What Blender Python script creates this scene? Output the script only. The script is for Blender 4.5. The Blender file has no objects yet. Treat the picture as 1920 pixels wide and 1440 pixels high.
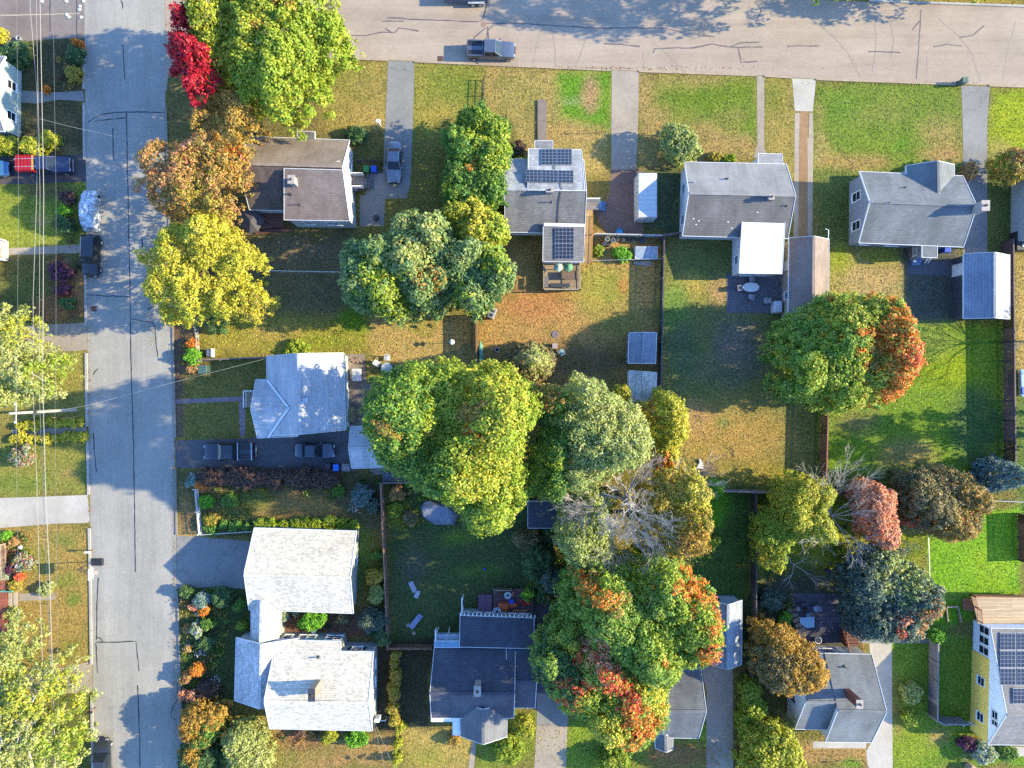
import bpy, bmesh, math, random
import numpy as np
from mathutils import Vector, Matrix
random.seed(7)
RNG = np.random.default_rng(7)
R = math.radians
scene = bpy.context.scene
COL = scene.collection
CAMH = 80.0
def W(px, py, h=0.0):
    """plan survey: a point read off the survey photo (1920x1440, drone 80 m up) at height h -> metres"""
    k = (CAMH - h) / CAMH / 16.0
    return Vector(((px - 960) * k, (720 - py) * k, h))
def lin(c):
    c = c / 255.0
    return c / 12.92 if c <= 0.04045 else ((c + 0.055) / 1.055) ** 2.4
def A(r, g, b, k=1.6):
    return tuple(min(0.8, lin(v) / (k * 1.4)) for v in (r, g, b))
# ---------------------------------------------------------------- materials
MATS = {}
def newmat(name):
    m = bpy.data.materials.new(name); m.use_nodes = True
    nt = m.node_tree; b = nt.nodes['Principled BSDF']
    return m, nt, b
def N(nt, typ, **kw):
    n = nt.nodes.new(typ)
    for k, v in kw.items():
        if k.startswith('i_'): n.inputs[k[2:].replace('_', ' ')].default_value = v
        else: setattr(n, k, v)
    return n
def mixc(nt, fac, a, b, typ='MIX'):
    n = nt.nodes.new('ShaderNodeMix'); n.data_type = 'RGBA'; n.blend_type = typ
    for sock, v in ((n.inputs[0], fac), (n.inputs[6], a), (n.inputs[7], b)):
        if hasattr(v, 'is_linked') or hasattr(v, 'links'): nt.links.new(v, sock)
        elif isinstance(v, (int, float)): sock.default_value = v
        else: sock.default_value = (v[0], v[1], v[2], 1)
    return n.outputs[2]
def ramp(nt, src, stops):
    r = nt.nodes.new('ShaderNodeValToRGB'); nt.links.new(src, r.inputs[0])
    e = r.color_ramp.elements
    while len(e) < len(stops): e.new(0.5)
    for k, (p, v) in enumerate(stops):
        e[k].position = p
        e[k].color = (v, v, v, 1) if isinstance(v, (int, float)) else (v[0], v[1], v[2], 1)
    return r.outputs[0]
def noise(nt, scale, detail=4, rough=.6, vec=None, out=0):
    n = N(nt, 'ShaderNodeTexNoise'); n.inputs['Scale'].default_value = scale
    n.inputs['Detail'].default_value = detail; n.inputs['Roughness'].default_value = rough
    if vec is not None: nt.links.new(vec, n.inputs['Vector'])
    return n.outputs[out]
def coord(nt, sc=(1, 1, 1), rot=(0, 0, 0), which='Object'):
    t = N(nt, 'ShaderNodeTexCoord'); mp = N(nt, 'ShaderNodeMapping')
    mp.inputs['Scale'].default_value = sc; mp.inputs['Rotation'].default_value = rot
    nt.links.new(t.outputs[which], mp.inputs['Vector']); return mp.outputs[0]
def bump(nt, b, src, strength=.3, dist=.05):
    n = N(nt, 'ShaderNodeBump'); n.inputs['Strength'].default_value = strength; n.inputs['Distance'].default_value = dist
    nt.links.new(src, n.inputs['Height']); nt.links.new(n.outputs[0], b.inputs['Normal'])
def plain(name, col, rough=.6, metal=0, var=.18, scale=3.0, spec=.35, coat=0):
    if name in MATS: return MATS[name]
    m, nt, b = newmat(name)
    v = coord(nt)
    f = noise(nt, scale, 5, .65, v)
    f = ramp(nt, f, [(.3, 0), (.7, 1)])
    c = mixc(nt, f, [x * (1 - var) for x in col], [min(1, x * (1 + var)) for x in col])
    nt.links.new(c, b.inputs['Base Color'])
    b.inputs['Roughness'].default_value = rough; b.inputs['Metallic'].default_value = metal
    b.inputs['Specular IOR Level'].default_value = spec; b.inputs['Coat Weight'].default_value = coat
    MATS[name] = m; return m
def roofmat(name, c1, c2, axis='x', speck=.5, streak=.15, row=.16, patch=.25, joint=.45):
    """asphalt shingles: courses run along the ridge (axis)"""
    if name in MATS: return MATS[name]
    m, nt, b = newmat(name)
    rot = (0, 0, 0) if axis == 'x' else (0, 0, R(90))
    v = coord(nt, (1, 1, 1), rot)
    br = N(nt, 'ShaderNodeTexBrick'); nt.links.new(v, br.inputs['Vector'])
    br.inputs['Scale'].default_value = 1.0; br.inputs['Brick Width'].default_value = .42; br.inputs['Row Height'].default_value = row
    br.inputs['Mortar Size'].default_value = .012; br.inputs['Mortar Smooth'].default_value = .4; br.inputs['Bias'].default_value = 0
    br.inputs['Color1'].default_value = (*c1, 1); br.inputs['Color2'].default_value = (*[x * (1 - speck * .5) for x in c1], 1)
    br.inputs['Mortar'].default_value = (*[x * joint for x in c2], 1)
    vs = coord(nt, (3.2, 6.5, 3.2), rot)
    f = ramp(nt, noise(nt, 1.0, 3, .7, vs), [(.52, 0), (.62, 1)])
    f2 = N(nt, 'ShaderNodeMath', operation='MULTIPLY'); nt.links.new(f, f2.inputs[0]); f2.inputs[1].default_value = speck
    c = mixc(nt, f2.outputs[0], br.outputs['Color'], c2)
    vl = coord(nt, (.9, .16, .3), rot)
    f3 = ramp(nt, noise(nt, 1.0, 4, .6, vl), [(.35, 1 - streak), (.7, 1 + streak)])
    c = mixc(nt, 1.0, c, f3, 'MULTIPLY')
    f4 = ramp(nt, noise(nt, .35, 5, .6, coord(nt)), [(.3, 1 - patch), (.65, 1.08)])
    c = mixc(nt, 1.0, c, f4, 'MULTIPLY')
    nt.links.new(c, b.inputs['Base Color']); b.inputs['Roughness'].default_value = .85
    b.inputs['Specular IOR Level'].default_value = .25
    bump(nt, b, br.outputs['Fac'], -.35, .02)
    MATS[name] = m; return m
def siding(name, col, pitch=.14, var=.08, vertical=False):
    if name in MATS: return MATS[name]
    m, nt, b = newmat(name)
    v = coord(nt)
    w = N(nt, 'ShaderNodeTexWave', wave_type='BANDS', bands_direction='X' if vertical else 'Z', wave_profile='SAW')
    nt.links.new(v, w.inputs['Vector']); w.inputs['Scale'].default_value = 1 / pitch / 3.1831 / 2 * 2
    f = ramp(nt, w.outputs['Fac'], [(0, .6), (.12, 1.0)])
    c = mixc(nt, 1.0, col, f, 'MULTIPLY')
    f2 = ramp(nt, noise(nt, 1.3, 5, .6, v), [(.3, 1 - var), (.7, 1 + var)])
    c = mixc(nt, 1.0, c, f2, 'MULTIPLY')
    nt.links.new(c, b.inputs['Base Color']); b.inputs['Roughness'].default_value = .6
    bump(nt, b, w.outputs['Fac'], .3, .02)
    MATS[name] = m; return m
def planks(name, col, pitch=.14, axis='x', var=.3):
    if name in MATS: return MATS[name]
    m, nt, b = newmat(name)
    rot = (0, 0, 0) if axis == 'x' else (0, 0, R(90))
    v = coord(nt, (1, 1, 1), rot)
    br = N(nt, 'ShaderNodeTexBrick'); nt.links.new(v, br.inputs['Vector'])
    br.inputs['Scale'].default_value = 1; br.inputs['Brick Width'].default_value = 3.6; br.inputs['Row Height'].default_value = pitch
    br.inputs['Mortar Size'].default_value = .012; br.inputs['Bias'].default_value = 0
    br.inputs['Color1'].default_value = (*[x * (1 + var * .5) for x in col], 1); br.inputs['Color2'].default_value = (*[x * (1 - var) for x in col], 1)
    br.inputs['Mortar'].default_value = (*[x * .25 for x in col], 1)
    f2 = ramp(nt, noise(nt, 4, 5, .65, coord(nt, (.4, 3, 3), rot)), [(.3, .75), (.7, 1.15)])
    c = mixc(nt, 1.0, br.outputs['Color'], f2, 'MULTIPLY')
    nt.links.new(c, b.inputs['Base Color']); b.inputs['Roughness'].default_value = .75
    MATS[name] = m; return m
def paving(name, col, var=.2, bw=0, bh=0, stains=.25, grain=14, tint=None, cracks=0, lanes=None):
    """asphalt, concrete or pavers"""
    if name in MATS: return MATS[name]
    m, nt, b = newmat(name)
    v = coord(nt)
    f = ramp(nt, noise(nt, grain, 3, .8, v), [(.25, 1 - var), (.75, 1 + var)])
    c = mixc(nt, 1.0, col, f, 'MULTIPLY')
    f2 = ramp(nt, noise(nt, .22, 6, .62, v), [(.3, 1 - stains), (.6, 1.0), (.8, 1 + stains * .4)])
    c = mixc(nt, 1.0, c, f2, 'MULTIPLY')
    f4 = ramp(nt, noise(nt, 1.7, 6, .7, v), [(.36, 1 - stains * .5), (.6, 1.0)])
    c = mixc(nt, 1.0, c, f4, 'MULTIPLY')
    if tint:
        f3 = ramp(nt, noise(nt, .12, 4, .6, v), [(.42, 0), (.62, 1)])
        c = mixc(nt, f3, c, mixc(nt, 1.0, c, tint, 'MULTIPLY'))
    if cracks:
        vo = N(nt, 'ShaderNodeTexVoronoi', feature='DISTANCE_TO_EDGE'); vo.inputs['Scale'].default_value = cracks
        vv = N(nt, 'ShaderNodeVectorMath', operation='ADD'); nt.links.new(v, vv.inputs[0])
        nz = N(nt, 'ShaderNodeVectorMath', operation='SCALE'); nt.links.new(noise(nt, .9, 4, .6, v, 1), nz.inputs[0]); nz.inputs['Scale'].default_value = 1.6
        nt.links.new(nz.outputs[0], vv.inputs[1]); nt.links.new(vv.outputs[0], vo.inputs['Vector'])
        f5 = ramp(nt, vo.outputs['Distance'], [(.002, .8), (.008, 1)])
        c = mixc(nt, 1.0, c, f5, 'MULTIPLY')
    if lanes:
        f6 = ramp(nt, noise(nt, 1.0, 4, .6, coord(nt, (.03, .55, 1) if lanes == 'x' else (.55, .03, 1))), [(.35, .9), (.5, 1.0), (.66, 1.07)])
        c = mixc(nt, 1.0, c, f6, 'MULTIPLY')
        f7 = ramp(nt, noise(nt, 1.0, 5, .7, coord(nt, (.25, 2.4, 1) if lanes == 'x' else (2.4, .25, 1))), [(.3, .93), (.7, 1.05)])
        c = mixc(nt, 1.0, c, f7, 'MULTIPLY')
        f8 = ramp(nt, noise(nt, .8, 2, .5, v), [(.22, .72), (.3, 1.0)])
        c = mixc(nt, 1.0, c, f8, 'MULTIPLY')
    if bw:
        br = N(nt, 'ShaderNodeTexBrick'); nt.links.new(v, br.inputs['Vector'])
        br.inputs['Scale'].default_value = 1; br.inputs['Brick Width'].default_value = bw; br.inputs['Row Height'].default_value = bh
        br.inputs['Mortar Size'].default_value = .02; br.inputs['Color1'].default_value = (1, 1, 1, 1)
        br.inputs['Color2'].default_value = (.78, .78, .78, 1); br.inputs['Mortar'].default_value = (.5, .5, .5, 1)
        c = mixc(nt, 1.0, c, br.outputs['Color'], 'MULTIPLY')
    nt.links.new(c, b.inputs['Base Color']); b.inputs['Roughness'].default_value = .9
    b.inputs['Specular IOR Level'].default_value = .2
    MATS[name] = m; return m
def glass(name='window_glass', col=(.012, .017, .024)):
    if name in MATS: return MATS[name]
    m, nt, b = newmat(name)
    f = noise(nt, 2.0, 2, .5, coord(nt))
    nt.links.new(mixc(nt, f, [x * .6 for x in col], [x * 1.4 for x in col]), b.inputs['Base Color'])
    b.inputs['Roughness'].default_value = .06; b.inputs['Specular IOR Level'].default_value = .35
    MATS[name] = m; return m
def carpaint(name, col, metal=.3):
    if name in MATS: return MATS[name]
    m, nt, b = newmat(name)
    f = noise(nt, 60, 2, .5, coord(nt))
    f2 = ramp(nt, noise(nt, 2.2, 5, .6, coord(nt)), [(.35, .86), (.65, 1.04)])
    c = mixc(nt, f, [x * .9 for x in col], [x * 1.1 for x in col])
    nt.links.new(mixc(nt, 1.0, c, f2, 'MULTIPLY'), b.inputs['Base Color'])
    b.inputs['Metallic'].default_value = metal; b.inputs['Roughness'].default_value = .28
    b.inputs['Coat Weight'].default_value = .7; b.inputs['Coat Roughness'].default_value = .05
    MATS[name] = m; return m
def solarmat():
    if 'solar' in MATS: return MATS['solar']
    m, nt, b = newmat('solar')
    uv = N(nt, 'ShaderNodeUVMap')
    br = N(nt, 'ShaderNodeTexBrick', offset=0.0, squash=1.0); nt.links.new(uv.outputs[0], br.inputs['Vector'])
    br.inputs['Scale'].default_value = 1; br.inputs['Brick Width'].default_value = .42; br.inputs['Row Height'].default_value = .42
    br.inputs['Mortar Size'].default_value = .03; br.inputs['Mortar Smooth'].default_value = .1
    br.inputs['Color1'].default_value = (.012, .016, .03, 1); br.inputs['Color2'].default_value = (.02, .026, .045, 1)
    br.inputs['Mortar'].default_value = (.11, .12, .13, 1)
    nt.links.new(br.outputs['Color'], b.inputs['Base Color']); b.inputs['Roughness'].default_value = .2
    MATS['solar'] = m; return m
def leafmat(name='leaf', trans=.28):
    if name in MATS: return MATS[name]
    m, nt, b = newmat(name)
    at = N(nt, 'ShaderNodeAttribute', attribute_name='leafcol')
    nt.links.new(at.outputs['Color'], b.inputs['Base Color'])
    b.inputs['Roughness'].default_value = .55; b.inputs['Specular IOR Level'].default_value = .3
    tr = N(nt, 'ShaderNodeBsdfTranslucent')
    c = mixc(nt, 1.0, at.outputs['Color'], (1.25, 1.2, .6), 'MULTIPLY')
    nt.links.new(c, tr.inputs[0])
    mx = N(nt, 'ShaderNodeMixShader'); mx.inputs[0].default_value = trans
    nt.links.new(b.outputs[0], mx.inputs[1]); nt.links.new(tr.outputs[0], mx.inputs[2])
    nt.links.new(mx.outputs[0], nt.nodes['Material Output'].inputs[0])
    MATS[name] = m; return m
def barkmat(name, col):
    if name in MATS: return MATS[name]
    m, nt, b = newmat(name)
    f = ramp(nt, noise(nt, 3, 6, .7, coord(nt, (3, 3, .6))), [(.3, .55), (.7, 1.25)])
    nt.links.new(mixc(nt, 1.0, col, f, 'MULTIPLY'), b.inputs['Base Color']); b.inputs['Roughness'].default_value = .9
    MATS[name] = m; return m
# ---------------------------------------------------------------- meshes
class MB:
    def __init__(s): s.v = []; s.f = []; s.m = []; s.uv = {}
    def face(s, pts, m=0, uv=None):
        n = len(s.v); s.v += [tuple(p) for p in pts]; s.f.append(tuple(range(n, n + len(pts)))); s.m.append(m)
        if uv: s.uv[len(s.f) - 1] = uv
        return s
    def hull(s, bot, top, m=0, mtop=None):
        n = len(bot); o = len(s.v); s.v += [tuple(p) for p in bot] + [tuple(p) for p in top]
        s.f.append(tuple(range(o + n - 1, o - 1, -1))); s.m.append(m)
        s.f.append(tuple(range(o + n, o + 2 * n))); s.m.append(m if mtop is None else mtop)
        for k in range(n):
            j = (k + 1) % n; s.f.append((o + k, o + j, o + n + j, o + n + k)); s.m.append(m)
        return s
    def prism(s, poly, z0, z1, m=0, mtop=None):
        return s.hull([(p[0], p[1], z0) for p in poly], [(p[0], p[1], z1) for p in poly], m, mtop)
    def slab(s, pts, th=.12, m=0):
        return s.hull([(p[0], p[1], p[2] - th) for p in pts], pts, m)
    def box(s, c, d, rz=0, m=0, tilt=None):
        M = Matrix.Rotation(rz, 3, 'Z')
        if tilt: M = M @ Matrix.Rotation(tilt[0], 3, 'X') @ Matrix.Rotation(tilt[1], 3, 'Y')
        P = lambda x, y, z: Vector(c) + M @ Vector((x * d[0] / 2, y * d[1] / 2, z * d[2] / 2))
        q = [(-1, -1), (1, -1), (1, 1), (-1, 1)]
        return s.hull([P(x, y, -1) for x, y in q], [P(x, y, 1) for x, y in q], m)
    def rbox(s, c, d, rz=0, m=0, r=.1, ch=.04):
        """box with rounded plan corners and a softened top edge"""
        pl = []
        for cx, cy, a0 in ((1, 1, 0), (-1, 1, 90), (-1, -1, 180), (1, -1, 270)):
            for a in (0, 30, 60, 90):
                t = R(a0 + a); pl.append((cx * (d[0] / 2 - r) + r * math.cos(t), cy * (d[1] / 2 - r) + r * math.sin(t)))
        ca, sa = math.cos(rz), math.sin(rz)
        rings = [(-d[2] / 2, 1.0), (d[2] / 2 - ch, 1.0), (d[2] / 2, 1 - 2 * ch / min(d[0], d[1]))]
        L = [[(c[0] + (x * k) * ca - (y * k) * sa, c[1] + (x * k) * sa + (y * k) * ca, c[2] + z) for x, y in pl] for z, k in rings]
        return s.loft(L, m)
    def loft(s, rings, m=0, cap=True):
        o = len(s.v); n = len(rings[0])
        for r in rings: s.v += [tuple(p) for p in r]
        for i in range(len(rings) - 1):
            for k in range(n):
                j = (k + 1) % n
                s.f.append((o + i * n + k, o + i * n + j, o + (i + 1) * n + j, o + (i + 1) * n + k)); s.m.append(m)
        if cap:
            s.f.append(tuple(range(o + n - 1, o - 1, -1))); s.m.append(m)
            e = o + (len(rings) - 1) * n; s.f.append(tuple(range(e, e + n))); s.m.append(m)
        return s
    def tube(s, pts, r, n=6, m=0, cap=True):
        pts = [Vector(p) for p in pts]; rs = r if isinstance(r, (list, tuple)) else [r] * len(pts)
        rings = []
        for i, p in enumerate(pts):
            d = (pts[min(i + 1, len(pts) - 1)] - pts[max(i - 1, 0)])
            d = d.normalized() if d.length > 1e-9 else Vector((0, 0, 1))
            a = d.cross(Vector((0, 0, 1)))
            if a.length < .05: a = d.cross(Vector((1, 0, 0)))
            a.normalize(); b = d.cross(a)
            rings.append([p + (a * math.cos(2 * math.pi * k / n) + b * math.sin(2 * math.pi * k / n)) * rs[i] for k in range(n)])
        return s.loft(rings, m, cap)
    def bar(s, p, q, w, h, m=0):
        """rectangular bar between two points (w sideways, h up)"""
        p, q = Vector(p), Vector(q); d = (q - p).normalized()
        a = d.cross(Vector((0, 0, 1)))
        if a.length < .05: a = Vector((1, 0, 0))
        a.normalize(); u = a.cross(d).normalized()
        C = [(-1, -1), (1, -1), (1, 1), (-1, 1)]
        return s.hull([p + a * x * w / 2 + u * y * h / 2 for x, y in C], [q + a * x * w / 2 + u * y * h / 2 for x, y in C], m)
    def lathe(s, c, prof, n=14, m=0):
        rings = [[(c[0] + r * math.cos(2 * math.pi * k / n), c[1] + r * math.sin(2 * math.pi * k / n), c[2] + z) for k in range(n)] for r, z in prof]
        return s.loft(rings, m)
    def blob(s, c, r, seed=0, m=0, n=10, k=6, jit=.12):
        rnd = random.Random(seed); rings = []
        for i in range(1, k):
            t = math.pi * i / k
            rings.append([(c[0] + r[0] * math.sin(t) * math.cos(2 * math.pi * j / n) * (1 + rnd.uniform(-jit, jit)),
                           c[1] + r[1] * math.sin(t) * math.sin(2 * math.pi * j / n) * (1 + rnd.uniform(-jit, jit)),
                           c[2] - r[2] * math.cos(t) * (1 + rnd.uniform(-jit, jit) * .5)) for j in range(n)])
        return s.loft(rings, m)
    def build(s, name, mats, parent=None, smooth=False):
        me = bpy.data.meshes.new(name)
        off = Vector((0, 0, 0))
        me.from_pydata(s.v, [], s.f); 
        for mt in (mats if isinstance(mats, (list, tuple)) else [mats]): me.materials.append(mt)
        me.polygons.foreach_set('material_index', s.m)
        if s.uv:
            l = me.uv_layers.new(name='UVMap')
            for fi, uv in s.uv.items():
                for k, li in enumerate(me.polygons[fi].loop_indices): l.data[li].uv = uv[k]
        bm = bmesh.new(); bm.from_mesh(me); bmesh.ops.recalc_face_normals(bm, faces=bm.faces); bm.to_mesh(me); bm.free()
        if smooth:
            me.polygons.foreach_set('use_smooth', [True] * len(me.polygons))
            try: me.set_sharp_from_angle(angle=R(38))
            except Exception: pass
        o = bpy.data.objects.new(name, me); COL.objects.link(o)
        if parent: attach(o, parent)
        return o
def attach(o, parent):
    """child keeps its world place"""
    bpy_m = parent_world(parent)
    o.parent = parent; o.matrix_parent_inverse = bpy_m.inverted()
def parent_world(p):
    m = p.matrix_basis.copy()
    if p.parent: m = parent_world(p.parent) @ p.matrix_parent_inverse @ m
    return m
def tag(o, label=None, cat=None, group=None, kind=None):
    if label: o['label'] = label
    if cat: o['category'] = cat
    if group: o['group'] = group
    if kind: o['kind'] = kind
    return o
def thing(name, label, cat, loc, group=None):
    o = bpy.data.objects.new(name, None); COL.objects.link(o); o.location = (loc[0], loc[1], 0 if len(loc) < 3 else loc[2])
    o.empty_display_size = .5
    return tag(o, label, cat, group)
def structure(name, mb, mats):
    return tag(mb.build(name, mats), kind='structure')
WHITE = plain('white_paint', (.6, .6, .585), .5, var=.08)
TRIMW = plain('white_trim', (.52, .53, .54), .5, var=.1)
DARK = plain('dark_metal', (.03, .032, .036), .5)
STEEL = plain('galvanised_steel', (.42, .43, .44), .4, .6)
BLACKP = plain('black_plastic', (.018, .018, .02), .5)
RUBBER = plain('rubber', (.02, .02, .02), .85)
GLASS = glass()
# ================================================================ GROUND
def axis_steps(lo, hi, fine, far):
    a = list(np.arange(lo, hi + 1e-6, fine)); s = fine; x = hi
    while x < far: s *= 1.5; x += s; a.append(x)
    s = fine; x = lo
    while x > -far: s *= 1.5; x -= s; a.insert(0, x)
    return np.array(a)
gx = axis_steps(-64, 64, .5, 900); gy = axis_steps(-49, 49, .5, 900)
X, Y = np.meshgrid(gx, gy); nx, ny = len(gx), len(gy)
PX = X * 16 + 960; PY = 720 - Y * 16
colr = np.zeros((ny, nx, 3)); colr[:] = A(150, 140, 74)
def segdist(PX, PY, poly):
    inside = np.zeros(PX.shape, bool); d = np.full(PX.shape, 1e9); n = len(poly)
    for i in range(n):
        x1, y1 = poly[i]; x2, y2 = poly[(i + 1) % n]
        dx, dy = x2 - x1, y2 - y1; L = dx * dx + dy * dy + 1e-9
        t = np.clip(((PX - x1) * dx + (PY - y1) * dy) / L, 0, 1)
        d = np.minimum(d, np.hypot(PX - x1 - t * dx, PY - y1 - t * dy))
        c = ((y1 > PY) != (y2 > PY))
        with np.errstate(divide='ignore', invalid='ignore'):
            xi = dx * (PY - y1) / (dy if abs(dy) > 1e-9 else 1e-9) + x1
        inside ^= c & (PX < xi)
    return np.where(inside, d, -d)
wob = sum(np.sin(X * f + p) * np.cos(Y * f * 1.13 + q) / (1 + k * .7) for k, (f, p, q) in enumerate([(.35, 1, 2), (.9, 3, 1), (1.9, 5, 4), (3.1, 2, 6)]))
def patch(poly, c, feather=14, strength=1.0, wobble=8):
    if len(poly) == 4 and not isinstance(poly[0], tuple):
        x, y, rx, ry = poly
        poly = [(x + rx * math.cos(t * math.pi / 8), y + ry * math.sin(t * math.pi / 8)) for t in range(16)]
    d = segdist(PX, PY, poly) + wob * wobble
    f = np.clip(d / feather * .5 + .5, 0, 1) * strength
    f = (f * f * (3 - 2 * f))[..., None]
    g = sum(c) / 3; c = [g + (v - g) * .88 for v in c]; c = (c[0] * 1.075, c[1] * 1.06, c[2] * 1.06)
    colr[:] = colr * (1 - f) + np.array(A(*c)) * f
def rect(x0, y0, x1, y1): return [(x0, y0), (x1, y0), (x1, y1), (x0, y1)]
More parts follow.
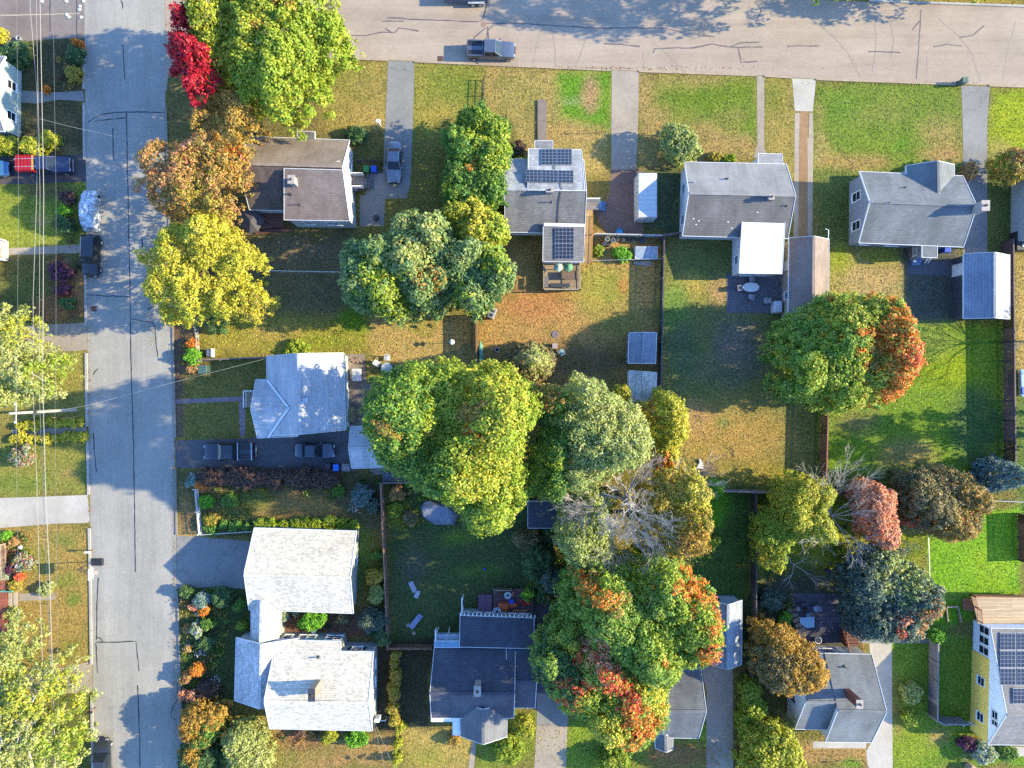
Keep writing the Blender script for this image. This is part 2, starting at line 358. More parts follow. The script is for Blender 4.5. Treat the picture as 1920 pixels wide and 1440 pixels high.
for args in [
    (rect(590, 108, 730, 262), (176, 158, 78)), ((630, 140, 60, 30), (150, 155, 62), 40, .8), ((700, 225, 40, 30), (196, 168, 88), 30, .7),
    (rect(590, 250, 730, 330), (120, 115, 62), 20),
    (rect(774, 116, 912, 262), (160, 158, 64)), ((860, 160, 45, 35), (132, 152, 52), 40, .8), ((820, 215, 40, 20), (190, 168, 80), 30, .7),
    (rect(908, 122, 1146, 440), (182, 160, 88)), ((980, 180, 60, 50), (170, 158, 78), 40, .8),
    ([(1046, 150), (1050, 135), (1144, 134), (1144, 240), (1110, 238), (1078, 225), (1050, 215)], (112, 166, 36), 16, 1, 5),
    ((1107, 176, 16, 36), (190, 155, 105), 12, .9, 3), ((1068, 190, 20, 5), (190, 185, 140), 8, .6, 2), ((1075, 250, 60, 14), (198, 160, 92), 20, .7),
    (rect(1194, 134, 1422, 310), (180, 155, 88)), ([(1230, 150), (1420, 150), (1420, 260), (1340, 235), (1260, 225), (1228, 195)], (122, 150, 42), 24, .95),
    ((1285, 215, 30, 16), (140, 155, 60), 22, .6), ((1380, 215, 40, 12), (176, 155, 90), 22, .6), ((1412, 240, 8, 40), (118, 158, 36), 12, .8),
    (rect(1431, 140, 1490, 330), (176, 158, 78)), ((1455, 180, 18, 30), (140, 150, 55), 22, .8),
    (rect(1526, 150, 1804, 330), (128, 152, 52)), ((1580, 200, 40, 30), (112, 154, 46), 30, .8), ((1650, 275, 80, 30), (130, 160, 44), 30, .7),
    ((1765, 250, 34, 26), (186, 160, 92), 26, .9), ((1755, 290, 45, 16), (196, 156, 96), 20, .9), ((1620, 305, 60, 14), (192, 158, 92), 16, .9),
    ((1650, 215, 50, 14), (150, 155, 70), 24, .7), ((1538, 260, 8, 70), (190, 165, 95), 8, .7), ((1690, 270, 14, 16), (92, 168, 32), 14, .8),
    (rect(1856, 165, 2000, 290), (166, 184, 34)), (rect(1855, 290, 2000, 470), (112, 128, 60), 20), ((1875, 290, 20, 30), (186, 172, 88), 14, .7),
    (rect(1530, 325, 1600, 470), (120, 135, 62), 14), (rect(1200, 320, 1280, 440), (108, 120, 78), 10),
    (rect(1085, 320, 1150, 442), (150, 132, 66), 14),
    (rect(310, 150, 600, 440), (140, 128, 72), 20), (rect(310, 440, 400, 700), (138, 118, 84), 16),
    (rect(460, 420, 670, 600), (132, 124, 82), 20), ((560, 470, 90, 30), (146, 128, 96), 30, .7),
    (rect(375, 590, 700, 664), (178, 166, 66), 18), ((520, 620, 40, 14), (190, 160, 86), 16, .7), ((675, 605, 40, 26), (122, 165, 28), 16, .9), ((620, 640, 70, 16), (150, 165, 48), 14, .7),
    (rect(690, 590, 894, 690), (202, 172, 100), 16), ((780, 605, 40, 20), (170, 168, 70), 16, .7),
    (rect(480, 430, 660, 440), (160, 140, 70), 8, .6), (rect(820, 230, 960, 420), (130, 128, 60), 20),
    (rect(900, 440, 1240, 720), (198, 158, 88), 14), ((1130, 540, 60, 50), (174, 170, 68), 24, .9), ((1010, 575, 60, 30), (206, 142, 84), 24, .7), ((1160, 600, 50, 30), (150, 150, 66), 24, .7),
    ((1170, 535, 12, 20), (200, 130, 70), 12, .7), ((1060, 680, 120, 40), (120, 105, 70), 26, .8), ((1085, 475, 22, 12), (180, 180, 50), 12, .8),
    (rect(1240, 448, 1540, 920), (134, 140, 72), 10), ((1300, 540, 40, 26), (186, 172, 78), 16, .9), ((1350, 545, 22, 26), (205, 165, 105), 14, .9),
    ((1262, 580, 26, 40), (130, 165, 70), 20, .9), ((1380, 650, 50, 60), (140, 132, 118), 30, .8), ((1280, 660, 40, 60), (110, 128, 84), 24, .8), ((1370, 820, 110, 70), (190, 158, 80), 40, .95),
    ((1300, 780, 30, 30), (202, 160, 100), 20, .8), ((1357, 792, 8, 8), (110, 160, 70), 8, .8, 2), ((1400, 890, 80, 24), (172, 158, 60), 18, .8), ((1325, 880, 18, 14), (150, 128, 120), 10, .7),
    ((1340, 700, 60, 30), (126, 132, 92), 24, .7),
    (rect(1556, 466, 1795, 610), (178, 166, 84), 10), ((1640, 530, 60, 40), (198, 170, 104), 18, .9), ((1575, 480, 22, 26), (158, 172, 46), 14, .9), ((1650, 480, 50, 12), (165, 170, 50), 10, .8),
    (rect(1690, 460, 1800, 610), (104, 106, 92), 12),
    (rect(1540, 605, 1893, 900), (128, 165, 40), 12), ((1780, 690, 60, 40), (158, 182, 24), 22, .9), ((1740, 640, 60, 30), (148, 165, 60), 20, .8), ((1700, 850, 60, 34), (180, 160, 90), 24, .8),
    ((1610, 790, 40, 24), (150, 140, 80), 20, .7), ((1600, 850, 40, 24), (120, 170, 30), 20, .7), ((1830, 800, 50, 80), (84, 118, 62), 24, .8),
    (rect(1905, 480, 2000, 700), (200, 170, 90), 10), (rect(1905, 700, 2000, 1000), (110, 140, 60), 12),
    (rect(1735, 950, 1912, 1115), (134, 192, 34), 8), ((1860, 1060, 40, 40), (160, 200, 40), 20, .6), ((1780, 1000, 30, 24), (150, 195, 50), 16, .6),
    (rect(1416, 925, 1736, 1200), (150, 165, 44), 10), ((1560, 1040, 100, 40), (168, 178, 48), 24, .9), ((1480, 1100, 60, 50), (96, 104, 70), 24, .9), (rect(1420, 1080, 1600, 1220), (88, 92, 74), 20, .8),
    (rect(1672, 1190, 1830, 1440), (130, 164, 44), 8), ((1705, 1380, 40, 50), (150, 172, 44), 20, .8), ((1760, 1380, 20, 14), (190, 165, 90), 12, .8), ((1685, 1320, 10, 60), (150, 120, 85), 10, .8), (rect(1800, 1400, 1830, 1440), (120, 120, 100), 10, .6),
    (rect(1740, 1120, 1830, 1170), (120, 185, 30), 12), (rect(1820, 1400, 2000, 1440), (120, 165, 40), 8),
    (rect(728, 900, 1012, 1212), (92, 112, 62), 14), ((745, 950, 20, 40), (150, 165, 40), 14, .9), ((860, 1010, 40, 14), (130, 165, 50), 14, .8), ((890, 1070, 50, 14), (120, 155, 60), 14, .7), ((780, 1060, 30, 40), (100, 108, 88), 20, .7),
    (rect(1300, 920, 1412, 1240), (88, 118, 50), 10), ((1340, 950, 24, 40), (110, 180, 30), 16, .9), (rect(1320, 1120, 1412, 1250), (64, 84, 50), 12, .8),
    (rect(335, 880, 725, 1005), (120, 110, 70), 10), ((520, 955, 120, 24), (188, 150, 80), 16, .9), ((450, 940, 60, 30), (120, 135, 60), 20, .8), ((350, 960, 14, 40), (176, 140, 84), 8, .8), (rect(335, 990, 380, 1020), (196, 160, 98), 8, .9),
    (rect(660, 990, 725, 1200), (140, 130, 62), 10), ((680, 1040, 14, 60), (110, 140, 56), 10, .9), (rect(525, 1140, 700, 1200), (150, 108, 84), 8),
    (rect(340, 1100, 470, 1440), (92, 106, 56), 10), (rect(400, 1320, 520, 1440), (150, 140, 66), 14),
    (rect(490, 1368, 750, 1440), (184, 148, 86), 10), ((640, 1405, 90, 12), (150, 140, 70), 12, .7), ((520, 1420, 50, 30), (160, 155, 70), 20, .8), ((570, 1385, 40, 14), (170, 118, 80), 12, .8),
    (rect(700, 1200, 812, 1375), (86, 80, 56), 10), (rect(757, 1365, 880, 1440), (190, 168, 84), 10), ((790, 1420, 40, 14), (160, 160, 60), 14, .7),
    (rect(895, 1340, 1006, 1440), (140, 158, 52), 10), (rect(1063, 1350, 1325, 1440), (140, 172, 46), 10), ((1270, 1415, 60, 26), (192, 138, 66), 14, 1), ((1120, 1400, 40, 20), (120, 150, 50), 14, .7),
    (rect(1378, 1245, 1480, 1440), (130, 118, 60), 10), ((1388, 1345, 8, 80), (150, 100, 60), 8, .8), (rect(1480, 1390, 1640, 1440), (184, 148, 84), 10), ((1590, 1432, 30, 10), (110, 170, 30), 10, .8),
    # west side of the street
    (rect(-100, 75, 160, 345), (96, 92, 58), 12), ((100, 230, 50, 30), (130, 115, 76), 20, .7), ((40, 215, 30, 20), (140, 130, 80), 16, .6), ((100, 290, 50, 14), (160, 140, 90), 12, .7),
    (rect(-100, 345, 158, 465), (150, 165, 56), 10), ((80, 415, 20, 12), (196, 160, 100), 12, .8), ((90, 360, 50, 16), (110, 90, 70), 14, .7), ((130, 420, 26, 30), (110, 100, 60), 12, .7),
    (rect(-100, 478, 162, 612), (112, 112, 60), 10), ((110, 580, 50, 24), (170, 118, 76), 16, .8), ((120, 490, 20, 12), (160, 128, 88), 10, .8), ((150, 540, 12, 40), (196, 140, 80), 8, .8), ((40, 540, 40, 30), (96, 118, 56), 20, .8),
    (rect(-100, 655, 164, 800), (168, 158, 74), 10), ((110, 690, 30, 20), (150, 165, 60), 12, .7),
    (rect(-100, 822, 168, 930), (154, 154, 66), 10), ((50, 905, 50, 16), (130, 150, 56), 14, .8), ((130, 890, 18, 10), (190, 150, 96), 10, .8), ((135, 915, 30, 8), (120, 148, 50), 10, .7),
    (rect(-100, 985, 172, 1300), (182, 154, 78), 10), ((120, 1010, 24, 12), (140, 150, 66), 12, .8), ((70, 1045, 30, 30), (160, 158, 70), 16, .7), ((130, 1090, 24, 10), (140, 152, 60), 12, .8), ((135, 1125, 14, 10), (128, 150, 52), 10, .9), ((130, 1215, 30, 30), (150, 150, 62), 16, .7),
    (rect(-100, 1300, 178, 1460), (120, 125, 56), 10),
    (rect(1630, -60, 2100, 10), (170, 150, 60), 6), (rect(300, -900, 1620, -50), (120, 130, 60), 6),
]:
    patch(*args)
v = np.stack([X, Y, np.zeros_like(X)], -1).reshape(-1, 3)
idx = np.arange(nx * ny).reshape(ny, nx)
q = np.stack([idx[:-1, :-1], idx[:-1, 1:], idx[1:, 1:], idx[1:, :-1]], -1).reshape(-1, 4)
me = bpy.data.meshes.new('lawn_ground'); me.from_pydata(v.tolist(), [], q.tolist())
ca = me.attributes.new('soilcol', 'FLOAT_COLOR', 'POINT')
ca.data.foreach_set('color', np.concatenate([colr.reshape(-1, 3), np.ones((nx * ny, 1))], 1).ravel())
m, nt, b = newmat('lawn')
at = N(nt, 'ShaderNodeAttribute', attribute_name='soilcol'); vv = coord(nt)
c = at.outputs['Color']
f = ramp(nt, noise(nt, 3.6, 3, .75, vv), [(.34, .5), (.5, 1.0), (.66, 1.42)])
c = mixc(nt, 1.0, c, f, 'MULTIPLY')
f = ramp(nt, noise(nt, 3.1, 4, .75, coord(nt, (1, 1, 1), (.4, .2, 1.1))), [(.38, 0), (.62, 1)])
c = mixc(nt, mixc(nt, 1.0, f, (.75, .75, .75), 'MULTIPLY'), c, mixc(nt, 1.0, c, (1.07, 1.0, .95), 'MULTIPLY'))
f = ramp(nt, noise(nt, .55, 5, .65, vv), [(.34, (.74, .84, .72)), (.5, (1, 1, 1)), (.68, (1.14, 1.08, 1.0))])
c = mixc(nt, 1.0, c, f, 'MULTIPLY')
nt.links.new(c, b.inputs['Base Color']); b.inputs['Roughness'].default_value = .9; b.inputs['Specular IOR Level'].default_value = .1
bump(nt, b, noise(nt, 7, 4, .8, vv), .9, .12)
me.materials.append(m)
lawn = bpy.data.objects.new('lawn_ground', me); COL.objects.link(lawn); tag(lawn, kind='structure')

PAVED = []
def sheet(name, polys, mat, z):
    PAVED.extend(polys)
    mb = MB()
    for p in polys: mb.face([(*W(x, y)[:2], z) for x, y in p])
    return structure(name, mb, mat)
WESTE = [(157, -260), (158, 0), (160, 200), (162, 400), (164, 620), (165, 760), (168, 880), (170, 1000), (172, 1080), (174, 1250), (176, 1400), (179, 1700)]
EASTE = [(308, -260), (309, 0), (310, 200), (313, 300), (317, 440), (322, 585), (325, 690), (327, 800), (330, 1000), (331, 1100), (337, 1280), (342, 1400), (350, 1700)]
ASPH = paving('street_asphalt', A(197, 191, 180), .24, stains=.16, grain=6, tint=(.93, .95, .96), lanes='y')
PINK = paving('pink_asphalt', A(206, 186, 164), .2, stains=.14, grain=6, tint=(.94, .92, .93), lanes='x')
mb = MB()
pl = WESTE + EASTE[::-1]
mb.face([(*W(x, y)[:2], .004) for x, y in pl])
road_w = structure('side_street', mb, ASPH)
SE = [(312, 170), (316, 140), (326, 116), (345, 104), (500, 104), (640, 108), (780, 115), (1145, 131), (1420, 141), (1530, 148), (1860, 160), (2160, 170)]
NE = [(2160, 22), (1920, 14), (1640, 4), (309, -44)]
mb = MB(); mb.face([(*W(x, y)[:2], .008) for x, y in [(309.5, -43), (310, 170)] + SE + NE])
road_n = structure('main_road', mb, PINK)
road_x = sheet('side_road', [[(-200, -90), (157.5, -80), (158.8, 72), (100, 73), (40, 78), (0, 82), (-200, 90)]], paving('old_asphalt', A(160, 150, 143), .18, stains=.25, grain=8, tint=(1.1, .97, .9), cracks=.25), .008)
SEAL = plain('crack_seal', (.03, .031, .036), .5, var=.3)
FSEAL = plain('faded_crack_seal', A(158, 142, 136), .8, var=.2)
TYRE = plain('tyre_mark', A(176, 158, 146), .8, var=.1)
def ribbon(mb, pts, w, z, jitter=.25):
    rnd = random.Random(int(pts[0][0] * 7 + pts[0][1])); P = []
    for i in range(len(pts) - 1):
        a, c = pts[i], pts[i + 1]; n = max(1, int(math.hypot(c[0] - a[0], c[1] - a[1]) / 9))
        for k in range(n):
            t = k / n; P.append((a[0] + (c[0] - a[0]) * t + rnd.uniform(-1, 1) * jitter * 2, a[1] + (c[1] - a[1]) * t + rnd.uniform(-1, 1) * jitter * 2))
    P.append(pts[-1]); P = [W(*p) for p in P]
    L, Rr = [], []
    for i, p in enumerate(P):
        d = (P[min(i + 1, len(P) - 1)] - P[max(0, i - 1)]).normalized(); nrm = Vector((-d.y, d.x, 0))
        ww = w * rnd.uniform(.6, 1.25) / 2; L.append(p + nrm * ww); Rr.append(p - nrm * ww)
    for i in range(len(P) - 1):
        mb.face([(L[i].x, L[i].y, z), (Rr[i].x, Rr[i].y, z), (Rr[i + 1].x, Rr[i + 1].y, z), (L[i + 1].x, L[i + 1].y, z)])
def marks(parent, lines, mat, z, w=.14, name='crack_seal', jit=.25):
    for k, l in enumerate(lines):
        mb = MB(); ribbon(mb, l, w, z + .0004 * (k % 9), jit); mb.build(name, mat, parent)
marks(road_w, [
    [(227, 0), (229, 6), (230, 16)], [(231, 83), (232, 120), (234, 148)], [(165, 230), (175, 222), (190, 215), (215, 211), (237, 210), (265, 210), (310, 211)], [(178, 227), (205, 224), (235, 221)],
    [(237, 210), (238, 260), (239, 330), (241, 400), (243, 500), (244, 560), (245, 640), (247, 720), (250, 820), (252, 930), (254, 1072)],
    [(166, 553), (200, 555), (243, 556)], [(245, 598), (265, 602), (285, 604), (291, 615), (292, 640), (296, 670)], [(266, 447), (268, 464)],
    [(175, 702), (178, 696), (184, 691)], [(175, 812), (177, 850), (181, 885)], [(184, 1083), (182, 1130), (181, 1200)], [(180, 1204), (210, 1204), (255, 1202), (258, 1230), (261, 1258)],
    [(182, 1195), (190, 1198), (192, 1204)], [(180, 1206), (183, 1262)], [(258, 1284), (260, 1330), (262, 1400), (263, 1460)], [(332, 1280), (334, 1310), (322, 1330), (320, 1345), (330, 1350)], [(282, 545), (288, 575), (276, 580)],
    [(212, 240), (213, 300), (215, 300)]], SEAL, .009, .13)
marks(road_n, [
    [(727, 33), (790, 37), (850, 39), (895, 41), (905, 38), (910, 20), (913, 5)], [(912, 44), (960, 43), (1050, 49), (1130, 53), (1200, 52), (1250, 54), (1278, 60)], [(717, 40), (757, 40)],
    [(646, 62), (660, 67), (686, 67), (700, 64), (715, 60), (740, 62), (748, 52), (785, 58)], [(722, 53), (735, 62)], [(911, 53), (889, 70), (888, 78)], [(915, 50), (915, 62), (917, 78)], [(925, 47), (914, 58), (912, 78)],
    [(1132, 82), (1170, 84), (1200, 87)], [(1226, 99), (1226, 92), (1260, 90), (1300, 90), (1335, 83), (1350, 86), (1380, 89), (1430, 88)], [(1370, 88), (1390, 80), (1424, 79)], [(1384, 90), (1389, 117), (1420, 115)], [(1317, 67), (1340, 69)],
    [(1420, 8), (1427, 20), (1420, 35)], [(1476, 87), (1500, 86), (1536, 86)], [(1628, 97), (1660, 97), (1688, 99)], [(1750, 88), (1775, 83), (1803, 87)], [(1799, 70), (1825, 66), (1845, 48)],
    [(1727, 18), (1724, 60), (1722, 100), (1718, 148)], [(1710, 57), (1724, 40)]], plain('crack_tar', (.085, .07, .07), .6, var=.3), .013, .15)
marks(road_n, [
    [(1036, 60), (1040, 90), (1042, 124)], [(1098, 75), (1085, 110), (1078, 126)], [(1222, 78), (1250, 100), (1283, 134)], [(1205, 100), (1208, 135)], [(1300, 40), (1340, 10)], [(1519, 35), (1560, 65), (1590, 100), (1613, 145)],
    [(1640, 30), (1643, 80), (1636, 135)], [(1665, 25), (1676, 75), (1670, 110)], [(1760, 35), (1800, 70), (1822, 100), (1838, 152)], [(1905, 40), (1890, 90), (1880, 150)], [(1738, 105), (1738, 142)]], TYRE, .012, .13, 'tyre_mark', .1)
mb = MB(); ribbon(mb, [(0, 29), (40, 28), (90, 27), (150, 25)], .14, .012); mb.build('faded_line', plain('faded_road_line', A(205, 190, 165), .8), road_x)
marks(road_x, [[(144, -60), (144, 72)], [(94, 0), (94, 60)]], SEAL, .0125, .1)
# kerbs: real stone strips 0.12 m high
KERB = paving('granite_kerb', A(212, 206, 196), .2, stains=.2, grain=6)
KERB2 = paving('worn_kerb', A(176, 168, 156), .25, stains=.3, grain=6)
def interp(line, y):
    for (x1, y1), (x2, y2) in zip(line, line[1:]):
        if y1 <= y <= y2: return x1 + (x2 - x1) * (y - y1) / (y2 - y1)
def kerb_v(line, spans, side, mat, w=4.0, h=.12):
    for y0, y1 in spans:
        mb = MB(); n = max(1, int((y1 - y0) / 60)); ys = [y0 + (y1 - y0) * k / n for k in range(n + 1)]
        for a, c in zip(ys, ys[1:]):
            c -= .4
            p = [(interp(line, a), a), (interp(line, a) + side * w, a), (interp(line, c) + side * w, c), (interp(line, c), c)]
            mb.prism([W(*k) for k in p], -.05, h)
        structure('kerb', mb, mat)
kerb_v(WESTE, [(82, 168), (194, 300), (480, 612), (662, 800), (822, 928), (990, 1246), (1302, 1690)], -1, KERB, 4.5)
kerb_v(EASTE, [(200, 822), (880, 1003), (1108, 1690)], 1, KERB2, 3)
def kerb_h(pts, spans, mat, w=3.5, h=.12, side=1):
    for x0, x1 in spans:
        mb = MB(); n = max(1, int((x1 - x0) / 60)); xs = [x0 + (x1 - x0) * k / n for k in range(n + 1)]
        f = lambda x: next((y1 + (y2 - y1) * (x - a) / (b2 - a) for (a, y1), (b2, y2) in zip(pts, pts[1:]) if a <= x <= b2), pts[-1][1])
        for a, c in zip(xs, xs[1:]):
            c -= .4
            mb.prism([W(*k) for k in [(a, f(a)), (c, f(c)), (c, f(c) + side * w), (a, f(a) + side * w)]], -.05, h)
        structure('kerb', mb, mat)
kerb_h(SE[3:], [(345, 727), (777, 1146), (1198, 1418), (1433, 1484), (1530, 1802), (1854, 2140)], paving('sandy_kerb', A(214, 190, 162), .25, stains=.25, grain=6), 3)
kerb_h(NE[::-1], [(1630, 2140)], KERB, 4, .12, -1)
# driveways, walks and patios
CONC = paving('concrete', A(206, 190, 168), .2, stains=.25, grain=8, tint=(.9, .9, .94), cracks=.12)
CONCW = paving('pale_concrete', A(226, 218, 204), .1, stains=.22, grain=8, tint=(.92, .9, .86))
GREYD = paving('grey_asphalt', A(172, 169, 163), .2, stains=.2, grain=9, tint=(.9, .92, .96), cracks=.1)
DARKD = paving('dark_asphalt', A(120, 120, 124), .16, stains=.25, grain=9, cracks=.1)
REDD = paving('reddish_asphalt', A(164, 132, 118), .16, stains=.25, grain=9, tint=(.86, .86, .9))
PAVER = paving('patio_pavers', A(150, 146, 150), .14, .3, .3, grain=9)
sheet('driveway', [[(728, 114), (777, 116), (774, 240), (769, 346), (762, 372), (720, 372), (718, 330), (722, 240)]], GREYD, .012)
sheet('patio', [[(675, 366), (722, 366), (722, 372), (720, 424), (675, 424)], [(686, 325), (720, 325), (720, 365.5), (686, 365.5)]], GREYD, .010)
sheet('driveway', [[(1147, 132), (1198, 134), (1196, 240), (1193, 318), (1146, 318)]], CONC, .012)
sheet('driveway', [[(1146, 318.3), (1206, 318.3), (1206, 440), (1138, 440), (1118, 404), (1118, 392), (1142, 370)]], REDD, .012)
sheet('walk', [[(1419, 142), (1433, 143), (1433, 278), (1440, 292), (1412, 296), (1420, 270)]], CONC, .012)
sheet('driveway', [[(1485, 147), (1530, 149), (1524, 209), (1490, 208)]], CONCW, .012)
sheet('driveway', [[(-80, 296), (60, 292), (158, 290), (162, 340), (60, 345), (-80, 346)]], paving('worn_asphalt', A(112, 104, 104), .25, stains=.3, grain=7), .012)
sheet('wheel_track', [[(1490, 212), (1499.5, 212), (1498, 320), (1497, 446), (1488, 446)]], CONC, .012)
sheet('wheel_track', [[(1514, 258), (1525, 258), (1523, 446), (1514, 446)], [(1517, 212), (1524, 212), (1525, 257.5), (1516, 257.5)]], CONC, .012)
sheet('soil_strip', [[(1499.8, 209), (1516, 209), (1513.7, 300), (1513.7, 446), (1497.3, 446), (1498.4, 320)]], paving('bare_soil', A(190, 150, 110), .3, stains=.3, grain=7), .009)
sheet('driveway', [[(1802, 161), (1856, 162), (1851, 220), (1851, 476), (1806, 476), (1806, 300), (1804, 200)]], GREYD, .012)
sheet('driveway', [[(1702, 490), (1806, 490), (1806, 476.3), (1851, 476.3), (1851, 520), (1702, 514)]], DARKD, .011)
for k, p in enumerate([rect(1008, 188, 1025, 228), rect(1008, 228.5, 1024.6, 264)]):
    mb = MB(); mb.prism([W(*k2) for k2 in p], -.05, .18); structure('raised_walk', mb, paving('grey_concrete', A(168, 152, 140), .16, stains=.3, grain=8))
sheet('walk', [[(40, 170), (72, 172), (110, 173), (156, 170), (158, 190), (110, 187), (70, 194), (40, 192)]], GREYD, .012)
sheet('walk', [[(14, 465), (60, 464), (156, 458), (158, 474), (60, 477), (14, 478)]], CONC, .012)
sheet('driveway', [[(-60, 606), (60, 610), (145, 606), (163, 604), (164, 656), (140, 658), (70, 660), (-60, 660)]], CONC, .012)
sheet('walk', [[(22, 805), (162, 801), (162, 815), (22, 822)]], CONC, .012)
sheet('driveway', [[(-60, 935), (60, 932), (165, 928), (169, 980), (100, 982), (0, 990), (-60, 994)]], CONCW, .012)
sheet('walk', [[(36, 1113), (103, 1110), (104, 1124), (36, 1127)]], CONC, .012)
sheet('driveway', [[(40, 1268), (172, 1240), (174, 1298), (60, 1302)]], CONC, .012)
WALKR = paving('brick_walk', A(186, 164, 168), .16, .5, .5, grain=9)
sheet('walk', [[(329, 749), (458, 743), (459, 752), (330, 757)], [(448, 753.5), (459, 752.5), (460, 818), (450, 819)]], WALKR, .012)
sheet('driveway', [[(328, 826), (460, 822), (664, 808), (664, 884), (560, 878), (331, 877)]], DARKD, .012)
sheet('driveway', [[(331, 1004), (368, 1006), (480, 1016), (480, 1106), (400, 1100), (331, 1104)]], GREYD, .012)
sheet('driveway', [[(1007, 1300), (1066, 1300), (1064, 1360), (1006, 1360)]], GREYD, .012)
sheet('driveway', [[(1006, 1360.3), (1064, 1360.3), (1060, 1470), (1000, 1470)]], CONC, .012)
sheet('driveway', [[(1312, 1235), (1374, 1240), (1375, 1470), (1324, 1470), (1325, 1300)]], CONC, .012)
sheet('driveway', [[(1630, 1206), (1672, 1206), (1674, 1470), (1630, 1470), (1624, 1408), (1640, 1380)], [(1524, 1390), (1624, 1392), (1624, 1403), (1524, 1403)]], CONCW, .012)
sheet('patio', [[(1740, 1206), (1600, 1206), (1600, 1160), (1750, 1160)]], GREYD, .010)
sheet('patio', [rect(1362, 513, 1480, 587)], PAVER, .012)
sheet('patio', [[(645, 664), (684, 664), (686, 720), (725, 716), (722, 790), (650, 800)]], paving('patio_concrete', A(176, 160, 150), .14, stains=.4, grain=8), .012)
sheet('patio', [[(1480, 1112), (1600, 1112), (1600, 1208), (1500, 1208)]], paving('slate_patio', A(120, 116, 128), .2, .7, .7, grain=8), .012)
sheet('walk', [[(885, 1392), (893, 1392), (886, 1470), (874, 1470)]], CONC, .012)
sheet('gravel_bed', [rect(1002, 1130, 1030, 1330)], paving('dark_gravel', A(110, 105, 112), .4, grain=6), .009)
sheet('soil_bed', [rect(1866, 1400, 1930, 1418)], CONCW, .012)
# slight dirt at verge beside the street
sheet('verge', [[(329, 700), (342, 700), (344, 820), (330, 820)]], paving('leaf_dirt', A(132, 104, 84), .35, stains=.3, grain=6), .003)
sheet('verge', [[(325, 600), (344, 600), (342, 698), (327, 698)]], MATS['leaf_dirt'], .003)
mb = MB(); c0 = W(907, 46)
mb.lathe((c0.x, c0.y, .014), [(.01, 0), (.34, 0), (.34, .006), (.01, .006)], 20); tag(mb.build('manhole_cover', plain('manhole_iron', A(176, 140, 126), .7)), 'round iron manhole cover in the pink road between tar lines', 'manhole cover')
def drain(px, py, label):
    t = thing('storm_drain', label, 'drain', W(px, py)); c0 = W(px, py)
    MB().box((c0.x, c0.y, .022), (.66, .6, .02)).build('frame', plain('rusty_iron', A(140, 96, 80), .8, var=.4), t)
    mb = MB()
    for k in range(6): mb.box((c0.x - .25 + k * .1, c0.y, .036), (.04, .5, .012))
    mb.build('grate', DARK, t)
drain(826, 110, 'rusty storm drain grate at the kerb left of the grey pickup')
drain(176, 579, 'dark storm drain grate beside the west kerb of the side street')
# ================================================================ BUILDINGS
def V3(a): return Vector(a)
class Plane3:
    def __init__(s, a, b2, c): s.a = V3(a); s.n = (V3(b2) - V3(a)).cross(V3(c) - V3(a)).normalized()
    def z(s, x, y): return s.a.z - (s.n.x * (x - s.a.x) + s.n.y * (y - s.a.y)) / s.n.z
    def at(s, px, py, off=0):
        h = s.a.z
        for _ in range(8):
            p = W(px, py, h); h = s.z(p.x, p.y)
        p = W(px, py, h); return Vector((p.x, p.y, h)) + (s.n if s.n.z > 0 else -s.n) * off
def lerp(a, c, t): return a + (c - a) * t
def edge_trim(par, pairs, mat=TRIMW, w=.05, h=.2):
    mb = MB()
    for p, q in pairs: mb.bar(p - Vector((0, 0, h * .35)), q - Vector((0, 0, h * .35)), w, h)
    return mb.build('trim', mat, par)
def window(par, wall, t, z, w=.9, h=1.25, shutters=None, frame=WHITE, name='window'):
    """wall = (p0, p1, outward normal)"""
    p0, p1, n = wall; u = (p1 - p0); L = u.length; u.normalize(); c = p0 + u * (L * t); c = Vector((c.x, c.y, z)); k = Vector((0, 0, 1))
    def slabq(mb, cu, cz, ww, hh, d0, d1, m=0):
        q = [(-1, -1), (1, -1), (1, 1), (-1, 1)]
        P = lambda s, r, d: c + u * (cu + s * ww / 2) + k * (cz + r * hh / 2) + n * d
        mb.hull([P(s, r, d0) for s, r in q], [P(s, r, d1) for s, r in q], m)
    mb = MB(); f = .09
    for s in (-1, 1): slabq(mb, s * (w / 2 + f / 2), 0, f, h + 2 * f, -.02, .06)
    for s in (-1, 1): slabq(mb, 0, s * (h / 2 + f / 2), w, f, -.02, .06)
    slabq(mb, 0, 0, w, .05, -.02, .05)
    slabq(mb, 0, -h / 2 - f - .02, w + .3, .05, -.02, .12)
    fr = mb.build(name, frame, par)
    mb = MB(); slabq(mb, 0, h / 4 + .012, w, h / 2 - .03, -.02, .025); slabq(mb, 0, -h / 4 - .012, w, h / 2 - .03, -.02, .02)
    mb.build('pane', GLASS, fr)
    if shutters:
        for s in (-1, 1):
            mb = MB(); slabq(mb, s * (w / 2 + f + .22), 0, .38, h + .1, -.01, .045); mb.build('shutter', shutters, fr)
    return fr
